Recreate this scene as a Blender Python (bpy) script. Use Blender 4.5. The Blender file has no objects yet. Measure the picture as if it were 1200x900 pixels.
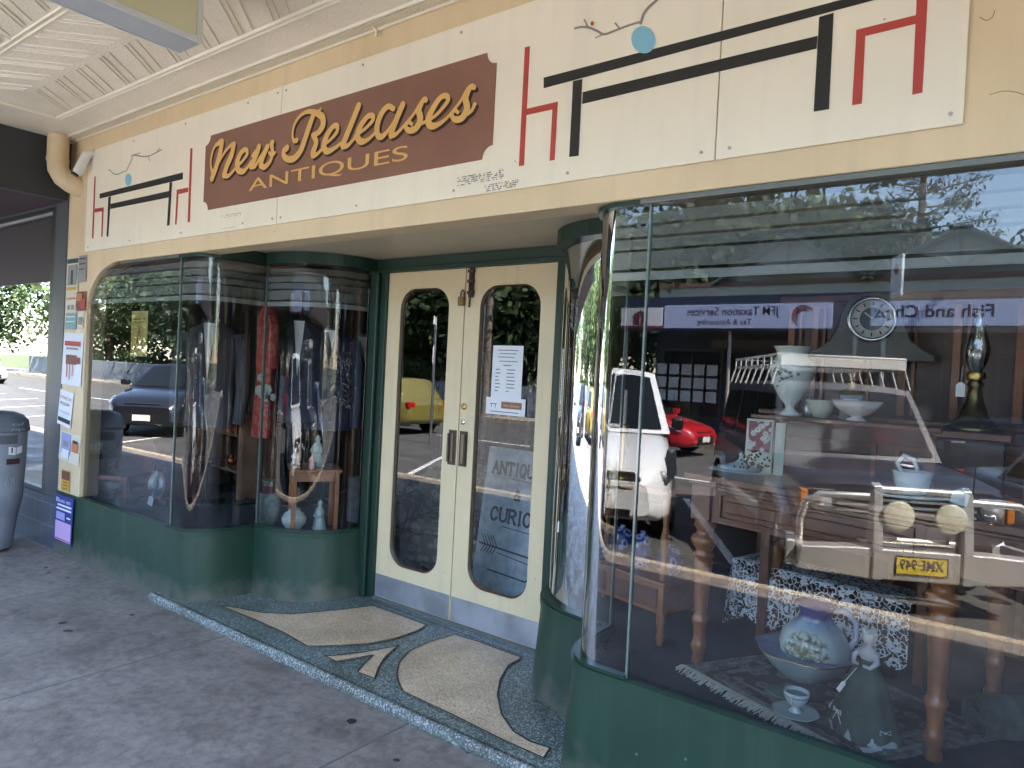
import bpy, bmesh, math, random
import numpy as np
from mathutils import Vector, Matrix
R_ = math.radians
PI = math.pi
random.seed(7)
col = bpy.context.scene.collection
scn = bpy.context.scene

# ------------------------------------------------------------------ camera
F_PX = 832.0
_vp = Vector((-1100., 383 - 450., F_PX))
_X = (-_vp).normalized()
_n = _vp.cross(Vector((1, .05, 0))).normalized()
_Z = _n if _n.y < 0 else -_n
_Y = _Z.cross(_X)
CAMP = Vector((0, -2.3584, 1.6))
def at(px, py, **k):
    """point of the photograph (1200x900 px) on the real plane x=, y= or z="""
    c = Vector((px - 600, py - 450, F_PX))
    q = Vector((_X.dot(c), _Y.dot(c), _Z.dot(c)))
    (a, v), = k.items()
    i = 'xyz'.index(a)
    return CAMP + q * ((v - CAMP[i]) / q[i])
cam = bpy.data.cameras.new('camera')
cam.sensor_width = 36; cam.lens = F_PX / 1200 * 36
cam.clip_start = .05; cam.clip_end = 900
co = bpy.data.objects.new('camera', cam); col.objects.link(co)
M = Matrix(((_X.x, -_X.y, -_X.z, CAMP.x), (_Y.x, -_Y.y, -_Y.z, CAMP.y), (_Z.x, -_Z.y, -_Z.z, CAMP.z), (0, 0, 0, 1)))
co.matrix_world = M
scn.camera = co

# ------------------------------------------------------------------ light
SUN = Vector((.85, .16, 1)).normalized()
w = bpy.data.worlds.new('World'); scn.world = w; w.use_nodes = True
nt = w.node_tree; bg = nt.nodes['Background']
sky = nt.nodes.new('ShaderNodeTexSky'); sky.sky_type = 'NISHITA'; sky.sun_disc = False
sky.sun_elevation = math.asin(SUN.z); sky.sun_rotation = math.atan2(SUN.x, SUN.y)
sky.air_density = 1.0; sky.dust_density = .6
nt.links.new(sky.outputs[0], bg.inputs[0]); bg.inputs[1].default_value = .15
sl = bpy.data.lights.new('sun', 'SUN'); sl.energy = 5.0; sl.angle = R_(.5); sl.color = (1, .95, .87)
so = bpy.data.objects.new('sun', sl); col.objects.link(so)
so.rotation_euler = (-SUN).to_track_quat('-Z', 'Y').to_euler(); so.location = (0, -8, 20)
vs = scn.view_settings
vs.view_transform = 'Standard'; vs.look = 'None'; vs.gamma = 1; vs.use_curve_mapping = False
vs.exposure = 3.25
scn.cycles.max_bounces = 8; scn.cycles.transparent_max_bounces = 16
scn.cycles.diffuse_bounces = 4; scn.cycles.glossy_bounces = 4
scn.cycles.caustics_reflective = False; scn.cycles.caustics_refractive = False
scn.cycles.sample_clamp_indirect = 6
scn.cycles.use_denoising = True

# ------------------------------------------------------------------ materials
MATS = {}
def srgb(h):
    h = h.lstrip('#'); v = [int(h[i:i + 2], 16) / 255 for i in (0, 2, 4)]
    return tuple(c / 12.92 if c < .04045 else ((c + .055) / 1.055) ** 2.4 for c in v)
def mat(name, c, rough=.6, metal=0, var=.0, vscale=8, bump=0, bscale=60, coat=0, spec=.5, emit=0, c2=None, alpha=1, detail=5):
    if name in MATS: return MATS[name]
    m = bpy.data.materials.new(name); m.use_nodes = True; MATS[name] = m
    t = m.node_tree; p = t.nodes['Principled BSDF']
    c = tuple(c)[:3]
    p.inputs['Base Color'].default_value = (*c, 1)
    p.inputs['Roughness'].default_value = rough; p.inputs['Metallic'].default_value = metal
    p.inputs['Coat Weight'].default_value = coat; p.inputs['Specular IOR Level'].default_value = spec
    p.inputs['Coat Roughness'].default_value = .05
    tc = t.nodes.new('ShaderNodeTexCoord')
    if var or c2:
        n = t.nodes.new('ShaderNodeTexNoise'); n.inputs['Scale'].default_value = vscale; n.inputs['Detail'].default_value = detail
        t.links.new(tc.outputs['Object'], n.inputs['Vector'])
        r = t.nodes.new('ShaderNodeValToRGB')
        a = c2 if c2 else tuple(max(0, x * (1 - var)) for x in c)
        b = c if c2 else tuple(min(1, x * (1 + var)) for x in c)
        r.color_ramp.elements[0].color = (*a, 1); r.color_ramp.elements[1].color = (*b, 1)
        r.color_ramp.elements[0].position = .36; r.color_ramp.elements[1].position = .64
        t.links.new(n.outputs['Fac'], r.inputs[0]); t.links.new(r.outputs[0], p.inputs['Base Color'])
    if bump:
        n2 = t.nodes.new('ShaderNodeTexNoise'); n2.inputs['Scale'].default_value = bscale; n2.inputs['Detail'].default_value = 4
        t.links.new(tc.outputs['Object'], n2.inputs['Vector'])
        bp = t.nodes.new('ShaderNodeBump'); bp.inputs['Strength'].default_value = bump; bp.inputs['Distance'].default_value = .01
        t.links.new(n2.outputs['Fac'], bp.inputs['Height']); t.links.new(bp.outputs[0], p.inputs['Normal'])
    if emit:
        p.inputs['Emission Color'].default_value = (*c, 1); p.inputs['Emission Strength'].default_value = emit
    return m
def glassmat(name, tint=(.93, .97, .95), refl=1.0, base=.03):
    if name in MATS: return MATS[name]
    m = bpy.data.materials.new(name); m.use_nodes = True; MATS[name] = m
    t = m.node_tree; t.nodes.clear()
    o = t.nodes.new('ShaderNodeOutputMaterial'); mx = t.nodes.new('ShaderNodeMixShader')
    tr = t.nodes.new('ShaderNodeBsdfTransparent'); tr.inputs[0].default_value = (*tint, 1)
    g = t.nodes.new('ShaderNodeBsdfGlossy'); g.inputs['Roughness'].default_value = 0
    f = t.nodes.new('ShaderNodeFresnel'); f.inputs[0].default_value = 1.52
    ma = t.nodes.new('ShaderNodeMath'); ma.operation = 'MULTIPLY_ADD'; ma.use_clamp = True
    ma.inputs[1].default_value = refl; ma.inputs[2].default_value = base
    t.links.new(f.outputs[0], ma.inputs[0]); t.links.new(ma.outputs[0], mx.inputs[0])
    t.links.new(tr.outputs[0], mx.inputs[1]); t.links.new(g.outputs[0], mx.inputs[2])
    t.links.new(mx.outputs[0], o.inputs[0])
    return m
def filmmat(name, c, opacity):
    m = bpy.data.materials.new(name); m.use_nodes = True; MATS[name] = m
    t = m.node_tree; t.nodes.clear()
    o = t.nodes.new('ShaderNodeOutputMaterial'); mx = t.nodes.new('ShaderNodeMixShader'); mx.inputs[0].default_value = opacity
    tr = t.nodes.new('ShaderNodeBsdfTransparent')
    d = t.nodes.new('ShaderNodeBsdfDiffuse'); d.inputs[0].default_value = (*c, 1)
    t.links.new(tr.outputs[0], mx.inputs[1]); t.links.new(d.outputs[0], mx.inputs[2]); t.links.new(mx.outputs[0], o.inputs[0])
    return m
GLASS = glassmat('shop_glass', tint=(.90, .93, .92), refl=1.5, base=.03)
CARGLASS = mat('car_glass', (.012, .014, .016), .05, spec=.35)
GLASSC = glassmat('bent_glass', tint=(.86, .88, .87), refl=.95, base=.015)
FILM = filmmat('window_film', (.60, .61, .57), .33)
FILM2 = filmmat('window_film_line', (.68, .69, .64), .50)
CREAM = mat('cream_paint', srgb('#dbc59f'), .55, var=.04, vscale=3, bump=.25, bscale=25)
CREAMDOOR = mat('door_paint', srgb('#e0cea6'), .4, var=.02, vscale=5, bump=.08, bscale=30)
GREEN = mat('green_paint', (.013, .046, .028), .42, var=.10, vscale=4, bump=.12, bscale=18)
GREEN2 = mat('green_trim_paint', (.012, .038, .025), .38, var=.05, vscale=4)
SOFFIT = mat('soffit_paint', srgb('#d6c9b0'), .5, var=.05, vscale=2, bump=.15, bscale=8)
CEIL = mat('pressed_ceiling_paint', srgb('#eee5d3'), .42, var=.03, vscale=4, bump=.55, bscale=55)
MOULD = mat('moulding_paint', srgb('#efe6d2'), .38, var=.03, bump=.15, bscale=50)
SIGNW = mat('sign_white', srgb('#ede4cf'), .45, var=.025, vscale=2.5, bump=.04, bscale=12)
STEEL = mat('steel', (.5, .52, .55), .38, 1, var=.12, vscale=3)
KICK = mat('kick_plate_steel', (.42, .45, .5), .5, .85, var=.22, vscale=4, bump=.05, bscale=20)
CHROME = mat('chrome', (.72, .72, .72), .15, 1)
DARKMETAL = mat('dark_metal', (.05, .05, .05), .4, .8)
BRASS = mat('brass', (.55, .38, .12), .3, 1)
BLACK = mat('black_paint', srgb('#23231f'), .5)
RED = mat('red_paint', srgb('#b5443a'), .5, var=.05)
BLUEP = mat('sky_blue_paint', srgb('#84bcd0'), .5)
TWIG = mat('twig_grey_paint', srgb('#8c8880'), .5)
BROWNP = mat('brown_sign_paint', srgb('#87604f'), .42, var=.08, vscale=3)
GOLD = mat('gold_lettering', srgb('#dcae66'), .5, var=.04, vscale=12)
SHADOWP = mat('dark_lettering_shadow', srgb('#33211a'), .5)
WOOD = mat('mahogany', (.17, .062, .034), .3, c2=(.10, .036, .02), vscale=6, coat=.3)
WOODL = mat('red_brown_wood', (.34, .13, .05), .32, c2=(.22, .078, .032), vscale=7, coat=.3)
DWOOD = mat('dark_wood', (.035, .018, .012), .4, c2=(.02, .011, .008), vscale=5)
PORC = mat('white_porcelain', (.72, .74, .72), .12, coat=.4)
PORCB = mat('pale_blue_porcelain', (.35, .47, .52), .15, coat=.4)
RUBBER = mat('rubber', (.02, .02, .02), .8)
PAPER = mat('paper_white', (.78, .79, .8), .7)
INK = mat('printed_ink', (.03, .03, .035), .7)
LEAFS = [mat('leaves_dark', (.028, .052, .014), .7, c2=(.014, .03, .008), vscale=1.2), mat('leaves_mid', (.05, .085, .02), .7, c2=(.024, .048, .012), vscale=1.2), mat('leaves_light', (.08, .115, .03), .7, c2=(.035, .065, .016), vscale=1.2)]
BARK = mat('bark', (.12, .085, .06), .9, var=.3, vscale=9)

# ------------------------------------------------------------------ helpers
def tag(o, label=None, cat=None, group=None, kind=None):
    if label: o['label'] = label
    if cat: o['category'] = cat
    if group: o['group'] = group
    if kind: o['kind'] = kind
    return o
def empty(name, loc=(0, 0, 0), rz=0, label=None, cat=None, group=None):
    o = bpy.data.objects.new(name, None); col.objects.link(o); o.empty_display_size = .05
    o.location = loc; o.rotation_euler = (0, 0, rz)
    return tag(o, label, cat, group)
class MB:
    def __init__(s): s.v = []; s.f = []; s.sm = []
    def add(s, vs_, fs, smooth=False):
        b = len(s.v); s.v += [tuple(p) for p in vs_]
        s.f += [tuple(b + i for i in f) for f in fs]; s.sm += [smooth] * len(fs); return s
    def box(s, x0, x1, y0, y1, z0, z1):
        return s.add([(x, y, z) for z in (z0, z1) for y in (y0, y1) for x in (x0, x1)],
                     [(0, 2, 3, 1), (4, 5, 7, 6), (0, 1, 5, 4), (2, 6, 7, 3), (0, 4, 6, 2), (1, 3, 7, 5)])
    def obox(s, c, ax, ay, az):
        c, ax, ay, az = map(Vector, (c, ax, ay, az))
        P = [c + ax * i + ay * j + az * k for k in (-1, 1) for j in (-1, 1) for i in (-1, 1)]
        return s.add(P, [(0, 2, 3, 1), (4, 5, 7, 6), (0, 1, 5, 4), (2, 6, 7, 3), (0, 4, 6, 2), (1, 3, 7, 5)])
    def tube(s, pts, r, n=8, caps=True):
        pts = [Vector(p) for p in pts]
        rs = r if isinstance(r, (list, tuple)) else [r] * len(pts)
        vs_ = []; prev = None
        for i, p in enumerate(pts):
            d = (pts[min(i + 1, len(pts) - 1)] - pts[max(i - 1, 0)]).normalized()
            if prev is None:
                u = d.cross(Vector((0, 0, 1)))
                if u.length < .01: u = d.cross(Vector((1, 0, 0)))
            else: u = prev - d * prev.dot(d)
            u.normalize(); prev = u; v_ = d.cross(u)
            for k in range(n):
                a = 2 * PI * k / n
                vs_.append(p + (u * math.cos(a) + v_ * math.sin(a)) * rs[i])
        fs = [(i * n + k, i * n + (k + 1) % n, (i + 1) * n + (k + 1) % n, (i + 1) * n + k) for i in range(len(pts) - 1) for k in range(n)]
        s.add(vs_, fs, True)
        if caps: s.add(vs_[:n], [tuple(range(n))[::-1]]); s.add(vs_[-n:], [tuple(range(n))])
        return s
    def lathe(s, prof, c=(0, 0, 0), n=24, sx=1, sy=1, lobes=0, la=0):
        vs_ = []
        for r, z in prof:
            for k in range(n):
                a = 2 * PI * k / n; rr = r * (1 + la * math.cos(lobes * a)) if lobes else r
                vs_.append((c[0] + rr * sx * math.cos(a), c[1] + rr * sy * math.sin(a), c[2] + z))
        m = len(prof)
        fs = [(i * n + k, i * n + (k + 1) % n, (i + 1) * n + (k + 1) % n, (i + 1) * n + k) for i in range(m - 1) for k in range(n)]
        s.add(vs_, fs, True)
        if prof[0][0] > .0005: s.add(vs_[:n], [tuple(range(n))[::-1]])
        if prof[-1][0] > .0005: s.add(vs_[-n:], [tuple(range(n))])
        return s
    def prism(s, poly, axis, a0, a1):
        """poly in the two other axes (in xyz order), extruded along axis from a0 to a1"""
        def mk(p, a):
            return {'x': (a, p[0], p[1]), 'y': (p[0], a, p[1]), 'z': (p[0], p[1], a)}[axis]
        n = len(poly); vs_ = [mk(p, a0) for p in poly] + [mk(p, a1) for p in poly]
        return s.add(vs_, [tuple(range(n))[::-1], tuple(range(n, 2 * n))] + [(i, (i + 1) % n, n + (i + 1) % n, n + i) for i in range(n)])
    def wall(s, path, z0, z1, path2=None, smooth=False):
        n = len(path); path2 = path2 or path
        return s.add([(p[0], p[1], z0) for p in path] + [(p[0], p[1], z1) for p in path2],
                     [(i, i + 1, n + i + 1, n + i) for i in range(n - 1)], smooth)
    def ribbon(s, outer, inner, z0, z1, smooth=False):
        """closed strip between two plan paths, z0..z1"""
        s.wall(outer, z0, z1, smooth=smooth); s.wall(inner[::-1], z0, z1, smooth=smooth)
        n = len(outer)
        for z, fl in ((z0, 1), (z1, 0)):
            vs_ = [(p[0], p[1], z) for p in outer] + [(p[0], p[1], z) for p in inner]
            fs = [(i, i + 1, n + i + 1, n + i) for i in range(n - 1)]
            s.add(vs_, [f[::-1] for f in fs] if fl else fs)
        for i in (0, n - 1):
            s.add([(outer[i][0], outer[i][1], z0), (inner[i][0], inner[i][1], z0), (inner[i][0], inner[i][1], z1), (outer[i][0], outer[i][1], z1)], [(0, 1, 2, 3)])
        return s
    def build(s, name, m, parent=None, world=False, bevel=0, label=None, fix=True, **kw):
        off = parent.location if (parent and world) else Vector((0, 0, 0))
        if parent and world and parent.parent: off = off + parent.parent.location
        me = bpy.data.meshes.new(name)
        me.from_pydata([(x - off.x, y - off.y, z - off.z) for x, y, z in s.v], [], s.f)
        for p, b in zip(me.polygons, s.sm): p.use_smooth = b
        if isinstance(m, (list, tuple)):
            for q in m: me.materials.append(q)
        else: me.materials.append(m)
        if fix:
            bm = bmesh.new(); bm.from_mesh(me); bmesh.ops.recalc_face_normals(bm, faces=bm.faces); bm.to_mesh(me); bm.free()
        o = bpy.data.objects.new(name, me); col.objects.link(o)
        if parent: o.parent = parent
        if bevel:
            b = o.modifiers.new('bevel', 'BEVEL'); b.width = bevel; b.segments = 2; b.limit_method = 'ANGLE'; b.angle_limit = R_(35)
        if label: o['label'] = label
        return tag(o, **kw) if kw else o
def text(name, body, m, parent, loc, rot, width=None, height=None, ext=.001, shear=0, bold=0):
    cu = bpy.data.curves.new(name, 'FONT'); cu.body = body; cu.size = 1; cu.extrude = 0; cu.shear = shear; cu.offset = bold
    cu.align_x = 'CENTER'; cu.align_y = 'CENTER'
    t = bpy.data.objects.new('tmp_text', cu); col.objects.link(t)
    bpy.context.view_layer.update()
    dg = bpy.context.evaluated_depsgraph_get()
    me = bpy.data.meshes.new_from_object(t.evaluated_get(dg)); me.name = name
    bpy.data.objects.remove(t)
    xs = [v.co.x for v in me.vertices]; ys = [v.co.y for v in me.vertices]
    cx, cy = (min(xs) + max(xs)) / 2, (min(ys) + max(ys)) / 2
    sx = (width / (max(xs) - min(xs))) if width else None
    sy = (height / (max(ys) - min(ys))) if height else None
    sx = sx or sy; sy = sy or sx
    for v in me.vertices: v.co.x = (v.co.x - cx) * sx; v.co.y = (v.co.y - cy) * sy
    me.materials.clear(); me.materials.append(m)
    o = bpy.data.objects.new(name, me); col.objects.link(o); o.parent = parent
    o.location = loc; o.rotation_euler = rot
    return o
FACE_S = (R_(90), 0, 0)          # text facing the street (-y)
FACE_N = (R_(90), 0, PI)         # text facing the shop (+y)
def smoothpath(pts, k=8):
    P = [np.array(p, float) for p in pts]; P = [2 * P[0] - P[1]] + P + [2 * P[-1] - P[-2]]
    out = []
    for i in range(1, len(P) - 2):
        for t in np.linspace(0, 1, k, endpoint=False):
            out.append(.5 * ((2 * P[i]) + (-P[i - 1] + P[i + 1]) * t + (2 * P[i - 1] - 5 * P[i] + 4 * P[i + 1] - P[i + 2]) * t * t + (-P[i - 1] + 3 * P[i] - 3 * P[i + 1] + P[i + 2]) * t ** 3))
    out.append(P[-2]); return out
def ink(strokes, y, res=.004, dy=(0, 0)):
    """union of pen strokes [(x, z, radius)...] as one flat mesh on the plane y; no overlapping faces"""
    allp = np.array([p for s in strokes for p in s])
    x0, z0 = allp[:, 0].min() - .06, allp[:, 1].min() - .06
    nx = int((allp[:, 0].max() + .06 - x0) / res) + 2; nz = int((allp[:, 1].max() + .06 - z0) / res) + 2
    fld = np.full((nz, nx), -9.)
    for s in strokes:
        for a, b in zip(s[:-1], s[1:]):
            a = np.array(a); b = np.array(b); rm = max(a[2], b[2]) + 3 * res
            i0 = max(0, int((min(a[0], b[0]) - rm - x0) / res)); i1 = min(nx, int((max(a[0], b[0]) + rm - x0) / res) + 2)
            j0 = max(0, int((min(a[1], b[1]) - rm - z0) / res)); j1 = min(nz, int((max(a[1], b[1]) + rm - z0) / res) + 2)
            gx = x0 + np.arange(i0, i1) * res; gz = z0 + np.arange(j0, j1) * res
            X, Zz = np.meshgrid(gx, gz); d = b[:2] - a[:2]; L = max(1e-12, (d ** 2).sum())
            t = np.clip(((X - a[0]) * d[0] + (Zz - a[1]) * d[1]) / L, 0, 1)
            dist = np.hypot(X - a[0] - t * d[0], Zz - a[1] - t * d[1])
            v = (a[2] + (b[2] - a[2]) * t) - dist
            fld[j0:j1, i0:i1] = np.maximum(fld[j0:j1, i0:i1], v)
    mb = MB(); vid = {}; V = []; Fc = []
    def vert(key, p):
        if key not in vid: vid[key] = len(V); V.append((p[0] + dy[0], y, p[1] + dy[1]))
        return vid[key]
    ins = fld > 0
    any_ = ins[:-1, :-1] | ins[1:, :-1] | ins[:-1, 1:] | ins[1:, 1:]
    for j, i in zip(*np.nonzero(any_)):
        cs = [(i, j), (i + 1, j), (i + 1, j + 1), (i, j + 1)]; poly = []
        for k in range(4):
            p, q = cs[k], cs[(k + 1) % 4]; vp_, vq = fld[p[1], p[0]], fld[q[1], q[0]]
            if vp_ > 0: poly.append(vert(p, (x0 + p[0] * res, z0 + p[1] * res)))
            if (vp_ > 0) != (vq > 0):
                t = vp_ / (vp_ - vq); key = (min(p, q), max(p, q))
                poly.append(vert(key, (x0 + (p[0] + (q[0] - p[0]) * t) * res, z0 + (p[1] + (q[1] - p[1]) * t) * res)))
        if len(poly) >= 3: Fc.append(tuple(poly))
    mb.add(V, Fc); return mb
def pxs(pts, wpx, y=0, fn=None, k=6):
    """smooth a pixel-traced stroke and put it on plane y; wpx = half width in px"""
    out = []
    pts = [(*p, wpx) if len(p) == 2 else p for p in pts]
    for p in smoothpath(pts, k):
        a = at(p[0], p[1], y=y); b = at(p[0], p[1] + 1, y=y)
        out.append((a.x, a.z, p[2] * abs(a.z - b.z)))
    return out

# ------------------------------------------------------------------ node materials with structure
def nodemat(name):
    m = bpy.data.materials.new(name); m.use_nodes = True; MATS[name] = m
    return m, m.node_tree, m.node_tree.nodes['Principled BSDF']
def footpath_mat():
    m, t, p = nodemat('footpath_concrete'); N = t.nodes.new; L = t.links.new
    tc = N('ShaderNodeTexCoord')
    def noise(s, d=6):
        n = N('ShaderNodeTexNoise'); n.inputs['Scale'].default_value = s; n.inputs['Detail'].default_value = d; n.inputs['Roughness'].default_value = .62
        L(tc.outputs['Object'], n.inputs['Vector']); return n.outputs['Fac']
    def ramp(f, stops):
        r = N('ShaderNodeValToRGB'); L(f, r.inputs[0]); e = r.color_ramp.elements
        e[0].position, e[0].color = stops[0][0], (*stops[0][1], 1); e[1].position, e[1].color = stops[-1][0], (*stops[-1][1], 1)
        for q in stops[1:-1]:
            x = e.new(q[0]); x.color = (*q[1], 1)
        return r.outputs[0]
    def mix(a, b, f, typ='MIX'):
        x = N('ShaderNodeMix'); x.data_type = 'RGBA'; x.blend_type = typ
        if isinstance(f, float): x.inputs[0].default_value = f
        else: L(f, x.inputs[0])
        for s, v in ((6, a), (7, b)):
            if isinstance(v, tuple): x.inputs[s].default_value = (*v, 1)
            else: L(v, x.inputs[s])
        return x.outputs[2]
    base = ramp(noise(1.3), [(.3, (.20, .170, .145)), (.5, (.265, .226, .194)), (.72, (.35, .30, .26))])
    fine = ramp(noise(22, 8), [(.32, (.62, .62, .62)), (.6, (1, 1, 1))])
    c = mix(base, fine, 1.0, 'MULTIPLY')
    c = mix(c, ramp(noise(5, 7), [(.35, (.6, .58, .58)), (.52, (1, 1, 1))]), .7, 'MULTIPLY')
    # chewing gum
    v = N('ShaderNodeTexVoronoi'); v.inputs['Scale'].default_value = 5.5; v.inputs['Randomness'].default_value = 1
    nd = N('ShaderNodeTexNoise'); nd.inputs['Scale'].default_value = 14; L(tc.outputs['Object'], nd.inputs['Vector'])
    va = N('ShaderNodeVectorMath'); va.operation = 'MULTIPLY_ADD'; va.inputs[1].default_value = (.03, .03, .03)
    L(nd.outputs['Color'], va.inputs[0]); L(tc.outputs['Object'], va.inputs[2]); L(va.outputs[0], v.inputs['Vector'])
    wn = N('ShaderNodeSeparateColor'); L(v.outputs['Color'], wn.inputs[0])
    gt = N('ShaderNodeMath'); gt.operation = 'GREATER_THAN'; gt.inputs[1].default_value = .62; L(wn.outputs[0], gt.inputs[0])
    sz = N('ShaderNodeMath'); sz.operation = 'MULTIPLY'; sz.inputs[1].default_value = .16; L(wn.outputs[1], sz.inputs[0])
    lt = N('ShaderNodeMath'); lt.operation = 'LESS_THAN'; L(v.outputs['Distance'], lt.inputs[0]); L(sz.outputs[0], lt.inputs[1])
    mm = N('ShaderNodeMath'); mm.operation = 'MULTIPLY'; L(gt.outputs[0], mm.inputs[0]); L(lt.outputs[0], mm.inputs[1])
    c = mix(c, (.025, .024, .025), mm.outputs[0])
    # joints each 1.5 m
    sx = N('ShaderNodeSeparateXYZ'); L(tc.outputs['Object'], sx.inputs[0])
    def joint(o_, per, off, wd):
        a = N('ShaderNodeMath'); a.operation = 'ADD'; a.inputs[1].default_value = off; L(o_, a.inputs[0])
        b = N('ShaderNodeMath'); b.operation = 'PINGPONG'; b.inputs[1].default_value = per / 2; L(a.outputs[0], b.inputs[0])
        d = N('ShaderNodeMath'); d.operation = 'LESS_THAN'; d.inputs[1].default_value = wd; L(b.outputs[0], d.inputs[0]); return d.outputs[0]
    j = joint(sx.outputs[0], 1.5, 3.73, .006)
    c = mix(c, (.13, .115, .10), j)
    L(c, p.inputs['Base Color'])
    L(ramp(noise(3), [(.35, (.42,) * 3), (.65, (.78,) * 3)]), p.inputs['Roughness'])
    b = N('ShaderNodeBump'); b.inputs['Strength'].default_value = .35; b.inputs['Distance'].default_value = .004
    L(noise(45, 6), b.inputs['Height']); L(b.outputs[0], p.inputs['Normal'])
    return m
def terrazzo(name, base, chips, sc=160, rough=.36):
    m, t, p = nodemat(name); N = t.nodes.new; L = t.links.new
    tc = N('ShaderNodeTexCoord'); v = N('ShaderNodeTexVoronoi'); v.inputs['Scale'].default_value = sc
    L(tc.outputs['Object'], v.inputs['Vector']); s = N('ShaderNodeSeparateColor'); L(v.outputs['Color'], s.inputs[0])
    r = N('ShaderNodeValToRGB'); r.color_ramp.interpolation = 'CONSTANT'; L(s.outputs[0], r.inputs[0])
    e = r.color_ramp.elements; e[0].color = (*base, 1); e[0].position = 0; e[1].color = (*chips[0], 1); e[1].position = .45
    for i, q in enumerate(chips[1:]): x = e.new(.65 + .15 * i); x.color = (*q, 1)
    n = N('ShaderNodeTexNoise'); n.inputs['Scale'].default_value = 3; n.inputs['Detail'].default_value = 6; L(tc.outputs['Object'], n.inputs['Vector'])
    r2 = N('ShaderNodeValToRGB'); r2.color_ramp.elements[0].color = (.68, .66, .62, 1); r2.color_ramp.elements[1].color = (1, 1, 1, 1)
    r2.color_ramp.elements[0].position = .3; r2.color_ramp.elements[1].position = .6; L(n.outputs['Fac'], r2.inputs[0])
    x = N('ShaderNodeMix'); x.data_type = 'RGBA'; x.blend_type = 'MULTIPLY'; x.inputs[0].default_value = 1
    L(r.outputs[0], x.inputs[6]); L(r2.outputs[0], x.inputs[7]); L(x.outputs[2], p.inputs['Base Color'])
    p.inputs['Roughness'].default_value = rough
    return m
def brickmat(name, c1, c2, mortar, sc, bw=.5, bh=.25, rough=.7, ms=.02, rotx=True):
    m, t, p = nodemat(name); N = t.nodes.new; L = t.links.new
    tc = N('ShaderNodeTexCoord'); mp = N('ShaderNodeMapping')
    if rotx: mp.inputs['Rotation'].default_value = (R_(90), 0, 0)
    L(tc.outputs['Object'], mp.inputs[0]); b = N('ShaderNodeTexBrick'); L(mp.outputs[0], b.inputs['Vector'])
    b.inputs['Color1'].default_value = (*c1, 1); b.inputs['Color2'].default_value = (*c2, 1); b.inputs['Mortar'].default_value = (*mortar, 1)
    b.inputs['Scale'].default_value = sc; b.inputs['Brick Width'].default_value = bw; b.inputs['Row Height'].default_value = bh; b.inputs['Mortar Size'].default_value = ms
    L(b.outputs[0], p.inputs['Base Color']); p.inputs['Roughness'].default_value = rough
    return m
def stripemat(name, colors, axis=0, scale=8, rough=.8, distort=0, kind='wave'):
    """woven or printed pattern"""
    m, t, p = nodemat(name); N = t.nodes.new; L = t.links.new
    tc = N('ShaderNodeTexCoord'); r = N('ShaderNodeValToRGB')
    if kind == 'wave':
        v = N('ShaderNodeTexWave'); v.inputs['Scale'].default_value = scale; v.inputs['Distortion'].default_value = distort; v.bands_direction = 'XYZ'[axis]; out = v.outputs['Fac']
    else:
        v = N('ShaderNodeTexVoronoi'); v.inputs['Scale'].default_value = scale; out = v.outputs['Distance']
    L(tc.outputs['Object'], v.inputs['Vector']); L(out, r.inputs[0])
    e = r.color_ramp.elements; n = len(colors); e[0].color = (*colors[0], 1); e[0].position = 0; e[1].color = (*colors[-1], 1); e[1].position = 1 if kind == 'wave' else .55
    for i in range(1, n - 1): x = e.new(i / (n - 1) * (1 if kind == 'wave' else .55)); x.color = (*colors[i], 1)
    L(r.outputs[0], p.inputs['Base Color']); p.inputs['Roughness'].default_value = rough
    return m
def lacemat():
    m = bpy.data.materials.new('lace'); m.use_nodes = True; t = m.node_tree; t.nodes.clear(); N = t.nodes.new; L = t.links.new
    o = N('ShaderNodeOutputMaterial'); mx = N('ShaderNodeMixShader'); tr = N('ShaderNodeBsdfTransparent'); d = N('ShaderNodeBsdfDiffuse'); d.inputs[0].default_value = (.7, .7, .7, 1)
    tc = N('ShaderNodeTexCoord')
    v = N('ShaderNodeTexVoronoi'); v.inputs['Scale'].default_value = 11; v.inputs['Randomness'].default_value = .25; L(tc.outputs['Object'], v.inputs['Vector'])
    r = N('ShaderNodeValToRGB'); L(v.outputs['Distance'], r.inputs[0]); e = r.color_ramp.elements; r.color_ramp.interpolation = 'CONSTANT'
    e[0].color = (1, 1, 1, 1); e[1].position = .26; e[1].color = (.0, .0, .0, 1); x = e.new(.31); x.color = (1, 1, 1, 1); x = e.new(.43); x.color = (0, 0, 0, 1)
    v2 = N('ShaderNodeTexVoronoi'); v2.feature = 'DISTANCE_TO_EDGE'; v2.inputs['Scale'].default_value = 46; L(tc.outputs['Object'], v2.inputs['Vector'])
    l = N('ShaderNodeMath'); l.operation = 'LESS_THAN'; l.inputs[1].default_value = .09; L(v2.outputs['Distance'], l.inputs[0])
    s = N('ShaderNodeMath'); s.operation = 'MAXIMUM'; L(r.outputs[0], s.inputs[0]); L(l.outputs[0], s.inputs[1])
    n = N('ShaderNodeTexNoise'); n.inputs['Scale'].default_value = 70; L(tc.outputs['Object'], n.inputs['Vector'])
    g = N('ShaderNodeMath'); g.operation = 'GREATER_THAN'; g.inputs[1].default_value = .42; L(n.outputs['Fac'], g.inputs[0])
    k = N('ShaderNodeMath'); k.operation = 'MULTIPLY'; L(s.outputs[0], k.inputs[0]); L(g.outputs[0], k.inputs[1])
    L(k.outputs[0], mx.inputs[0]); L(tr.outputs[0], mx.inputs[1]); L(d.outputs[0], mx.inputs[2]); L(mx.outputs[0], o.inputs[0])
    return m
LACE = lacemat()
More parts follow.
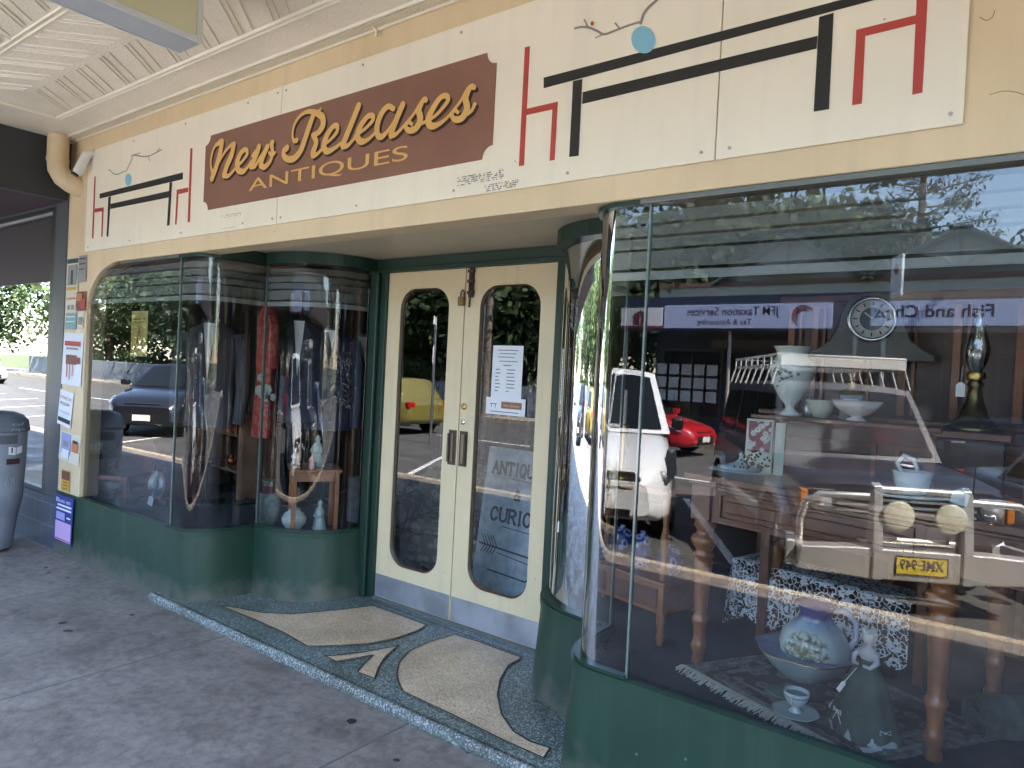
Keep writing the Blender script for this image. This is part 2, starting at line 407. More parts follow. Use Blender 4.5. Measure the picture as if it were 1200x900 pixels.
def wear(m, dirt, streak=.35, scuff=.5, chip=(.35, .38, .34)):
    """vertical wash streaks, ground splash dirt and small chips over a paint"""
    t = m.node_tree; p = t.nodes['Principled BSDF']; N = t.nodes.new; L = t.links.new
    src = p.inputs['Base Color'].links[0].from_socket
    geo = N('ShaderNodeNewGeometry'); mp = N('ShaderNodeMapping'); mp.inputs['Scale'].default_value = (14, 14, 1.1); L(geo.outputs['Position'], mp.inputs[0])
    n = N('ShaderNodeTexNoise'); n.inputs['Scale'].default_value = 1; n.inputs['Detail'].default_value = 6; L(mp.outputs[0], n.inputs['Vector'])
    r = N('ShaderNodeMapRange'); r.inputs[1].default_value = .52; r.inputs[2].default_value = .75; r.inputs[4].default_value = streak; L(n.outputs['Fac'], r.inputs[0])
    x = N('ShaderNodeMix'); x.data_type = 'RGBA'; x.inputs[7].default_value = (*dirt, 1); L(r.outputs[0], x.inputs[0]); L(src, x.inputs[6])
    s = N('ShaderNodeSeparateXYZ'); L(geo.outputs['Position'], s.inputs[0]); n2 = N('ShaderNodeTexNoise'); n2.inputs['Scale'].default_value = 9; n2.inputs['Detail'].default_value = 8; L(geo.outputs['Position'], n2.inputs['Vector'])
    a = N('ShaderNodeMath'); a.operation = 'MULTIPLY_ADD'; a.inputs[1].default_value = -.30; L(n2.outputs['Fac'], a.inputs[0]); L(s.outputs[2], a.inputs[2])
    g = N('ShaderNodeMapRange'); g.inputs[1].default_value = -.12; g.inputs[2].default_value = .03; g.inputs[3].default_value = scuff; g.inputs[4].default_value = 0; L(a.outputs[0], g.inputs[0])
    y = N('ShaderNodeMix'); y.data_type = 'RGBA'; y.inputs[7].default_value = (.16, .145, .12, 1); L(g.outputs[0], y.inputs[0]); L(x.outputs[2], y.inputs[6])
    v = N('ShaderNodeTexVoronoi'); v.inputs['Scale'].default_value = 16; L(geo.outputs['Position'], v.inputs['Vector']); sc = N('ShaderNodeSeparateColor'); L(v.outputs['Color'], sc.inputs[0])
    q = N('ShaderNodeMath'); q.operation = 'GREATER_THAN'; q.inputs[1].default_value = .86; L(sc.outputs[0], q.inputs[0]); z = N('ShaderNodeMath'); z.operation = 'MULTIPLY'; z.inputs[1].default_value = .09; L(sc.outputs[1], z.inputs[0])
    l = N('ShaderNodeMath'); l.operation = 'LESS_THAN'; L(v.outputs['Distance'], l.inputs[0]); L(z.outputs[0], l.inputs[1]); k = N('ShaderNodeMath'); k.operation = 'MULTIPLY'; L(q.outputs[0], k.inputs[0]); L(l.outputs[0], k.inputs[1])
    w_ = N('ShaderNodeMix'); w_.data_type = 'RGBA'; w_.inputs[7].default_value = (*chip, 1); L(k.outputs[0], w_.inputs[0]); L(y.outputs[2], w_.inputs[6]); L(w_.outputs[2], p.inputs['Base Color'])
wear(GREEN, (.045, .075, .06), .5, .6, (.13, .18, .15))
wear(CREAMDOOR, (.50, .43, .30), .35, .2, (.45, .38, .27))
wear(CREAM, (.48, .38, .24), .22, 0, (.5, .4, .26))
wear(SIGNW, (.66, .60, .50), .22, 0, (.5, .46, .40))
# ================================================================== SETTING
ASPH = mat('asphalt', (.105, .1, .095), .85, c2=(.07, .068, .066), vscale=3, bump=.5, bscale=120)
KERBM = mat('kerb_concrete', (.55, .46, .33), .85, c2=(.34, .27, .19), vscale=9, bump=.8, bscale=45)
LINEP = mat('road_line_paint', (.7, .7, .68), .7, var=.15, vscale=9)
DRYG = mat('verge_grass', (.11, .12, .045), .95, c2=(.06, .075, .025), vscale=1.5)
def struct(name, mb, m, **kw):
    o = mb.build(name, m, **kw); o['kind'] = 'structure'; return o
struct('ground', MB().box(-260, 260, -260, 120, -1.2, -.19), DRYG)
struct('road', MB().box(-120, 60, -15.6, -3.42, -.6, -.15), ASPH)
struct('footpath', MB().box(-60, 30, -3.30, 4.5, -.5, 0), footpath_mat())
k = MB(); x = -60.
while x < 30:
    k.box(x, x + 1.195, -3.42, -3.302, -.4, .004 + random.uniform(-.002, .002)); x += 1.2
struct('kerb', k, KERBM, bevel=.012)
struct('far_footpath', MB().box(-120, 60, -20, -15.75, -.6, 0), mat('far_concrete', (.3, .28, .25), .85, var=.12, vscale=2))
struct('far_kerb', MB().box(-120, 60, -15.748, -15.6, -.6, .004), KERBM)
lm = MB()
for i in range(-16, 6):                       # painted angle parking bays
    x0 = -.75 + 1.55 + 3.1 * i
    a = Vector((x0 + .35, -3.75, -.144)); b = a + Vector((-.505, -.863, 0)) * 4.6; n = Vector((.863, -.505, 0)) * .05
    lm.add([a - n, a + n, b + n, b - n], [(0, 1, 2, 3)])
for i in range(-14, 6): lm.box(-1 + i * 6, 2 + i * 6, -9.85, -9.73, -.149, -.144)
struct('road_markings', lm, LINEP)

# ================================================================== SHOP BUILDING
shop = empty('shop_building', (-3, .5, 0), 0, 'cream and green corner-curved antiques shop front with a recessed double-door porch', 'shop')
SX0, SX1 = -6.28, 3.4
Z_SILL, Z_HEAD, Z_FAS = .49, 2.25, 2.27
XM = -5.75
def mir(P): return [(XM - x, y) for x, y in P]
def curves(inset=0, n=18, ex=2.3):
    """plan of the left bay from the facade to the door jamb: two bulges with a nook between them"""
    def q(cx, cy, rx, ry):
        out = []
        for i in range(n + 1):
            a = -PI / 2 + PI / 2 * i / n; c, s = math.cos(a), math.sin(a)
            out.append((cx + rx * abs(c) ** (2 / ex), cy - ry * abs(s) ** (2 / ex)))
        return out
    c1 = [(-4.55, inset), (-4.50, inset), (-4.45, inset)] + q(-4.43, .40, .22 - inset, .40 - inset)
    c2 = q(-4.21 - inset, .90, .53, .47 - inset)
    if inset >= 0: c2 = [(-4.21 - inset, .43 + inset)] + c2[1:]
    c1[-1] = (c1[-1][0], .43 + inset if inset >= 0 else .40)
    return c1, c2
def riser_path(inset):
    c1, c2 = curves(inset)
    return [(SX0 + .002, 0 + inset)] + c1 + c2 + [(-3.68, .985)]
RIGHT_END = SX1
def right(P): return [(RIGHT_END, P[0][1])] + mir(P[1:]) if P[0][0] < -6 else mir(P)
# green base below the glass (top set in, bottom flared a little)
for nm, fx in (('left', lambda P: P), ('right', right)):
    top = fx(riser_path(0)); bot = fx(riser_path(-.03)); bot = [(p[0], max(p[1], -.012)) for p in bot]
    mb = MB(); mb.wall(bot, -.02, Z_SILL - .03, top)
    inn = fx(riser_path(.05)); cap = fx(riser_path(-.008))
    mb.ribbon(cap, inn, Z_SILL - .03, Z_SILL)
    o = mb.build('stall_riser', GREEN, shop, world=True, fix=False)
    for p in o.data.polygons: p.use_smooth = True
    e_ = o.modifiers.new('edge', 'EDGE_SPLIT'); e_.split_angle = R_(40)
    # skirt/blocking on the floor of the display behind the riser, the display floor and its edge
    fl = fx(riser_path(.052)); n = len(fl); far = 2.1
    pts = fl + ([(fl[-1][0], far), (fl[0][0], far)])
    MB().prism(pts, 'z', .40, .44).build('display_floor', mat('display_carpet', (.035, .036, .042), .95, bump=.5, bscale=150), shop, world=True)
    MB().box(min(fl[0][0], fl[-1][0]), max(fl[0][0], fl[-1][0]), far, far + .03, .0, .46).build('display_backboard', DWOOD, shop, world=True)
    # glass: flat pane and two bent panes, with printed film band and its fine lines behind
    c1, c2 = curves(.03)
    c1 = fx(c1); c2 = fx(c2)
    def bands(path, par, sm=True):
        ip = [(p[0], p[1]) for p in path]
        # shift the film 3 mm inward along the local normal
        q = []
        for i, p in enumerate(ip):
            a = Vector(ip[max(i - 1, 0)]); b = Vector(ip[min(i + 1, len(ip) - 1)]); d = (b - a).normalized(); nn = Vector((-d.y, d.x))
            if (nm == 'right'): nn = -nn
            q.append((p[0] + nn.x * .004, p[1] + nn.y * .004))
        zz = [(1.972, 2.003, FILM2), (2.015, 2.078, FILM), (2.088, 2.125, FILM), (2.135, 2.172, FILM), (2.182, 2.222, FILM)]
        for z0, z1, m_ in zz:
            g = MB().wall(q, z0, z1, smooth=sm).build('film_band', m_, par, world=True, fix=False)
    for j, c in enumerate((c1, c2)):
        g = MB().wall(c, Z_SILL, Z_HEAD, smooth=True).build('curved_glass', GLASSC, shop, world=True, fix=False); bands(c, g)
    # glass edge clips / mullions
    for p in (c1[0], c2[0], c2[-1]):
        mb = MB().box(p[0] - .0035, p[0] + .0035, p[1] - .008, p[1] + .012, Z_SILL, Z_HEAD)
        mb.build('glass_joint' if p is not c2[-1] else 'chrome_edge_strip', mat('glass_edge', (.16, .20, .18), .2, coat=.5) if p is not c2[-1] else CHROME, shop, world=True)
    # green head trim that follows the curves
    po, pi_ = curves(.012), curves(.10)
    po2_, pi2_ = curves(-.012), curves(.10)
    MB().ribbon(fx(po[0]), fx(pi_[0]), Z_HEAD, 2.266, smooth=False).build('head_trim', GREEN2, shop, world=True, fix=False)
    MB().ribbon([(x_, max(y_, .145)) for x_, y_ in fx(po[0])][11:], [(x_, max(y_, .2)) for x_, y_ in fx(pi_[0])][11:], 2.266, 2.325, smooth=False).build('head_trim', GREEN2, shop, world=True, fix=False)
    MB().ribbon(fx(po2_[1] + [(-3.668, .985)]), fx(pi2_[1] + [(-3.78, .985)]), Z_HEAD, 2.325, smooth=False).build('head_trim', GREEN2, shop, world=True, fix=False)
    # thin moulding line under head
    po2, pi2 = curves(.004), curves(.04)
    po2 = fx(po2[0] + po2[1]); pi2 = fx(pi2[0] + pi2[1])
    MB().ribbon(po2, pi2, Z_SILL + .0005, Z_SILL + .014).build('glazing_bead', GREEN2, shop, world=True, fix=False)
# flat panes
WL, WR = -5.885, SX1 - .3
ZT = Z_FAS - .012
def flatpane(x0, x1, round_left):
    r1, r2 = .52, .34
    P = [(x0, Z_SILL), (x1, Z_SILL), (x1, Z_HEAD + .02)]
    if round_left: P += [(x0 + r1 - r1 * math.sin(a), Z_HEAD + .02 - r2 + r2 * math.cos(a)) for a in np.linspace(0, PI / 2, 14)]
    else: P += [(x0, Z_HEAD + .02)]
    g = MB(); g.add([(p[0], .03, p[1]) for p in P], [tuple(range(len(P)))]); g = g.build('window_pane', GLASS, shop, world=True, fix=False)
    for z0, z1, m_ in ((1.972, 2.003, FILM2), (2.015, 2.078, FILM), (2.088, 2.125, FILM), (2.135, 2.172, FILM), (2.182, 2.222, FILM)):
        xa = lambda z: x0 + (0 if not round_left or z < Z_HEAD + .02 - r2 else r1 - r1 * math.sqrt(max(0, 1 - ((z - (Z_HEAD + .02 - r2)) / r2) ** 2)))
        MB().add([(xa(z0), .034, z0), (x1, .034, z0), (x1, .034, z1), (xa(z1), .034, z1)], [(0, 1, 2, 3)]).build('film_band', m_, g, world=True, fix=False)
    return g
flatpane(WL, -4.555, True); flatpane(XM + 4.555, WR, False)
# fascia wall with rounded window corner, pillar, upper wall
r1, r2 = .52, .34
arc = [(WL + r1 - r1 * math.sin(a), Z_FAS - r2 + r2 * math.cos(a)) for a in np.linspace(0, PI / 2, 16)]
outl = [(SX0, Z_SILL - .002), (WL, Z_SILL - .002)] + arc[::-1] + [(-4.55, Z_FAS), (SX1, Z_FAS), (SX1, 3.262), (SX0, 3.262)]
wl = MB(); n = len(outl)
# triangulated front so the concave outline is exact
front = [(x_, 0., z_) for x_, z_ in outl]; back = [(x_, .14, z_) for x_, z_ in outl]
wl.add(front + back, [tuple(range(n))[::-1], tuple(range(n, 2 * n))] + [(i, (i + 1) % n, n + (i + 1) % n, n + i) for i in range(n)])
o = wl.build('fascia_wall', CREAM, shop, world=True, bevel=.006)
MB().box(SX1 - .3, SX1, 0.001, .14, Z_SILL, Z_FAS - .002).build('end_pillar', CREAM, shop, world=True)
# grey metal head frame over the right window and thin line over left
MB().box(XM + 4.52, WR, -.006, .05, 2.247, 2.268).build('window_head_frame', mat('grey_frame', srgb('#6f726b'), .4, .5), shop, world=True, bevel=.004)
MB().box(WL + .5, -4.56, .012, .05, 2.252, 2.268).build('window_head_frame', mat('grey_frame', srgb('#8d9086')), shop, world=True)
# porch soffit, rear lintel, jambs
MB().box(SX0 + .3, SX1 - .3, .141, 1.1, 2.327, 2.37).build('porch_soffit', mat('porch_soffit_paint', srgb('#c9bda6'), .35, var=.05, vscale=2, bump=.1, bscale=6), shop, world=True)
DY = .93
MB().box(-3.70, -2.05, DY - .01, DY + .08, 2.232, 2.325).build('door_lintel', GREEN2, shop, world=True, bevel=.004)
MB().box(-3.62, -2.13, DY - .028, DY - .01, 2.232, 2.262).build('lintel_moulding', GREEN2, shop, world=True, bevel=.004)
for s in (-1, 1):
    xa = XM / 2 + s * .68; xb = XM / 2 + s * .80
    MB().box(min(xa, xb), max(xa, xb), DY - .02, DY + .09, .05, 2.232).build('door_jamb', GREEN2, shop, world=True, bevel=.006)
    xa = XM / 2 + s * .735; xb = XM / 2 + s * .81
    MB().box(min(xa, xb), max(xa, xb), DY - .05, DY - .021, .05, 2.232).build('jamb_moulding', GREEN2, shop, world=True, bevel=.008)
# doors
def rounded(x0, x1, z0, z1, r, n=8):
    P = []
    for cx, cz, a0 in ((x1 - r, z0 + r, -90), (x1 - r, z1 - r, 0), (x0 + r, z1 - r, 90), (x0 + r, z0 + r, 180)):
        for i in range(n + 1):
            a = R_(a0 + 90 * i / n); P.append((cx + r * math.cos(a), cz + r * math.sin(a)))
    return P
def frame_with_hole(mb, x0, x1, z0, z1, hole, y0, y1):
    """flat leaf with a rounded opening, as real thickness"""
    n = len(hole); q = n // 4
    outer = []
    cx, cz = (x0 + x1) / 2, (z0 + z1) / 2
    for i, (hx, hz) in enumerate(hole):
        k = i // q if i // q < 4 else 3; t = (i % q) / (q - 1)
        # corner fan: from the mid-side to the corner to the next mid-side
        c = [(x1, z0), (x1, z1), (x0, z1), (x0, z0)][k]
        a_ = [(hx, z0), (x1, hz), (hx, z1), (x0, hz)][k]; b_ = [(x1, hz), (hx, z1), (x0, hz), (hx, z0)][k]
        p = a_ if t < .5 else b_
        if abs(t - .5) < .5 / (q - 1) + 1e-6 and i % q == q // 2: p = c
        outer.append(p)
    V = [(p[0], y0, p[1]) for p in outer] + [(p[0], y0, p[1]) for p in hole] + [(p[0], y1, p[1]) for p in outer] + [(p[0], y1, p[1]) for p in hole]
    F = []
    for i in range(n):
        j = (i + 1) % n
        F += [(i, j, n + j, n + i), (2 * n + i, 3 * n + i, 3 * n + j, 2 * n + j), (n + i, n + j, 3 * n + j, 3 * n + i), (i, 2 * n + i, 2 * n + j, j)]
    mb.add(V, F)
for s in (-1, 1):
    xa = XM / 2 + s * .004; xb = XM / 2 + s * .678; x0, x1 = min(xa, xb), max(xa, xb)
    hx0, hx1 = (x0 + .118, x1 - .125) if s < 0 else (x0 + .118, x1 - .11)
    d = MB(); H_ = rounded(hx0, hx1, .30, 2.12, .13)
    frame_with_hole(d, x0, x1, .062, 2.231, H_, DY, DY + .045)
    door = d.build('door', CREAMDOOR, shop, world=True)
    bev = MB()
    for i in range(len(H_)):
        pass
    cxh, czh = (hx0 + hx1) / 2, (.30 + 2.12) / 2
    inner = [(cxh + (p[0] - cxh) * .955, czh + (p[1] - czh) * .99) for p in H_]
    n = len(H_)
    bev.add([(p[0], DY + .006, p[1]) for p in H_] + [(p[0], DY + .02, p[1]) for p in inner], [(i, (i + 1) % n, n + (i + 1) % n, n + i) for i in range(n)])
    bev.build('glazing_bead', mat('dark_bead', (.10, .055, .03), .5), door).location = -shop.location
    g = MB().add([(p[0], DY + .022, p[1]) for p in H_], [tuple(range(n))]).build('door_glass', GLASS, door, fix=False); g.location = -shop.location
    kp = MB().box(x0 + .006, x1 - .006, DY - .003, DY, .066, .215)
    for i in range(6):
        for z_ in (.08, .2): kp.lathe([(.005, 0), (.005, .002), (0, .003)], (0, 0, 0), 6) if 0 else kp.box(x0 + .05 + i * .11, x0 + .056 + i * .11, DY - .005, DY - .003, z_, z_ + .006)
    kp.build('kick_plate', KICK, door).location = -shop.location
    hxx = XM / 2 + s * .045
    h = MB().box(hxx - .03, hxx + .03, DY - .006, DY, 1.02, 1.235)
    ho = h.build('handle_plate', mat('aged_handle_metal', (.09, .075, .06), .45, .8), door); ho.location = -shop.location
    h = MB().box(hxx - .012, hxx + .012, DY - .012, DY - .006, 1.04, 1.215).box(hxx + s * .014, hxx + s * .022, DY - .03, DY - .006, 1.04, 1.215)
    h.build('handle', mat('worn_handle_metal', (.22, .19, .16), .35, .9), door).location = -shop.location
    if s > 0:
        for z_, r_ in ((1.385, .02), (1.29, .017)):
            l_ = MB().lathe([(r_, 0), (r_, .006), (r_ * .6, .009), (.0, .009)], (0, 0, 0), 18)
            l_.v = [(p[0] + hxx - .01, DY - p[2], p[1] + z_) for p in l_.v]
            l_.build('lock', BRASS if r_ > .018 else CHROME, door).location = -shop.location
MB().box(XM / 2 - .68, XM / 2 + .68, DY - .02, DY + .1, .05, .061).build('door_threshold', mat('threshold_metal', (.2, .2, .19), .5, .5), shop, world=True)
# padlocked bolt on the doors
pl = empty('padlock', (-2.865, DY - .012, 2.0), 0, 'small old brass padlock on the bolt at the top of the double doors', 'padlock')
MB().box(-.045, -.002, -.018, .008, 0, .055).build('lock_body', mat('old_brass', (.25, .17, .07), .5, .7), pl, bevel=.004)
MB().tube([(-.036, 0, .05), (-.036, 0, .085), (-.022, 0, .098), (-.01, 0, .085), (-.01, 0, .05)], .004).build('shackle', DARKMETAL, pl)
db = empty('door_bolt', (-2.86, DY - .004, 2.05), 0, 'dark iron bolt running down from the lintel above the brass padlock', 'bolt')
MB().tube([(.035, -.012, -.06), (.04, -.012, .18)], .006).box(.02, .03, -.01, 0, .0, .18).box(.045, .055, -.01, 0, .0, .18).build('bolt_rod', DARKMETAL, db)
for z_ in (.02, .09, .15): MB().box(.016, .062, -.02, -.002, z_, z_ + .018).build('bolt_bracket', mat('rusty_iron', (.10, .05, .035), .8, .3), db)
# porch floor: terrazzo with inlays
TG = terrazzo('terrazzo_green', (.10, .14, .13), [(.17, .22, .20), (.045, .06, .058), (.42, .43, .40)])
TT = terrazzo('terrazzo_tan', (.62, .44, .27), [(.68, .51, .35), (.48, .32, .19), (.74, .62, .46)], 150)
pf = MB().box(-4.62, -1.13, -.055, .985, -.02, .05)
porch = pf.build('porch_floor', TG, None, bevel=.008); porch['kind'] = 'structure'
# worn light nosing
nos = MB()
P = [(-.062, .012), (-.062, .035), (-.052, .049), (-.03, .054), (-.03, .046)]
nos.add([(x_, p[0] - .0, p[1]) for x_ in (-4.62, -1.13) for p in P], [(i, i + 1, 5 + i + 1, 5 + i) for i in range(4)], True)
TN = terrazzo('terrazzo_nosing', (.13, .15, .14), [(.20, .23, .22), (.06, .08, .078), (.42, .44, .42)], rough=.6)
nos.build('porch_nosing', TN, porch)
def traced(P, z): return [tuple(at(a, b, z=z)[:2]) for a, b in P]
INL = {
 'left_leaf': [(257, 710), (275, 712), (305, 718), (340, 720), (375, 717), (405, 714), (436, 710), (437, 710), (460, 718), (500, 733), (490, 739), (465, 748), (430, 755), (395, 757), (360, 758), (333, 742), (300, 727)],
 'dart': [(381, 769), (400, 768), (430, 764), (468, 757), (462, 761), (450, 772), (443, 784), (439, 796), (419, 788), (428, 777), (438, 768), (415, 772), (394, 776)],
 'right_leaf': [(533, 744), (560, 752), (590, 763), (612, 771), (596, 780), (586, 797), (583, 815), (588, 838), (602, 858), (622, 870), (645, 877), (637, 889), (590, 868), (530, 838), (472, 811), (467, 800), (465, 790), (468, 776), (480, 763), (505, 752)],
}
for nm, P in INL.items():
    q = traced(P, .054)
    mb = MB().add([(a, b, .054) for a, b in q], [tuple(range(len(q)))])
    mb.build('tan_inlay', TT, porch)
    tb = [(a, b, .0535) for a, b in q]; cx = sum(p[0] for p in tb) / len(tb); cy = sum(p[1] for p in tb) / len(tb)
    ln = MB(); n = len(tb)
    for i in range(n):
        a = Vector(tb[i]); b = Vector(tb[(i + 1) % n]); d = (b - a)
        if d.length < .002: continue
        nn = Vector((-d.y, d.x, 0)).normalized() * .004; a.z = b.z = .0575 + .0002 * (i % 5)
        ln.add([a - nn, a + nn, b + nn, b - nn], [(0, 1, 2, 3)])
    ln.build('brass_strip', mat('inlay_strip', (.04, .045, .03), .5, .3), porch)
tb = traced([(437, 704), (611, 768)], .056)
a, b = Vector((*tb[0], .0565)), Vector((*tb[1], .0565)); nn = Vector((0, .004, 0))
MB().add([a - nn, a + nn, b + nn, b - nn], [(0, 1, 2, 3)]).build('brass_strip', MATS['inlay_strip'], porch)
# interior shell
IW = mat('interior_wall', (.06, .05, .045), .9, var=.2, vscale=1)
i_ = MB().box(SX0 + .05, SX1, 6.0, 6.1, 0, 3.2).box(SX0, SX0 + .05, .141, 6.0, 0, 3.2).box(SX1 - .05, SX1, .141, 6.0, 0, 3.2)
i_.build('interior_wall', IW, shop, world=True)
MB().box(SX0 + .05, SX1 - .05, 1.1, 6.0, 2.55, 2.6).build('interior_ceiling', mat('interior_ceiling', (.25, .24, .22), .9), shop, world=True)
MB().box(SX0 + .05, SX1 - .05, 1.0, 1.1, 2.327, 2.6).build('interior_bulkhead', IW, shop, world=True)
MB().box(SX0 + .05, SX1 - .05, .99, 6.0, .0, .045).build('interior_floor', mat('interior_floorboards', (.06, .035, .02), .5, c2=(.035, .02, .012), vscale=5), shop, world=True)
# masonry above the awning and roof so the shop is a building from any side
MB().box(SX0, SX1, 0.01, .3, 3.52, 6.2).box(SX0, SX1, .02, .3, 3.262, 3.52).build('parapet_wall', CREAM, shop, world=True)
MB().box(SX0, SX1, .3, 12, 3.4, 3.6).build('roof', mat('roof_iron', (.35, .36, .37), .5, .5), shop, world=True)
MB().box(SX0, SX1, 11.8, 12, 0, 3.4).build('rear_wall', CREAM, shop, world=True)

# ================================================================== STREET AWNING
aw = empty('street_awning', (-2, -1.6, 3.25), 0, 'cream pressed-metal awning ceiling over the footpath along the antiques shop', 'awning')
AZ = 3.262
MB().box(SX0 - .02, 26, -2.45, -.002, AZ + .004, 3.5).build('awning_deck', CEIL, aw, world=True)
MB().box(SX0 - .02, 26, -2.49, -2.451, 3.08, 3.62).build('awning_fascia', mat('awning_fascia_paint', srgb('#3d4a45'), .5), aw, world=True)
mo = MB()
def bar(a, b, w_, h_, mb): 
    a, b = Vector((*a, AZ)), Vector((*b, AZ)); d = (b - a); L = d.length; d.normalize(); nn = Vector((-d.y, d.x, 0))
    # half-round strip
    vs_ = []; K = 5
    for p in (a, b):
        for i in range(K + 1):
            an = PI * i / K; vs_.append(p + nn * (w_ / 2 * math.cos(an)) + Vector((0, 0, -h_ * math.sin(an) + .003)))
    mb.add(vs_, [(i, i + 1, K + 2 + i, K + 1 + i) for i in range(K)], True)
# wall cornice: stepped strip along the wall
bar((SX0, -.012), (6, -.012), .03, .02, mo); bar((SX0, -.085), (6, -.085), .02, .012, mo)
for y_ in (-.285, -.31): bar((-5.745 if y_ > -.3 else -5.72, y_), (6, y_), .022, .014, mo)
for x_ in (-5.745, -5.72): bar((x_, -.285), (x_, -2.45), .022, .014, mo)
for y_ in (-.935, -.965, -1.6, -1.63, -2.25, -2.28): bar((-5.72, y_), (6, y_), .014, .009, mo)
x = -4.535
while x < 6:
    bar((x, -.965), (x, -2.45), .014, .009, mo); x += 1.83
x = -5.72
mo.build('ceiling_moulding', MOULD, aw, world=True)
# raised stippled cornice band next to the wall
MB().box(SX0, 6, -.075, -.022, AZ - .01, AZ + .002).build('cornice_band', mat('stippled_cornice', srgb('#ddd2ba'), .4, bump=1.0, bscale=90), aw, world=True)
hb = MB()
def chev(x, y0, y1, sgn):
    # herringbone ridges: groups of three parallel bars, alternating direction
    for dx, w_ in ((0, .012), (.045, .008), (.13, .008)):
        a = (x + dx, y0 if sgn > 0 else y1); b = (x + dx + abs(y1 - y0) * .98, y1 if sgn > 0 else y0); bar(a, b, w_, .006, hb)
for r0 in (-.62, -1.28, -1.93):
    x = -5.6
    while x < 5.2:
        chev(x, r0 - .29, r0 - .02, 1); chev(x + .06, r0 + .29, r0 + .02, 1); x += .305
hb.build('ceiling_ridges', MOULD, aw, world=True)
for i, x_ in enumerate((-5.9, -1.2, 3.6)):
    MB().tube([(x_, -2.47, 3.1), (x_, -2.51, 3.1)], .02).build('rivet', MOULD, aw, world=True)
# ================================================================== SIGN BOARD
sign = empty('sign_board', (-3.08, -.014, 2.37), 0, 'long white fascia signboard lettered New Releases Antiques with painted tables and red chairs', 'sign')
for x0, x1 in ((-5.93, -3.472), (-3.468, -.952), (-.948, -.229)):
    MB().box(x0, x1, -.012, -.002, 2.367, 3.132).build('sign_panel', SIGNW, sign, world=True, bevel=.002)
sc_ = MB()
for x_ in (-5.87, -5.2, -4.5, -3.80, -3.51, -3.43, -2.8, -2.15, -1.55, -1.0, -.9, -.26):
    for z_ in (2.40, 3.10): MB().tube([(x_, -.0125, z_), (x_, -.0155, z_)], .006, 8).build('screw', mat('dull_screw', (.45, .42, .38), .5, .5), sign, world=True)
# brown plaque with scalloped corners
x0, x1, z0, z1, r = -4.24, -1.938, 2.515, 2.972, .055
P = []
for cx, cz, a0, a1 in ((x0, z0, 90, 0), (x1, z0, 180, 90), (x1, z1, 270, 180), (x0, z1, 360, 270)):
    for i in range(7):
        a = R_(a0 + (a1 - a0) * i / 6); P.append((cx + r * math.cos(a), cz + r * math.sin(a)))
YP = -.0155
MB().prism(P, 'y', YP, -.0121).build('plaque', BROWNP, sign, world=True)
def A(u, v): return (230 + u / 4.5, 50 + v / 4.5)
def B(u, v): return (400 + u / 4.5, 40 + v / 4.5)
T, S = 3.4, 1.6
st = []
def S_(f, pts, wd): st.append(pxs([(*f(p[0], p[1]), p[2] * 1.22 + .45) if len(p) == 3 else (*f(*p), wd * 1.22 + .45) for p in pts], wd))
S_(A, [(103, 700, 2.2), (92, 650, 1.0), (96, 600, 1.0), (113, 552, 1.3), (143, 528, 2.6)], S)           # N curl
S_(A, [(150, 530), (140, 590), (120, 660), (98, 718)], 3.1)
S_(A, [(122, 660, 1), (160, 590, 1.2), (195, 548, 1.5), (212, 545, 3)], S)
S_(A, [(213, 545), (200, 600), (178, 650), (162, 700)], 3.1)
S_(A, [(162, 703, 2.6), (185, 706, 1.6), (215, 675, 1.2), (240, 640, 1.2)], S)
S_(A, [(232, 655, 1.4), (262, 625, 1.3), (284, 590, 1.8), (276, 568, 2.0), (252, 585, 2.4), (232, 630, 3.1), (235, 672, 3.0), (262, 684, 2.2), (290, 655, 1.3), (305, 630, 1.2)], S)
S_(A, [(312, 600), (345, 558)], 1.5); S_(A, [(345, 556), (330, 600), (305, 655)], 3.0)
S_(A, [(305, 655, 2.6), (325, 655, 1.8), (355, 605, 1.4), (388, 560, 1.6)], 1.6); S_(A, [(390, 555, 2.8), (370, 600, 2.8), (355, 645, 2.8)], 3)
S_(A, [(355, 650, 2.6), (375, 660, 2.4), (405, 630, 1.8), (418, 585, 1.8), (412, 540, 2.6), (418, 532, 2.4)], 2); S_(A, [(400, 585, 1.2), (415, 600, 1.2), (430, 585, 1.2)], 1.2)
# R
S_(A, [(545, 520, 2.2), (530, 522, 1.6), (523, 490, 1.2), (532, 440, 1.3), (560, 395, 1.4), (600, 370, 1.7), (645, 375, 2.6), (680, 400, 3.2), (683, 440, 3.4), (660, 478, 2.6), (628, 492, 1.6)], 2)
S_(A, [(630, 395, 2.8), (610, 450, 3.1), (590, 510, 3.1), (568, 570, 3.1), (535, 612, 3.0), (500, 620, 2.8), (477, 600, 2.6), (478, 575, 2.6), (494, 560, 2.8)], 3)
S_(A, [(640, 385, 1.3), (672, 355, 1.0)], 1.2)
S_(A, [(632, 495, 2.2), (648, 530, 2.8), (632, 580, 3.0), (632, 600, 2.6), (655, 590, 1.6), (685, 560, 1.2)], 2)
S_(A, [(680, 550, 1.3), (725, 515, 1.4), (757, 475, 1.9), (758, 445, 2.2), (735, 450, 2.4), (702, 500, 3.0), (688, 550, 3.2), (705, 578, 2.8), (745, 562, 1.7), (785, 530, 1.2)], 2)
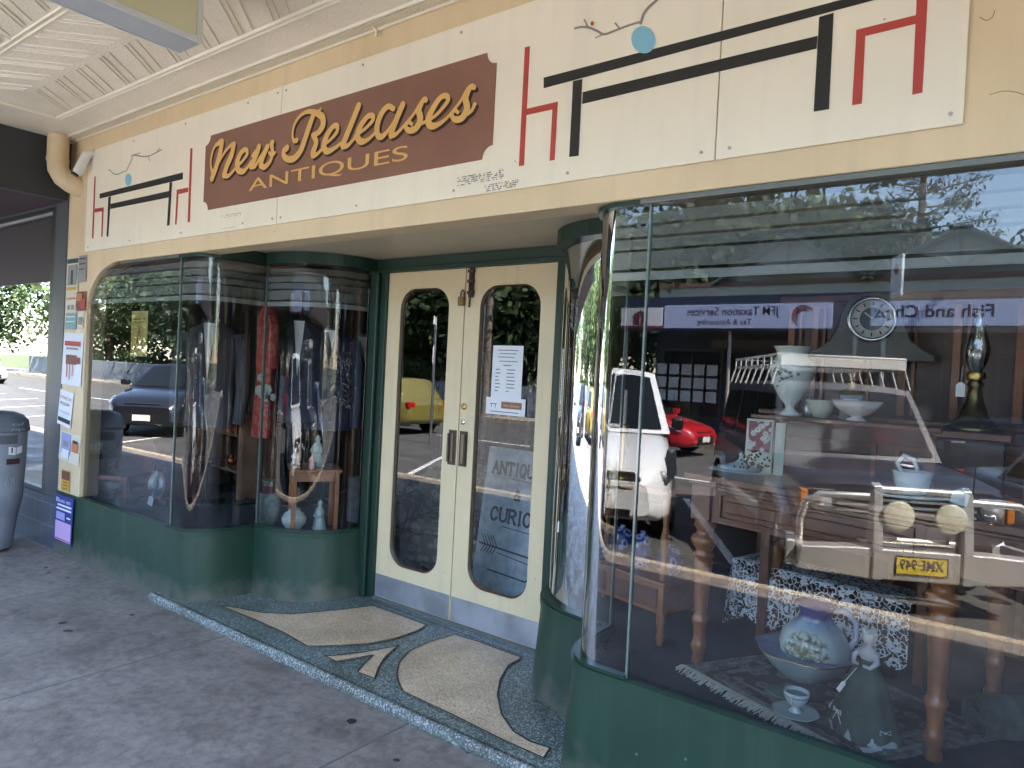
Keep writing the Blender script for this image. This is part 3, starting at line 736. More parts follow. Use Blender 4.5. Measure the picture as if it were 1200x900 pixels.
# leases (second crop)
S_(B, [(106, 385), (70, 475), (35, 560), (24, 592)], 3.2); S_(B, [(24, 598, 2.6), (50, 592, 1.8), (85, 555, 1.2)], 2)
S_(B, [(85, 545, 1.3), (140, 505, 1.4), (180, 462, 1.9), (182, 438, 2.2), (155, 440, 2.4), (118, 488, 3.0), (100, 540, 3.2), (118, 572, 2.9), (155, 562, 1.7), (195, 525, 1.2)], 2)
S_(B, [(290, 400, 2.2), (262, 388, 2.4), (230, 420, 2.9), (206, 480, 3.2), (205, 530, 3.0), (225, 548, 2.6), (262, 515, 1.8), (305, 450, 1.5)], 2)
S_(B, [(338, 380), (312, 440), (285, 510), (278, 535)], 3.2); S_(B, [(278, 542, 2.6), (305, 532, 1.7), (345, 490, 1.2)], 2)
S_(B, [(340, 495, 1.2), (395, 430, 1.2), (430, 375, 1.5), (452, 352, 2.4), (462, 356, 2.0)], 2)
S_(B, [(440, 368, 2.4), (424, 410, 3.0), (432, 455, 3.4), (410, 500, 3.2), (375, 515, 2.6), (354, 495, 1.8), (370, 470, 1.6), (388, 482, 1.4)], 2)
S_(B, [(425, 485, 1.3), (500, 445, 1.3), (555, 390, 1.7), (578, 352, 2.2), (566, 332, 2.3), (535, 345, 2.5), (495, 405, 3.1), (472, 460, 3.3), (492, 492, 3.0), (540, 475, 1.8), (590, 430, 1.2)], 2)
S_(B, [(580, 440, 1.2), (640, 365, 1.2), (675, 305, 1.5), (700, 285, 2.5), (716, 290, 2.0)], 2)
S_(B, [(688, 300, 2.5), (670, 350, 3.0), (678, 395, 3.4), (655, 445, 3.2), (618, 458, 2.6), (597, 435, 1.8), (612, 408, 1.6), (630, 420, 1.4)], 2)
S_(B, [(660, 440, 1.8), (700, 412, 1.6), (718, 378, 1.8)], 2)
ink(st, YP - .0035, .0035).build('script_lettering', GOLD, sign, world=True, fix=False)
ink(st, YP - .0015, .0045, (.013, -.013)).build('lettering_shadow', SHADOWP, sign, world=True, fix=False)
text('antiques_lettering', 'ANTIQUES', GOLD, sign, Vector((-3.095, YP - .003, 2.606)) - sign.location, FACE_S, 1.30, .083)
# painted tables, chairs, vases: traced outlines on the board
YA = -.0135
def polyart(name, polys, m, y=YA):
    mb = MB()
    for i, P in enumerate(polys):
        q = [at(a, b, y=y) for a, b in P]; mb.add([(v.x, y - .0002 * i, v.z) for v in q], [tuple(range(len(q)))])
    return mb.build(name, m, sign, world=True, fix=False)
polyart('painted_table', [[(637, 91), (1038, -14), (1040, -4), (637, 103.5)],
    [(671.5, 95), (682.5, 92.5), (678, 182.5), (667, 184)], [(683, 108), (958, 42), (957, 57), (682, 122)], [(960, 20), (977, 15), (971.5, 128), (953.5, 131)]], BLACK)
polyart('painted_chair', [[(615, 55.5), (621, 54), (614, 194), (608, 194.5)], [(617, 127.5), (654, 119), (653, 127), (616.5, 135)], [(647.5, 127), (653.2, 126), (650, 187.5), (644, 188.5)]], RED)
polyart('painted_chair', [[(1074.5, -8), (1087.5, -10), (1081, 108.5), (1069, 111)], [(1003.5, 35), (1074, 17.5), (1073, 28), (1003, 45)], [(1003.3, 43), (1014, 41), (1010, 121.5), (998.5, 123.5)]], RED)
polyart('painted_table', [[(116.8, 227), (214.3, 202), (214.3, 210), (116.6, 232.8)], [(127, 231), (130, 230.3), (127, 277), (124.8, 277.4)], [(129.5, 239), (200, 223.3), (199.8, 231), (129.3, 245)], [(198.8, 214), (201.8, 213.3), (198.7, 264), (195.7, 264.6)]], BLACK)
polyart('painted_chair', [[(110.6, 207), (112.2, 206.6), (109.5, 279), (107.6, 279.5)], [(111, 244.5), (121.6, 243), (121.4, 247.5), (110.9, 249)], [(119.6, 247), (121.4, 246.7), (120.2, 277.3), (118.6, 277.6)]], RED)
polyart('painted_chair', [[(223, 174), (225.6, 173.4), (222.5, 260), (219.8, 260.5)], [(207, 222.5), (220.6, 219.6), (220.5, 225), (207, 228)], [(207, 227.5), (209.2, 227), (207, 263), (205, 263.4)]], RED)
def blob(cx, cy, rx, ry, rot=0):
    return [(cx + rx * math.cos(a) * math.cos(rot) - ry * math.sin(a) * math.sin(rot), cy + rx * math.cos(a) * math.sin(rot) + ry * math.sin(a) * math.cos(rot)) for a in np.linspace(0, 2 * PI, 28, endpoint=False)]
polyart('painted_vase', [blob(754, 46.5, 14, 16.2, -.25)], BLUEP, YA - .0006)
polyart('painted_vase', [blob(150.3, 210.5, 3.8, 7.2, 0)], BLUEP, YA - .0006)
tw = []
for P, w_ in (([(753, 29), (757, 17), (764, 9), (773, 1), (780, -8)], 1.8), ([(754, 27), (738, 32), (722, 38), (710, 42), (702, 38), (692, 34), (683, 33.5), (676, 35)], 1.3), ([(691, 33), (687, 25)], .9), ([(728, 35), (723, 29)], .9), ([(709, 42), (700, 46)], .8)):
    tw.append(pxs(P, w_))
ink(tw, YA - .001, .003).build('painted_branch', TWIG, sign, world=True, fix=False)
tw = []
for P, w_ in (([(150, 202), (157, 187), (158.5, 182.5), (175, 184), (192, 176)], .7), ([(149, 201), (138, 205), (130, 199)], .6), ([(176, 184), (178, 189)], .5), ([(186, 179), (190, 174)], .5), ([(158, 182.5), (167, 180)], .5)):
    tw.append(pxs(P, w_))
ink(tw, YA - .001, .003).build('painted_branch', TWIG, sign, world=True, fix=False)
polyart('painted_berry', [blob(694, 27.5, 2, 2.6)], RED, YA - .0012)
# remains of small print
rr = random.Random(3)
for cx, cy, n_, rows in ((566, 209, 30, 5), (590, 218, 22, 4), (272, 254, 14, 2), (268, 269, 10, 1)):
    sp = MB()
    for i in range(n_ * rows):
        p = at(cx - n_ + 2 * (i % n_) * .9, cy + (i // n_) * 2.3 - (i % n_) * .3, y=YA)
        if rr.random() < .6: sp.box(p.x, p.x + rr.uniform(.004, .010), YA - .0004, YA, p.z, p.z + rr.uniform(.003, .006))
    sp.build('small_print', mat('faded_print', (.25, .23, .21), .7), sign, world=True)
# crack lines on the fascia
for q_ in ([(1148, 20), (1156, 24), (1163, 20), (1166, 12)], [(1160, 111), (1175, 107), (1190, 108), (1203, 112)]): ink([pxs(q_, .42, -.0005)], -.0012, .0012).build('paint_crack', mat('crack_dark', (.25, .18, .10), .8), shop, world=True, fix=False)

# ================================================================== PIPE, CAMERA, BAND LEFT OF THE SIGN
dp = empty('downpipe', (-6.12, -.1, 2.6), 0, 'fat cream rainwater pipe elbow in the corner under the awning', 'downpipe')
MB().tube([(-6.18, -.13, 3.26), (-6.18, -.13, 3.08), (-6.175, -.125, 3.0), (-6.15, -.10, 2.94), (-6.12, -.05, 2.90), (-6.10, .02, 2.88), (-6.09, .08, 2.87)], .074, 20).build('pipe_elbow', CREAM, dp, world=True)
MB().tube([(-6.18, -.13, 3.085), (-6.18, -.13, 3.06)], .078, 20).build('pipe_joint', CREAM, dp, world=True)
cc = empty('security_camera', (-5.86, -.02, 3.03), 0, 'white bullet security camera tucked beside the cream downpipe', 'camera')
MB().tube([(-5.84, -.01, 3.11), (-5.86, -.05, 3.09), (-5.875, -.07, 3.03), (-5.88, -.10, 2.95), (-5.882, -.11, 2.93)], [.024, .034, .035, .035, .03], 16).build('camera_body', mat('white_plastic', (.75, .75, .73), .35), cc, world=True)
MB().tube([(-5.884, -.116, 2.935), (-5.886, -.122, 2.92)], .027, 16).build('lens', mat('lens_black', (.01, .01, .012), .1), cc, world=True)
MB().tube([(-5.86, -.002, 3.1), (-5.86, -.03, 3.09)], .04, 16).build('mount', MATS['white_plastic'], cc, world=True)
sp_ = empty('bent_wire_hook', (-2.95, -.05, 3.22), 0, 'short bent stub of wire poking from the cornice above the brown plaque', 'wire')
a, b = at(428, 22, y=-.09), at(441, 36, y=-.02)
MB().tube([a, (a + b) / 2 + Vector((0, -.01, .01)), b, b + Vector((0, .0, -.03))], .007, 6).build('wire', MOULD, sp_, world=True)

# ================================================================== LIGHT BOX UNDER THE AWNING
lb = empty('hanging_light_box', (-3.07, -1.5, 2.93), 0, 'cream faced hanging light-box sign with white metal frame under the awning', 'sign')
MB().box(-3.15, -2.985, -2.4, -.75, 2.952, 3.235).build('box_body', mat('box_metal', (.52, .55, .58), .45, .3, var=.08, vscale=3), lb, world=True, bevel=.006)
fr = MB()
for x_, s in ((-2.984, 1), (-3.151, -1)):
    xa, xb = sorted((x_, x_ + s * .012))
    fr.box(xa, xb, -2.4, -.75, 2.95, 2.978).box(xa, xb, -2.4, -.75, 3.215, 3.237).box(xa, xb, -.775, -.75, 2.978, 3.215).box(xa, xb, -2.4, -2.375, 2.978, 3.215)
fr.build('box_frame', mat('white_frame_paint', (.72, .73, .73), .3), lb, world=True, bevel=.004)
fc = MB().box(-2.983, -2.979, -2.374, -.776, 2.979, 3.214).box(-3.156, -3.152, -2.374, -.776, 2.979, 3.214)
fc.build('box_face', mat('box_face_cream', srgb('#d9d6b4'), .35, var=.03), lb, world=True)
MB().box(-2.9785, -2.977, -.92, -.88, 3.165, 3.2).build('box_lettering', BLACK, lb, world=True)
for y_ in (-1.0, -2.2): MB().tube([(-3.07, y_, 3.23), (-3.07, y_, 3.265)], .012).build('hanger', STEEL, lb, world=True)

# ================================================================== NEIGHBOUR SHOP
NB = mat('charcoal_paint', srgb('#4a4f55'), .42, var=.08, vscale=4)
ns = empty('neighbour_shop', (-12, 0, 0), 0, 'charcoal painted shop with a wide street window left of the antiques shop', 'shop')
tile = brickmat('charcoal_tiles', srgb('#474e5a'), srgb('#3f4652'), srgb('#6f7783'), 1, .34, .18, .3, .004)
MB().box(-20, -6.285, -.002, .1, 0, .42).build('tiled_base', tile, ns, world=True)
MB().box(-6.52, -6.285, -.004, .12, .422, 2.9).build('pillar', NB, ns, world=True, bevel=.004)
MB().box(-20, -6.285, 0, .2, 2.78, 6).build('upper_wall', NB, ns, world=True)
MB().box(-6.60, -6.522, .0, .06, .422, 2.778).box(-20, -6.60, .0, .06, .422, .462).box(-20, -6.6, .0, .06, 2.74, 2.778).build('window_frame', mat('dark_window_frame', srgb('#3b3f42'), .35, .4), ns, world=True, bevel=.003)
MB().add([(-20, .03, .46), (-6.6, .03, .46), (-6.6, .03, 2.74), (-20, .03, 2.74)], [(0, 1, 2, 3)]).build('window_pane', glassmat('tinted_glass', (.5, .52, .52), 2.4, .14), ns, world=True, fix=False)
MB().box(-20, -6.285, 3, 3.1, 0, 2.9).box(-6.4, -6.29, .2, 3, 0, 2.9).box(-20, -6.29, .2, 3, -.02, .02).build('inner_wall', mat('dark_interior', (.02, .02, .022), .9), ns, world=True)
MB().box(-20, -6.285, .3, 12, 5.8, 6).box(-20, -6.285, 11.8, 12, 0, 5.8).build('roof', MATS['roof_iron'], ns, world=True)
MB().box(-20, -19.8, .1, 11.8, 0, 5.8).build('side_wall', NB, ns, world=True)
na = empty('neighbour_awning', (-12, -1.5, 2.9), 0, 'low dark maroon awning lining with charcoal end panel beyond the downpipe', 'awning')
MB().box(-20, -6.36, -2.5, -.004, 2.80, 2.88).build('awning_lining', mat('maroon_lining', srgb('#45333a'), .85, var=.08, vscale=1), na, world=True)
MB().box(-6.36, -6.30, -2.5, -.004, 2.80, 3.27).build('end_panel', mat('charcoal_panel', srgb('#35383a'), .6), na, world=True)
MB().box(-20, -6.36, -2.55, -2.5, 2.79, 3.5).box(-20, -6.36, -2.5, -.004, 3.3, 3.45).build('awning_fascia', NB, na, world=True)
dc = empty('dome_camera', (-6.5, -.12, 2.75), 0, 'small black dome camera under the dark awning beside the downpipe', 'camera')
p = at(60, 226, y=-.08)
MB().lathe([(.035, .06), (.045, .03), (.045, 0), (.04, -.025), (.022, -.042), (0, -.046)], p, 18).build('dome', mat('dome_black', (.015, .015, .017), .12), dc, world=True)
MB().tube([p + Vector((-.04, 0, .03)), p + Vector((-.09, .02, .07)), p + Vector((-.1, .05, .07))], .014).build('bracket', DARKMETAL, dc, world=True)
# neighbour's hanging pendant lamp behind glass
pend = empty('pendant_lamp', (-7.2, .6, 2.2), 0, 'small dark cone pendant lamp glowing behind the neighbouring shop window', 'lamp')
MB().lathe([(.02, .12), (.03, .1), (.09, 0), (.085, 0)], (-7.3, .6, 2.3), 20).build('lamp_shade', DARKMETAL, pend, world=True)
MB().tube([(-7.3, .6, 2.42), (-7.3, .6, 2.9)], .004, 6).build('lamp_cord', RUBBER, pend, world=True)
MB().lathe([(0, -.01), (.035, .02), (.03, .05), (0, .06)], (-7.3, .6, 2.3), 14).build('bulb', mat('lamp_bulb', (1, .75, .45), .5, emit=6), pend, world=True)

# ================================================================== LITTER BIN
bn = empty('litter_bin', (-6.62, -.34, 0), 0, 'grey cylindrical street litter bin with stickers and scribbles on its dome lid', 'bin')
GB = mat('bin_plastic', srgb('#8a8e94'), .42, var=.10, vscale=5, bump=.15, bscale=30)
MB().lathe([(.14, .02), (.15, .03), (.155, .10), (.175, .26), (.20, .40), (.207, .42), (.205, .44), (.218, .72), (.222, .93), (.218, .95)], (0, 0, 0), 40).build('bin_body', GB, bn)
MB().lathe([(.235, .95), (.238, .97), (.232, .985), (.225, 1.03), (.19, 1.075), (.13, 1.10), (0, 1.11)], (0, 0, 0), 40).build('lid', mat('bin_lid_plastic', srgb('#5f6369'), .38, var=.12, vscale=6), bn)
def arcpatch(r, a0, a1, z0, z1, n=8, skew=0):
    mb = MB(); V = []
    for i in range(n + 1):
        a = R_(a0 + (a1 - a0) * i / n); dz = skew * i / n
        V += [(r * math.cos(a), r * math.sin(a), z0 + dz), (r * math.cos(a), r * math.sin(a), z1 + dz)]
    mb.add(V, [(2 * i, 2 * i + 2, 2 * i + 3, 2 * i + 1) for i in range(n)]); return mb
arcpatch(.2265, -20, 25, .86, .93).build('bin_slot_plate', mat('slot_grey', (.1, .105, .11), .5), bn)
arcpatch(.2245, 5, 32, .70, .745).build('sticker_dark', mat('maroon_sticker', (.05, .018, .02), .5), bn)
arcpatch(.2243, 8, 22, .78, .84, skew=-.01).build('sticker_white', PAPER, bn)
arcpatch(.2249, 13, 16, .79, .83).build('sticker_mark', INK, bn)
arcpatch(.2243, 24, 38, .775, .83, skew=.012).build('sticker_white', PAPER, bn)
sc = []
rr = random.Random(5)
def scribble(r, a0, z0, sx, sz, n=9):
    pts = []
    for i in range(n):
        a = R_(a0 + sx * i / n); z = z0 + (sz if i % 2 else 0) + rr.uniform(-.006, .006); pts.append((r * math.cos(a), r * math.sin(a), z))
    return pts
for s_ in (MB().tube(scribble(.2375, 10, .962, 30, .015, 12), .0018, 4), MB().tube(scribble(.222, 5, .55, 20, .05, 7), .002, 4), MB().tube(scribble(.232, 12, 1.0, 26, .018, 12), .0018, 4)): s_.build('scribble', mat('white_marker', (.6, .62, .65), .6), bn)

# ================================================================== POSTERS ON THE PILLAR
def poster(label, px0, py0, px1, py1, base, art, tilt=0, y=-.003):
    """flat paper on the pillar; art = list of (u0,v0,u1,v1,material) in 0..1 from the top left"""
    a = at(px0, py0, y=y); b = at(px1, py1, y=y); a.z, b.z = max(a.z, b.z), min(a.z, b.z)
    cx, cz = (a.x + b.x) / 2, (a.z + b.z) / 2; w_, h_ = abs(b.x - a.x), abs(a.z - b.z)
    t = empty('poster', (cx, y, cz), 0, label, 'poster', 'posters taped on the cream pillar')
    t.rotation_euler = (0, R_(tilt), 0)
    n = 6; V = []; F = []
    for j in range(n + 1):
        for i in range(n + 1):
            u, v_ = i / n, j / n; V.append(((u - .5) * w_, -.004 * abs(math.sin(3.1 * u + 2 * v_)) * (.3 + v_), (.5 - v_) * h_))
    F = [(j * (n + 1) + i, j * (n + 1) + i + 1, (j + 1) * (n + 1) + i + 1, (j + 1) * (n + 1) + i) for j in range(n) for i in range(n)]
    MB().add(V, F, True).build('paper', base, t, fix=False)
    for k_, (u0, v0, u1, v1, m_) in enumerate(art):
        MB().box((u0 - .5) * w_, (u1 - .5) * w_, -.0062 - .0004 * k_, -.0058 - .0004 * k_, (.5 - v1) * h_, (.5 - v0) * h_).build('printed_block', m_, t)
    return t, w_, h_
pc = lambda n_, h_: mat(n_, srgb(h_), .6)
G1, G2, RD, OR, TL, PU, PK, YE, BR = pc('print_dark_green', '#34443c'), pc('print_grey', '#8d8f8a'), pc('print_red', '#b2483f'), pc('print_orange', '#c47b52'), pc('print_teal', '#7fa5a0'), pc('print_indigo', '#3a3f8e'), pc('print_pink', '#c9a5cf'), pc('print_yellow', '#c9a53e'), pc('print_brown', '#7d4a3c')
CRP = pc('print_cream', '#d9d2bd'); LIL = pc('print_lilac', '#9aa0cf')
def ptext(t, body, m_, z, w_, h_): 
    o = text('printed_words', body, m_, t, (0, -.010, z), FACE_S, w_, h_); return o
poster('narrow poster with green header and yellow band, highest on the cream pillar', 79.5, 303, 91.5, 343, CRP, [(.05, .03, .95, .16, G1), (.12, .2, .9, .78, G2), (.4, .35, .6, .75, G1), (.08, .83, .95, .92, YE)])
poster('slim grey notice right of the green-headed poster at pillar top', 93, 300, 101, 330, G2, [(.1, .1, .9, .15, INK), (.1, .3, .9, .34, INK), (.1, .5, .8, .54, INK)])
poster('reddish photo flyer below the slim grey notice on the pillar', 90, 342, 101, 364, BR, [(.1, .1, .6, .5, OR), (.5, .4, .95, .9, RD)])
poster('faded cream flyer with large numeral, under the green-headed poster', 78, 345, 90, 366, CRP, [(.2, .6, .45, .85, G2), (.55, .6, .8, .85, G2), (.1, .2, .9, .3, OR)])
poster('small teal flyer above the white wine poster on the pillar', 77.5, 367, 89.5, 386, TL, [(.1, .2, .9, .26, PAPER), (.1, .5, .9, .55, PAPER)])
poster('tiny cream card to the right of the teal flyer', 91.5, 366, 98, 384, CRP, [(.2, .3, .8, .8, G2)])
t, w_, h_ = poster('large white poster with dark red barrel and dripping lines, mid pillar', 75, 390, 95.5, 453, PAPER, [(.1, .16, .9, .25, RD), (.2, .42, .75, .6, BR), (.6, .46, .92, .58, BR), (.25, .6, .29, .85, RD), (.4, .6, .43, .9, RD), (.55, .6, .58, .82, RD), (.2, .28, .8, .32, G2)], 1)
t, w_, h_ = poster('white curling concert poster reading Vivaldi Mozart, tilted below the barrel poster', 70, 457, 84, 501, PAPER, [(.05, .78, .95, .9, INK)], 6, -.006)
ptext(t, 'VIVALDI', OR, h_ * .30, w_ * .8, h_ * .09); ptext(t, 'MOZART', INK, h_ * .13, w_ * .7, h_ * .08); ptext(t, 'VIVALDI', G2, -.03, w_ * .7, h_ * .06)
poster('pale poster with blue and green sketch, low on the cream pillar', 71, 505, 93, 545, CRP, [(.1, .05, .55, .75, LIL), (.2, .3, .45, .5, G2), (.62, .3, .95, .6, OR), (.66, .2, .9, .3, G1), (.15, .6, .5, .9, PAPER)], 3)
poster('small mauve and yellow card near the pillar foot', 73, 550, 81.5, 577, YE, [(.05, .03, .95, .45, BR), (.2, .55, .8, .6, RD), (.2, .7, .8, .75, RD), (.2, .85, .8, .9, RD)])
t, w_, h_ = poster('blue and pink event poster on the green base under the pillar', 66, 578, 84, 640, PU, [(.06, .56, .95, .97, PK), (.15, .19, .95, .23, PAPER), (.1, .27, .95, .31, PAPER), (.1, .36, .6, .52, LIL), (.7, .43, .92, .46, PAPER), (.1, .93, .95, .95, RD)], 0, -.016)
ptext(t, 'Blues on', PAPER, h_ * .40, w_ * .8, h_ * .09)
# ================================================================== THINGS BEHIND THE GLASS
def T_(name, loc, label, cat, rz=0, group=None): return empty(name, loc, rz, label, cat, group)
ZD = .4405   # display floor
# ---- price tags
TAGP = mat('tag_card', (.75, .76, .74), .7); TAGG = mat('tag_card_green', (.3, .5, .36), .7)
def pricetag(loc, label, w_=.035, h_=.06, rz=0, tilt=0, m_=None, string=.06):
    t = T_('price_tag', loc, label, 'price tag', rz, 'hanging price tags'); t.rotation_euler = (0, tilt, rz)
    MB().prism([(-w_ / 2, 0), (w_ / 2, 0), (w_ / 2, h_ * .8), (w_ * .2, h_), (-w_ * .2, h_), (-w_ / 2, h_ * .8)], 'y', -.001, .001).build('card', m_ or TAGP, t)
    MB().tube([(0, 0, h_ * .92), (.004, 0, h_ + string)], .0012, 4).build('string', m_ or TAGP, t)
    return t
# ---- turned leg table
def turned(r, h):
    return [(r * .75, 0), (r * .8, h * .03), (r * .62, h * .06), (r * .8, h * .09), (r * .98, h * .12), (r * .8, h * .15), (r * .70, h * .17), (r * .78, h * .25), (r * 1.0, h * .29), (r * 1.08, h * .31), (r * .85, h * .33), (r * .75, h * .35),
            (r * .82, h * .45), (r * 1.0, h * .62), (r * 1.08, h * .70), (r * .95, h * .735), (r * 1.25, h * .75), (r * 1.25, h * .765), (r * .95, h * .78), (r * 1.1, h * .80), (r * 1.55, h * .835), (r * 1.62, h * .86), (r * 1.4, h * .885), (r * .95, h * .90), (r * 1.0, h * .93), (r * 1.3, h * .95), (r * 1.3, h)]
tb = T_('hall_table', (-1.155, .44, ZD), 'large mahogany table with fat turned legs and panelled apron in the right window', 'table', R_(-13))
LEGZ = .60
for lx, ly in ((.04, .05), (.93, .05), (.04, .62), (.93, .62)):
    MB().lathe(turned(.034, LEGZ), (lx, ly, 0), 22).build('leg', WOODL, tb)
    MB().box(lx - .045, lx + .045, ly - .045, ly + .045, LEGZ, .745).build('leg_block', WOOD, tb, bevel=.004)
MB().box(-.03, 1.35, -.02, .70, .76, .79).build('table_top', WOOD, tb, bevel=.006)
MB().box(-.015, 1.33, -.005, .685, .745, .76).build('top_moulding', WOOD, tb, bevel=.004)
ap = MB().box(.085, .885, .022, .06, LEGZ, .745).box(.085, .885, .60, .64, LEGZ, .745).box(.02, .055, .095, .575, LEGZ, .745).box(.975, 1.3, .022, .06, LEGZ, .745)
ap.build('apron', WOOD, tb)
rim = MB()
for z_, t_ in ((.615, .006), (.715, .006)): rim.box(.12, .85, .012, .022, z_, z_ + .012)
rim.box(.12, .132, .012, .022, .627, .715).box(.838, .85, .012, .022, .627, .715).box(.15, .82, .016, .022, .645, .65).box(.15, .82, .016, .022, .69, .695)
rim.build('apron_moulding', WOOD, tb, bevel=.003)
ZT_ = ZD + .791
# dark cabinet behind the table
cb = T_('display_cabinet', (-.72, 1.30, ZD), 'dark mahogany cabinet with fluted pilasters standing behind the turned-leg table', 'cabinet', R_(-6))
MB().box(-.45, .75, .0, .45, 0, 1.02).build('cabinet_base', WOOD, cb, bevel=.006)
MB().box(-.47, .77, -.02, .47, 1.02, 1.045).build('counter_top', WOOD, cb, bevel=.006)
MB().box(-.42, .72, .22, .45, 1.045, 1.60).build('cabinet_back', mat('cabinet_panel', (.06, .032, .024), .35, var=.3, vscale=3), cb)
pp = MB()
for x_ in (-.42, -.30, -.08, .12, .34, .58): pp.box(x_, x_ + .035, .19, .22, 1.05, 1.58); pp.box(x_ + .055, x_ + .07, .20, .22, 1.05, 1.58)
pp.build('pilaster', WOODL, cb, bevel=.003)
MB().box(-.46, .76, .15, .47, 1.60, 1.64).build('cornice', WOOD, cb, bevel=.008)
pn = MB()
for x_ in (-.40, .18): pn.box(x_, x_ + .5, -.012, 0, .1, .12).box(x_, x_ + .5, -.012, 0, .9, .92).box(x_, x_ + .02, -.012, 0, .12, .9).box(x_ + .48, x_ + .5, -.012, 0, .12, .9)
pn.build('door_moulding', WOODL, cb)
# mantel clock on top of cabinet
pk = at(1020, 375, y=1.35)
ck = T_('mantel_clock', (pk.x, 1.35, pk.z - .19), 'round faced mantel clock with a bell shaped dark case on top of the cabinet', 'clock', R_(18))
prof = [(-.27, 0), (.27, 0), (.27, .03), (.22, .05), (.17, .09), (.14, .16)] + [(.135 * math.cos(a), .19 + .125 * math.sin(a)) for a in np.linspace(0, PI, 14)] + [(-.14, .16), (-.17, .09), (-.22, .05), (-.27, .03)]
MB().prism(prof, 'y', -.05, .05).build('clock_case', mat('clock_case_wood', (.10, .09, .075), .35), ck, bevel=.005)
MB().lathe([(.098, 0), (.108, .004), (.108, .014), (.098, .018), (.09, .016), (.09, 0)], (0, 0, 0), 36).build('clock_bezel', mat('silver_bezel', (.6, .62, .6), .25, 1), ck).matrix_local = Matrix.Translation((0, -.05, .19)) @ Matrix.Rotation(R_(90), 4, 'X')
MB().lathe([(.089, 0), (0, .002)], (0, 0, .006), 36).build('clock_face', mat('clock_face_paint', (.62, .64, .60), .5), ck).matrix_local = Matrix.Translation((0, -.05, .19)) @ Matrix.Rotation(R_(90), 4, 'X')
MB().lathe([(.054, 0), (0, .001)], (0, 0, .009), 30).build('dial_centre', mat('dial_dark', (.06, .07, .07), .3, .4), ck).matrix_local = Matrix.Translation((0, -.05, .19)) @ Matrix.Rotation(R_(90), 4, 'X')
hm = MB()
for i in range(12):
    a = 2 * PI * i / 12; c = Vector((.072 * math.sin(a), -.062, .19 + .072 * math.cos(a))); d = Vector((math.sin(a), 0, math.cos(a)))
    hm.obox(c, d * .009, Vector((d.z, 0, -d.x)) * .0028, (0, .0008, 0))
hm.build('hour_mark', INK, ck)
hh = MB()
for a, L in ((R_(25), .065), (R_(-50), .045)):
    d = Vector((math.sin(a), 0, math.cos(a))); hh.obox(Vector((0, -.066, .19)) + d * L / 2, d * L / 2, Vector((d.z, 0, -d.x)) * .003, (0, .0008, 0))
hh.build('clock_hand', mat('clock_hand_white', (.7, .7, .66), .4), ck)
def onray(px, py, y): return at(px, py, y=y)
# white urn vase
p = onray(925, 487, .95); zb = p.z
sb = T_('wall_shelf', (p.x, .95, zb - .02), 'narrow dark shelf carrying the tall white urn and small silver items', 'shelf', R_(-6))
MB().box(-.14, .62, -.09, .12, 0, .019).build('shelf_board', WOOD, sb, bevel=.003)
MB().box(-.1, -.06, .0, .04, -(zb - .02 - ZD), 0).box(.55, .59, .0, .04, -(zb - .02 - ZD), 0).build('shelf_post', WOOD, sb)
ur = T_('urn_vase', (p.x, .95, zb), 'tall white porcelain urn vase with grey floral sprig on the dark shelf', 'vase')
MB().lathe([(.042, 0), (.045, .008), (.03, .02), (.018, .035), (.022, .05), (.045, .075), (.075, .13), (.092, .18), (.096, .215), (.088, .245), (.07, .265), (.066, .28), (.078, .305), (.085, .31), (.07, .3), (.0, .27)], (0, 0, 0), 30).build('urn_body', mat('urn_porcelain', (.70, .74, .68), .2, coat=.3), ur)
fl = MB(); rr = random.Random(2)
for i in range(26):
    a = R_(rr.gauss(-100, 18)); z_ = rr.gauss(.20, .022); fl.obox((.0965 * math.cos(a) * (1 if z_ < .22 else .95), .0965 * math.sin(a), z_), (.006 * math.sin(a), -.006 * math.cos(a), 0), (.0012 * math.cos(a), .0012 * math.sin(a), 0), (0, 0, .005))
fl.build('painted_sprig', mat('sprig_grey', (.16, .18, .17), .5), ur)
# small framed clock/figure between urn and pilasters
for px_, lab, wd in ((948, 'tiny silver framed miniature beside the white urn', .03), (980, 'small silver scent bottle standing right of the gilt carriage clock', .028)):
    p = onray(px_ + (0 if px_ < 960 else 30), 487, 1.0)
    t = T_('silver_ornament', (p.x, 1.0, zb), lab, 'ornament', 0)
    MB().lathe([(wd * .8, 0), (wd, .01), (wd * 1.1, .04), (wd * .8, .07), (wd * .3, .085), (wd * .35, .1), (0, .115)], (0, 0, 0), 16).build('ornament_body', mat('dull_silver', (.45, .47, .46), .3, .7), t)
p = onray(998, 487, 1.0)
cg = T_('carriage_clock', (p.x, 1.0, zb), 'little square carriage clock with a gilt dome top on the shelf', 'clock')
MB().box(-.045, .045, -.03, .03, 0, .11).build('clock_case', mat('grey_case', (.28, .29, .27), .4), cg, bevel=.004)
MB().lathe([(.05, .11), (.045, .125), (.02, .14), (.035, .16), (.0, .175)], (0, 0, 0), 18).build('gilt_dome', BRASS, cg)
MB().box(-.03, .03, -.034, -.031, .03, .09).build('clock_dial', PAPER, cg)
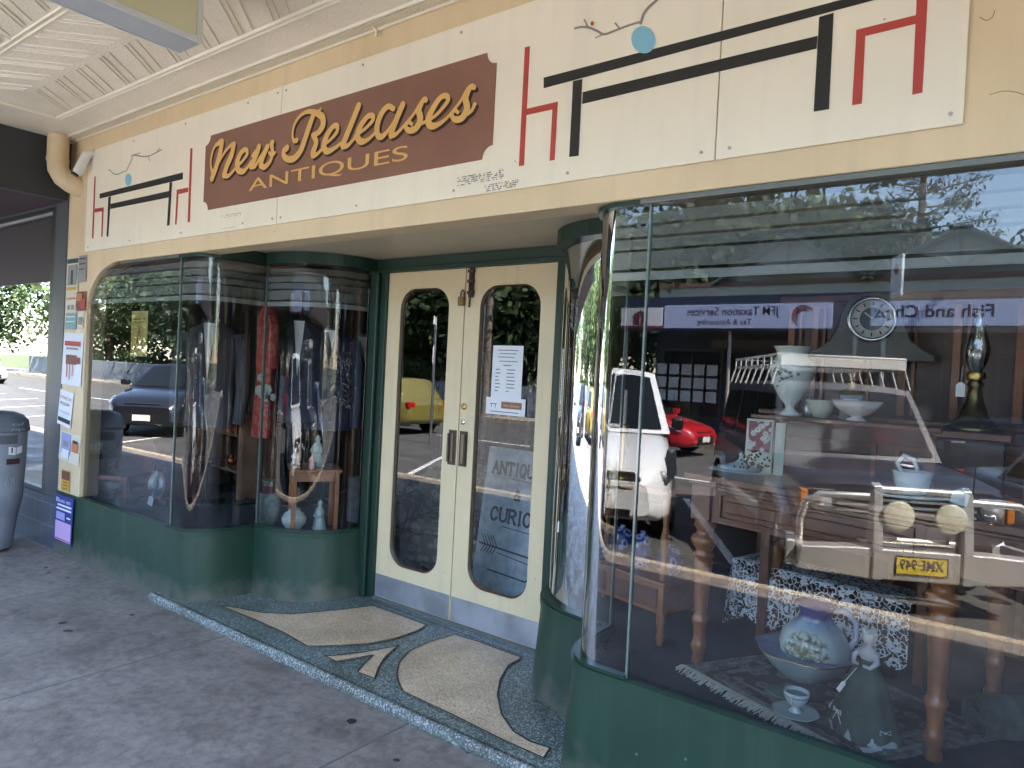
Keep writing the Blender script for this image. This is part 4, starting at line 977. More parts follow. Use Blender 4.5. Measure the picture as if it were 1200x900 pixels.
# bowls, jug on table
p = onray(962, 505, 1.0)
bw = T_('serving_bowl', (p.x, .98, zb + .0), 'cream oval serving bowl between the white urn and the carriage clock', 'bowl')
MB().lathe([(.03, 0), (.035, .005), (.055, .04), (.065, .075), (.066, .078), (.06, .075), (.0, .015)], (0, 0, 0), 28).build('bowl_body', mat('cream_china', (.58, .58, .48), .25, coat=.3), bw)
p = onray(1003, 500, .90)
gb = T_('gravy_boat', (p.x, .90, zb + .0), 'pinkish white boat shaped compote dish in front of the carriage clock', 'dish', R_(10))
MB().lathe([(.03, 0), (.032, .005), (.015, .015), (.015, .02), (.04, .03), (.065, .055), (.078, .085), (.072, .083), (0, .05)], (0, 0, 0), 30, 1.2, .8, 4, .06).build('dish_body', mat('pink_china', (.66, .58, .54), .3), gb)
# framed picture and beaded comb
p = onray(884, 545, .62)
pf_ = T_('framed_picture', (p.x, .66, ZT_ + .001), 'small upright picture card with green floral print standing on the table', 'picture', R_(12)); pf_.rotation_euler = (R_(-8), 0, R_(12))
MB().box(-.055, .055, 0, .012, .0, .23).build('picture_frame', mat('cream_frame', (.55, .55, .42), .5), pf_, bevel=.003)
MB().box(-.045, .045, -.002, 0, .09, .22).build('picture_print', stripemat('floral_print', [(.05, .10, .04), (.5, .5, .42), (.65, .64, .58), (.3, .1, .1)], 0, 40, .6, kind='voronoi'), pf_)
MB().box(.062, .10, .01, .02, .0, .22).build('side_panel', mat('cream_frame', (.55, .55, .42)), pf_)
bc = T_('beaded_comb', (p.x + .01, .58, ZT_ + .001), 'black beaded fan comb in front of the floral picture card', 'comb', R_(12))
m_ = MB(); rr = random.Random(9)
for i in range(70):
    a = rr.uniform(.1, PI - .1); r = rr.uniform(.02, .075); m_.lathe([(0, -.006), (.006, 0), (0, .006)], (r * math.cos(a), rr.uniform(-.006, .006), .02 + r * math.sin(a) * 1.1), 6)
m_.build('bead', mat('jet_bead', (.02, .02, .022), .15, .2), bc)
# pale blue lidded dish on lace doily
p = at(868, 552, z=ZT_)
dd = T_('lace_doily', (p.x, p.y, ZT_ + .0005), 'white lace doily hanging over the table corner under the blue dish', 'doily')
MB().lathe([(.0, .003), (.09, .003), (.11, .0035), (.125, .0005)], (0, 0, 0), 40, 1.1, .8, 10, .04).build('doily_cloth', mat('doily_white', (.62, .62, .58), .9), dd)
bd = T_('butter_dish', (p.x, p.y, ZT_ + .005), 'pale blue lidded butter dish with a pointed knob on the lace doily', 'dish')
MB().lathe([(.085, 0), (.10, .008), (.098, .014), (.06, .022), (.03, .032), (.012, .045), (.009, .06), (.014, .068), (0, .078)], (0, 0, 0), 30).build('dish_body', PORCB, bd)
# white bowl with cup on a saucer
p = at(1068, 585, z=ZT_)
sa = T_('stacked_bowl', (p.x, p.y, ZT_ + .001), 'white footed bowl on wide saucers holding a jug with looped handle, right end of table', 'bowl')
MB().lathe([(.04, 0), (.10, .008), (.118, .016), (.11, .018), (.04, .014)], (0, 0, 0), 30).build('saucer', PORCB, sa)
MB().lathe([(.032, .016), (.045, .022), (.056, .05), (.06, .066), (.058, .07), (.064, .092), (.066, .098), (.06, .096), (.05, .05), (0, .04)], (0, 0, 0), 30).build('bowl_body', PORC, sa)
MB().tube([(-.035, 0, .09), (-.05, 0, .12), (-.03, 0, .15), (.0, 0, .14), (.012, 0, .11), (.01, 0, .085)], .008, 8).build('looped_handle', PORC, sa)
pricetag((p.x + .14, p.y - .02, ZT_ + .005), 'oval white label lying right of the stacked white bowl', .05, .05, 0, .2, None, .01)
# oil lamp
p = onray(1140, 505, .95)
ol = T_('oil_lamp', (p.x, .95, p.z), 'tall glass chimney oil lamp on a flared brass stand, right of the clock', 'lamp')
pts = [(.10, 0), (.105, .012), (.08, .02), (.05, .06), (.03, .12), (.022, .17), (.03, .18), (.02, .2)]
MB().lathe(pts, (0, 0, 0), 4).build('lamp_base', mat('antique_brass', (.20, .16, .07), .35, .9), ol)
MB().lathe([(.03, .2), (.035, .215), (.03, .23)], (0, 0, 0), 20).build('burner', BRASS, ol)
MB().lathe([(.022, .23), (.04, .28), (.045, .32), (.03, .38), (.022, .44), (.024, .47)], (0, 0, 0), 24).build('glass_chimney', glassmat('clear_glass', (.9, .93, .92), 2.5, .10), ol)
so_ = T_('lamp_stand', (p.x, .95, ZD), 'dark square pedestal carrying the glass oil lamp', 'pedestal')
MB().box(-.11, .11, -.11, .11, 0, p.z - ZD - .03).build('pedestal_shaft', DWOOD, so_, bevel=.004)
MB().box(-.13, .13, -.13, .13, p.z - ZD - .03, p.z - ZD - .001).build('pedestal_top', WOOD, so_, bevel=.004)
pricetag(tuple(onray(1125, 465, .8)), 'white price tag dangling left of the oil lamp chimney', .03, .055)
# ---- small table with lace cloth
lt = T_('side_table', (-.80, 1.05, ZD), 'low side table hidden beneath a hanging lace cloth behind the mahogany table', 'table', R_(-13))
MB().box(-.34, .40, -.08, .14, .30, .32).build('table_top', DWOOD, lt, bevel=.003)
for x_ in (-.31, .37):
    for y_ in (-.06, .12): MB().box(x_ - .015, x_ + .015, y_ - .015, y_ + .015, 0, .30).build('leg', DWOOD, lt)
lc = T_('lace_tablecloth', (-.80, 1.05, ZD + .321), 'white lace tablecloth with scalloped hem draped over the low side table', 'tablecloth', R_(-13))
V = []; F = []; nx, nz = 60, 10
for j in range(nz + 1):
    for i in range(nx + 1):
        u = i / nx; x_ = -.36 + .80 * u; drop = .245 + .03 * abs(math.sin(u * PI * 9))
        if j <= 3: V.append((x_, .15 - .25 * j / 3, .003))
        else:
            v_ = (j - 3) / (nz - 3); V.append((x_, -.10 - .012 * math.sin(u * 31) * v_ - .01 * v_, .003 - drop * v_))
F = [(j * (nx + 1) + i, j * (nx + 1) + i + 1, (j + 1) * (nx + 1) + i + 1, (j + 1) * (nx + 1) + i) for j in range(nz) for i in range(nx)]
MB().add(V, F, True).build('lace_cloth', LACE, lc, fix=False)
V = []; F = []
for j in range(9):
    for i in range(9): V.append((-.365 - .04 * j / 8 + .012 * math.sin(i * 1.9) * j / 8, -.10 + .25 * i / 8, .002 - .36 * j / 8))
F = [(j * 9 + i, j * 9 + i + 1, (j + 1) * 9 + i + 1, (j + 1) * 9 + i) for j in range(8) for i in range(8)]
MB().add(V, F, True).build('lace_cloth', LACE, lc, fix=False)
# ---- rug with fringe and rolled end
RUG = stripemat('rug_pattern', [(.09, .055, .05), (.20, .15, .12), (.09, .095, .085), (.26, .19, .15), (.08, .055, .05)], 0, 16, .95, kind='voronoi')
RUGB = mat('rug_border', (.17, .16, .14), .95, var=.4, vscale=30)
rg = T_('rug', (-.77, .24, ZD), 'dark patterned rug with cream fringe laid along the window under the jug', 'rug')
A_, B_, C_, D_ = Vector((-1.12, .39, 0)), Vector((-.38, .085, 0)), Vector((-.05, .60, 0)), Vector((-.80, .95, 0))
o_ = rg.location.copy(); o_.z = 0
def quadgrid(P, z, n=12, amp=.003):
    V = []; 
    for j in range(n + 1):
        for i in range(n + 1):
            u, v_ = i / n, j / n; p = (P[0] * (1 - u) + P[1] * u) * (1 - v_) + (P[3] * (1 - u) + P[2] * u) * v_ - o_
            V.append((p.x, p.y, z + amp * (1 + math.sin(u * 9 + v_ * 5))))
    return V, [(j * (n + 1) + i, j * (n + 1) + i + 1, (j + 1) * (n + 1) + i + 1, (j + 1) * (n + 1) + i) for j in range(n) for i in range(n)]
V, F = quadgrid((A_, B_, C_, D_), .006); MB().add(V, F, True).build('rug_field', RUG, rg, fix=False)
def lerp(P, u, v_): return (P[0] * (1 - u) + P[1] * u) * (1 - v_) + (P[3] * (1 - u) + P[2] * u) * v_
Q = (A_, B_, C_, D_)
for (u0, v0, u1, v1) in ((0, 0, 1, .05), (0, .95, 1, 1), (0, .05, .06, .95), (.94, .05, 1, .95), (.12, .12, .88, .15), (.12, .85, .88, .88), (.12, .15, .15, .85), (.85, .15, .88, .85)):
    P = (lerp(Q, u0, v0), lerp(Q, u1, v0), lerp(Q, u1, v1), lerp(Q, u0, v1)); V, F = quadgrid(P, .0105 , 10, .002); MB().add(V, F, True).build('rug_border', RUGB, rg, fix=False)
fm = MB(); rr = random.Random(4); d = (B_ - A_); outn = Vector((d.y, -d.x, 0)).normalized()
for i in range(150):
    p = A_ + d * (i + .5) / 150 - o_; jx = rr.uniform(-.02, .02); L = rr.uniform(.045, .075)
    q = p + outn * L + d.normalized() * jx
    fm.tube([(p.x, p.y, .010), ((p.x + q.x) / 2, (p.y + q.y) / 2, .013 + rr.uniform(0, .006)), (q.x, q.y, .006)], [.004, .0034, .0022], 5)
fo = fm.build('fringe', mat('fringe_cotton', (.68, .62, .50), .95), rg)
rl = T_('rolled_rug', (-.02, .60, ZD), 'end of a greenish rug rolled up behind the front table leg', 'rug', R_(35))
pts = []
sm = MB(); n = 40; V = []
for i in range(n):
    a = i * .42; r = .022 + .0015 * i; V += [(-.16, r * math.cos(a), .09 + r * math.sin(a)), (.18, r * math.cos(a), .09 + r * math.sin(a))]
sm.add(V, [(2 * i, 2 * i + 2, 2 * i + 3, 2 * i + 1) for i in range(n - 1)], True).build('rug_roll', mat('grey_green_rug', (.07, .075, .06), .95, var=.3, vscale=25), rl)
fm = MB()
for i in range(60):
    a = i * .42 / 2 * 1.2; r = .022 + .0009 * i; fm.tube([(.18, r * math.cos(a), .09 + r * math.sin(a)), (.215, r * math.cos(a) * 1.05, .085 + r * math.sin(a))], .0022, 4)
fm.build('fringe', MATS['fringe_cotton'], rl)
# ---- jug and basin
BLUEC = lambda: mat('cobalt_glaze', (.02, .03, .14), .12, coat=.5)
def glaze():
    m, t, p = nodemat('painted_jug_glaze'); N = t.nodes.new; L = t.links.new
    tc = N('ShaderNodeTexCoord'); s = N('ShaderNodeSeparateXYZ'); L(tc.outputs['Object'], s.inputs[0])
    n_ = N('ShaderNodeTexNoise'); n_.inputs['Scale'].default_value = 14; n_.inputs['Detail'].default_value = 3; L(tc.outputs['Object'], n_.inputs['Vector'])
    a = N('ShaderNodeMath'); a.operation = 'MULTIPLY_ADD'; a.inputs[1].default_value = .08; L(n_.outputs['Fac'], a.inputs[0]); L(s.outputs[2], a.inputs[2])
    r = N('ShaderNodeValToRGB'); e = r.color_ramp.elements; L(a.outputs[0], r.inputs[0])
    e[0].position = .215; e[0].color = (.50, .58, .57, 1); e[1].position = .285; e[1].color = (.03, .04, .19, 1); x = e.new(.25); x.color = (.30, .40, .50, 1)
    # landscape vignette facing the street
    va = N('ShaderNodeVectorMath'); va.operation = 'DISTANCE'; va.inputs[1].default_value = (.0, -.14, .105); L(tc.outputs['Object'], va.inputs[0])
    n2 = N('ShaderNodeTexNoise'); n2.inputs['Scale'].default_value = 55; n2.inputs['Detail'].default_value = 5; L(tc.outputs['Object'], n2.inputs['Vector'])
    r2 = N('ShaderNodeValToRGB'); L(n2.outputs['Fac'], r2.inputs[0]); q = r2.color_ramp.elements; q[0].position = .40; q[0].color = (.07, .10, .05, 1); q[1].position = .60; q[1].color = (.50, .54, .50, 1); x = q.new(.5); x.color = (.24, .24, .14, 1)
    b = N('ShaderNodeMath'); b.operation = 'MULTIPLY_ADD'; b.inputs[1].default_value = .05; L(n2.outputs['Fac'], b.inputs[0]); L(va.outputs['Value'], b.inputs[2])
    mr = N('ShaderNodeMapRange'); mr.inputs[1].default_value = .10; mr.inputs[2].default_value = .13; mr.inputs[3].default_value = 1; mr.inputs[4].default_value = 0; L(b.outputs[0], mr.inputs[0])
    mx = N('ShaderNodeMix'); mx.data_type = 'RGBA'; L(mr.outputs[0], mx.inputs[0]); L(r.outputs[0], mx.inputs[6]); L(r2.outputs[0], mx.inputs[7])
    L(mx.outputs[2], p.inputs['Base Color']); p.inputs['Roughness'].default_value = .15; p.inputs['Coat Weight'].default_value = .4
    return m
p = at(940, 792, z=ZD + .02)
bs = T_('wash_basin', (p.x, p.y + .02, ZD + .008), 'wide porcelain wash basin with gilt wavy rim and dark blue inside, on the rug', 'basin')
MB().lathe([(.07, 0), (.08, .006), (.10, .02), (.15, .065), (.182, .105), (.188, .112)], (0, 0, 0), 48, 1, 1, 6, .035).build('basin_body', mat('basin_glaze', (.46, .54, .56), .15, c2=(.36, .44, .48), vscale=6, coat=.4), bs)
MB().lathe([(.06, .012), (.10, .028), (.146, .07), (.178, .108), (.187, .1125)], (0, 0, 0), 48, 1, 1, 6, .035).build('basin_inside', mat('basin_blue_inside', (.06, .08, .22), .15, c2=(.12, .15, .3), vscale=9, coat=.4), bs, fix=False)
m_ = MB(); m_.tube([(.188 * (1 + .035 * math.cos(6 * a)) * math.cos(a), .188 * (1 + .035 * math.cos(6 * a)) * math.sin(a), .113) for a in np.linspace(0, 2 * PI, 73)], .003, 6, False); m_.build('gilt_rim', mat('gilt', (.62, .48, .22), .25, .9), bs)
jg = T_('water_jug', (p.x + .03, p.y + .03, ZD + .026), 'round bodied blue and white water jug with painted landscape sitting in the basin', 'jug')
MB().lathe([(.06, 0), (.065, .006), (.10, .035), (.128, .085), (.132, .12), (.118, .165), (.085, .20), (.062, .222), (.058, .245), (.068, .27), (.075, .285), (.066, .28), (.05, .24)], (0, 0, 0), 40, 1, 1, 8, .018).build('jug_body', glaze(), jg)
MB().tube([(.05, .02, .26), (.10, .03, .27), (.14, .04, .23), (.145, .04, .17), (.118, .03, .12)], [.012, .011, .011, .011, .013], 10).build('jug_handle', mat('jug_handle_glaze', (.42, .44, .55), .15), jg)
# ---- cup and saucer
p = at(932, 838, z=ZD + .012)
cs = T_('teacup_set', (p.x, p.y, ZD + .013), 'white footed teacup on a saucer near the rug fringe in front of the basin', 'cup and saucer')
MB().lathe([(.035, 0), (.045, .004), (.075, .012), (.08, .016), (.072, .015), (.03, .007), (0, .006)], (0, 0, 0), 32, 1, 1, 8, .02).build('saucer', mat('grey_china', (.46, .52, .50), .2, coat=.3), cs)
MB().lathe([(.022, .012), (.024, .018), (.012, .026), (.014, .032), (.032, .045), (.041, .065), (.043, .085), (.041, .0845), (.03, .05), (0, .04)], (0, 0, 0), 32).build('cup_body', mat('white_cup_china', (.60, .66, .66), .15, coat=.4), cs)
MB().tube([(.0, -.042, .078), (.0, -.058, .076), (.0, -.060, .06), (.0, -.04, .055)], .003, 6).build('cup_handle', MATS['white_cup_china'], cs)
MB().lathe([(.0432, .070), (.0434, .073), (.0432, .0732)], (0, 0, 0), 32).build('cup_band', mat('cup_band_grey', (.18, .22, .22), .3), cs)
p = at(915, 822, z=ZD + .012)
gs = T_('green_side_plate', (p.x - .01, p.y + .05, ZD + .013), 'small dull green plate just behind the white teacup', 'plate')
MB().lathe([(.03, 0), (.035, .004), (.06, .012), (.064, .016), (.03, .008), (0, .007)], (0, 0, 0), 28).build('plate_body', mat('green_china', (.16, .22, .17), .25), gs)
# ---- doll in green dress
p = at(1010, 862, z=ZD + .012)
dl = T_('china_doll', (p.x, p.y + .03, ZD + .012), 'white haired doll in a long dark green dress with white bows, standing on the rug', 'doll', R_(-25))
DG = mat('dark_green_velvet', (.05, .07, .055), .75, var=.3, vscale=12)
dr = MB(); n = 48; V = []; prof = [(.115, .0), (.117, .012), (.105, .06), (.085, .12), (.062, .18), (.038, .225), (.022, .245), (.02, .25)]
for r, z_ in prof:
    for k_ in range(n):
        a = 2 * PI * k_ / n; fold = 1 + .055 * math.sin(9 * a) * max(0, 1 - z_ / .23); lift = .02 * max(0, math.cos(3 * a + .9)) if z_ < .02 else 0
        V.append((r * fold * math.cos(a), r * .85 * fold * math.sin(a), z_ + lift))
dr.add(V, [(i * n + k_, i * n + (k_ + 1) % n, (i + 1) * n + (k_ + 1) % n, (i + 1) * n + k_) for i in range(len(prof) - 1) for k_ in range(n)], True).build('dress', DG, dl)
MB().lathe([(.112, .0), (.113, .008), (.098, .055), (.02, .056)], (0, 0, 0), 54, 1, .85, 9, .045).build('underskirt', mat('white_satin', (.45, .46, .46), .5), dl)
MB().lathe([(.02, .245), (.03, .262), (.032, .275), (.018, .288), (.010, .294), (.010, .305)], (0, 0, 0), 20, 1.1, .8).build('bodice', mat('pale_bodice', (.50, .47, .47), .5), dl)
MB().lathe([(.0, .298), (.016, .304), (.022, .32), (.022, .335), (.014, .347), (0, .35)], (0, 0, 0), 20).build('head', mat('doll_porcelain', (.62, .56, .53), .3), dl)
hr = MB(); rr = random.Random(1)
for i in range(34):
    a = rr.uniform(0, 2 * PI); z_ = rr.uniform(.315, .355); r = .022 * math.sqrt(max(0, 1 - ((z_ - .33) / .03) ** 2)) 
    if math.sin(a) < -.5 and z_ < .34: continue
    hr.lathe([(0, -.007), (.006, -.003), (.006, .003), (0, .007)], (r * math.cos(a), r * math.sin(a), z_), 7)
hr.build('hair', mat('white_hair', (.6, .6, .58), .8), dl)
for s in (-1, 1): MB().tube([(s * .028, 0, .272), (s * .042, -.012, .25), (s * .03, -.03, .232), (s * .01, -.038, .235)], [.010, .010, .007, .005], 8).build('arm', MATS['pale_bodice'], dl)
bo = MB()
for a, z_ in ((-1.9, .075), (-.35, .05), (-2.75, .06)):
    r = .107; c = Vector((r * math.cos(a), r * .9 * math.sin(a) - .004, z_)); t_ = Vector((-math.sin(a), math.cos(a), 0))
    for s in (-1, 1):
        bo.tube([c, c + t_ * s * .018 + Vector((0, 0, .008)), c + t_ * s * .02 - Vector((0, 0, .006)), c], .0022, 5); bo.tube([c, c + t_ * s * .022 - Vector((0, 0, .035))], .0018, 5)
    bo.lathe([(0, -.006), (.006, 0), (0, .006)], c, 8)
bo.build('ribbon_bow', mat('white_ribbon', (.6, .6, .58), .5), dl)
pricetag((p.x - .075, p.y - .03, ZD + .15), 'long white tag hanging on the green dress of the doll', .014, .045, -.3, .5, None, .07)
p = at(1022, 884, z=ZD)
t = T_('floor_price_tag', (p.x, p.y, ZD + .012), 'white price tag lying flat on the rug at the foot of the doll', 'price tag', R_(-55), 'hanging price tags')
MB().box(-.015, .015, -.035, .035, 0, .001).build('card', TAGP, t)
# ---- washstand with blue pots in the corner
ws = T_('washstand', (-1.70, .62, ZD), 'two tier reddish washstand with a small drawer in the curved right window', 'washstand', R_(-14))
MB().box(-.22, .42, .0, .32, .14, .27).build('drawer_case', WOODL, ws, bevel=.004)
MB().box(-.19, .08, -.008, 0, .16, .25).build('drawer_front', WOOD, ws, bevel=.003); MB().box(.12, .39, -.008, 0, .16, .25).build('drawer_front', WOOD, ws, bevel=.003)
for x_ in (-.05, .25): MB().lathe([(.006, 0), (.012, .008), (.008, .016), (0, .018)], (0, 0, 0), 12).build('drawer_knob', WOOD, ws).matrix_local = Matrix.Translation((x_, -.008, .205)) @ Matrix.Rotation(R_(90), 4, 'X')
MB().box(-.24, .44, -.02, .34, .27, .285).build('lower_shelf', WOODL, ws, bevel=.004)
MB().box(-.24, .44, -.02, .34, .66, .685).build('upper_shelf', WOODL, ws, bevel=.004)
for x_ in (-.2, .4):
    for y_ in (.02, .3):
        MB().lathe([(.014, .285), (.02, .32), (.012, .36), (.016, .42), (.022, .47), (.012, .52), (.016, .58), (.022, .63), (.016, .66)], (x_, y_, 0), 14).build('spindle', WOODL, ws)
        MB().lathe([(.012, .0), (.02, .03), (.014, .06), (.022, .1), (.022, .14)], (x_, y_, 0), 14).build('foot', WOODL, ws)
DELFT = stripemat('delft_glaze', [(.015, .025, .16), (.03, .05, .22), (.35, .42, .55), (.03, .05, .2)], 0, 26, .12, kind='voronoi')
ZW = ZD + .286
def pot(px_, y_, r, h, lab, kind='pot'):
    p = at(px_, 655, y=y_)
    t = T_('delft_' + kind, (p.x, y_, ZW), lab, kind, 0, 'blue and white pots on the washstand')
    pr = {'pot': [(r * .7, 0), (r, h * .2), (r * 1.05, h * .6), (r * .9, h * .85), (r * .95, h), (r * .85, h * .97), (0, h * .6)], 'cup': [(r * .5, 0), (r * .6, h * .08), (r * .95, h * .5), (r, h), (r * .9, h * .97), (0, h * .2)]}[kind]
    MB().lathe(pr, (0, 0, 0), 28).build(kind + '_body', DELFT, t)
    if kind == 'cup': MB().tube([(r * .9, 0, h * .8), (r * 1.5, 0, h * .8), (r * 1.5, 0, h * .4), (r * .85, 0, h * .35)], .005, 6).build('cup_handle', DELFT, t)
    else: MB().lathe([(r * .85, h), (r * .6, h * 1.12), (.012, h * 1.16), (.014, h * 1.25), (0, h * 1.3)], (0, 0, 0), 24).build('pot_lid', DELFT, t)
    return t
pot(728, .80, .055, .12, 'wide blue and white lidded pot at the back of the washstand shelf')
pot(752, .70, .045, .13, 'tall narrow blue and white jar, middle of the washstand pots')
pot(785, .66, .055, .11, 'round cobalt blue pot with pale lid, rightmost on the washstand shelf')
pot(700, .64, .045, .07, 'blue and white teacup beside the curved glass on the washstand', 'cup')
pot(668, .62, .04, .06, 'small pale blue cup, leftmost on the washstand shelf', 'cup')
pricetag((-1.86, .55, ZD + .40), 'white tag tied to the left spindle of the washstand', .03, .06)
for i, (x_, y_, lab) in enumerate(((-1.86, .72, 'tall brass candlestick on the washstand, nearest the doors'), (-1.62, .70, 'second brass candlestick on the washstand, beside the flat pane'))):
    t = T_('candlestick', (x_, y_, ZD + .686), lab, 'candlestick', 0, 'brass candlesticks on the washstand')
    MB().lathe([(.05, 0), (.05, .01), (.02, .025), (.012, .05), (.02, .08), (.01, .12), (.022, .17), (.012, .2), (.02, .23), (.028, .25), (.02, .26)], (0, 0, 0), 18).build('stick', BRASS, t)
    MB().lathe([(.010, .26), (.010, .42), (0, .425)], (0, 0, 0), 12).build('candle', mat('candle_wax', (.5, .45, .35), .5), t)

# ---- LEFT WINDOW
def vase_mat(name, a, b, sc=20): return stripemat(name, [a, b, a, b], 0, sc, .18, kind='voronoi')
p = at(129, 583, z=ZD)
v1 = T_('porcelain_vase', (p.x, p.y, ZD), 'pale blue flared-neck vase with handles at the left end of the left window', 'vase')
MB().lathe([(.05, 0), (.055, .01), (.05, .035), (.085, .07), (.10, .115), (.092, .155), (.058, .19), (.037, .21), (.034, .27), (.045, .31), (.052, .32), (.045, .315)], (0, 0, 0), 28).build('vase_body', stripemat('pale_vase_glaze', [(.16, .24, .36), (.62, .70, .72), (.72, .78, .78), (.42, .55, .62)], 0, 30, .2, kind='voronoi'), v1)
for s in (-1, 1): MB().tube([(s * .034, 0, .255), (s * .05, 0, .25), (s * .05, 0, .225), (s * .034, 0, .21)], .005, 6).build('vase_handle', PORCB, v1)
p = at(120, 585, z=ZD)
ch = T_('spoon_back_chair', (-6.0, .47, ZD), 'brown wooden balloon-back chair behind the pale blue vase', 'chair', R_(30))
BW = mat('chair_brown', (.22, .08, .06), .35, var=.2, vscale=6)
pr = [(-.16, 0), (.16, 0), (.17, .2), (.19, .33)] + [(.19 * math.cos(a), .36 + .13 * math.sin(a)) for a in np.linspace(.05, PI - .05, 14)] + [(-.19, .33), (-.17, .2)]
MB().prism(pr, 'y', 0, .035).build('backrest', BW, ch, bevel=.01)
MB().box(-.19, .19, -.36, .0, .17, .21).build('seat', BW, ch, bevel=.01)
for x_ in (-.16, .16):
    for y_ in (-.33, -.03): MB().lathe([(.012, 0), (.02, .08), (.016, .17)], (x_, y_, 0), 12).build('leg', BW, ch)
tr = T_('wooden_chest', (-5.72, .56, ZD), 'dark purple-brown wooden chest along the back of the left window', 'chest', R_(-5))
CHM = mat('chest_purple', (.14, .075, .085), .5, var=.15, vscale=2)
MB().box(-.38, .08, 0, .34, 0, .27).build('chest_body', CHM, tr, bevel=.006); MB().box(-.40, .10, -.02, .36, .272, .31).build('chest_lid', CHM, tr, bevel=.008)
MB().box(-.04, .02, -.012, 0, .18, .24).build('lock_plate', BRASS, tr)
p = at(185, 590, z=ZD)
mr = T_('oval_mirror', (p.x, p.y - .02, ZD), 'dark toilet mirror with oval blue glass and painted figure, left window floor', 'mirror', R_(25))
el = [(.085 * math.cos(a), .15 + .115 * math.sin(a)) for a in np.linspace(0, 2 * PI, 32, endpoint=False)]
MB().prism([(-.14, 0), (.14, 0), (.12, .04), (.06, .05), (-.06, .05), (-.12, .04)], 'y', -.04, .06).build('mirror_base', CHM, mr, bevel=.006)
MB().prism(el, 'y', 0, .02).build('mirror_frame', BW, mr, bevel=.004)
MB().prism([(x_ * .78, .15 + (z_ - .15) * .8) for x_, z_ in el], 'y', -.003, 0).build('mirror_glass', mat('blue_mirror', (.12, .19, .28), .08, .6), mr)
MB().lathe([(.0, -.04), (.018, -.02), (.022, .02), (.012, .05), (0, .07)], (.0, -.008, .15), 14).build('painted_figure', mat('pale_figure', (.35, .5, .55), .4), mr)
pricetag(tuple(onray(183, 562, .42)), 'pale green price tag hanging in front of the wooden chest', .045, .07, 0, .1, TAGG)
pricetag(tuple(onray(175, 592, .35)), 'white card tag leaning near the oval mirror', .055, .075, .2, .35)
t = T_('yellow_notice', tuple(at(163, 391, y=.033)), 'yellow notice with dark tower sketch hung behind the left flat pane', 'notice')
MB().box(-.118, .118, 0, .001, -.155, .155).build('paper', mat('yellow_paper', (.62, .47, .13), .7, var=.15, vscale=10), t)
ink([[(-.06, -.11, .006), (-.02, -.05, .006), (-.004, .05, .003)], [(.06, -.10, .006), (.02, -.05, .006), (.004, .05, .003)], [(-.035, -.06, .004), (.035, -.055, .004)], [(-.09, .10, .004), (.08, .105, .004)], [(-.07, .08, .003), (.06, .083, .003)]], -.001, .003).build('tower_sketch', mat('sketch_brown', (.12, .06, .03), .7), t, fix=False)
MB().box(-.122, .122, -.0006, .0016, -.158, -.150).box(-.122, .122, -.0006, .0016, .150, .158).build('tape', mat('pale_tape', (.6, .6, .4), .4), t)
# sideboard with red runner and shelf
sd = T_('open_sideboard', (-5.74, 1.0, ZD), 'open brown sideboard with one inner shelf behind the first curved pane', 'sideboard', R_(-5))
BW2 = mat('sideboard_wood', (.26, .14, .09), .4, c2=(.17, .09, .055), vscale=5)
MB().box(-.45, .45, 0, .4, .62, .65).box(-.44, -.41, .01, .39, 0, .62).box(.41, .44, .01, .39, 0, .62).box(-.41, .41, .01, .39, .52, .54).build('carcass', BW2, sd, bevel=.004)
MB().box(-.41, .41, .01, .39, .22, .24).build('inner_shelf', BW2, sd, bevel=.003)
MB().box(-.41, .41, .37, .39, .0, .22).box(-.41, .41, .37, .39, .24, .52).build('back_panel', DWOOD, sd)
MB().box(-.40, .40, -.006, .01, .545, .615).build('drawer_front', BW2, sd, bevel=.004)
rc = T_('red_runner', (-5.74, 1.0, ZD + .651), 'bright red cloth runner spread over the open sideboard', 'runner', R_(-5))
V = []; F = []
for j in range(6):
    for i in range(21): V.append((-.44 + .88 * i / 20, .35 - .36 * min(j, 4) / 4 - (.012 if j == 5 else 0), .004 + .012 * abs(math.sin(i * 1.3 + j)) if j < 4 else (.006 if j == 4 else -.05 - .015 * math.sin(i * 1.1))))
F = [(j * 21 + i, j * 21 + i + 1, (j + 1) * 21 + i + 1, (j + 1) * 21 + i) for j in range(5) for i in range(20)]
MB().add(V, F, True).build('cloth', mat('red_cloth', (.45, .02, .025), .6, var=.3, vscale=12), rc, fix=False)
ct = T_('copper_teapot', (-5.66, 1.13, ZD + .241), 'little copper teapot on the inner shelf of the sideboard', 'teapot')
MB().lathe([(.03, 0), (.05, .03), (.045, .06), (.02, .08), (.022, .09), (0, .1)], (0, 0, 0), 18).build('pot_body', mat('copper', (.35, .12, .06), .3, 1), ct); MB().tube([(.045, 0, .03), (.07, 0, .05), (.08, 0, .075)], .006).build('spout', MATS['copper'], ct)
bf = T_('brass_deer', (-5.45, 1.12, ZD + .241), 'small green-gold figurine on the right of the sideboard inner shelf', 'figurine')
MB().tube([(-.03, 0, .0), (-.02, 0, .05), (0, 0, .07), (.02, 0, .05), (.03, 0, 0)], [.006, .008, .016, .010, .006], 8).tube([(0, 0, .07), (-.025, 0, .10), (-.02, 0, .13), (-.035, 0, .14)], [.012, .008, .008, .004], 8).build('figurine_body', BRASS, bf)
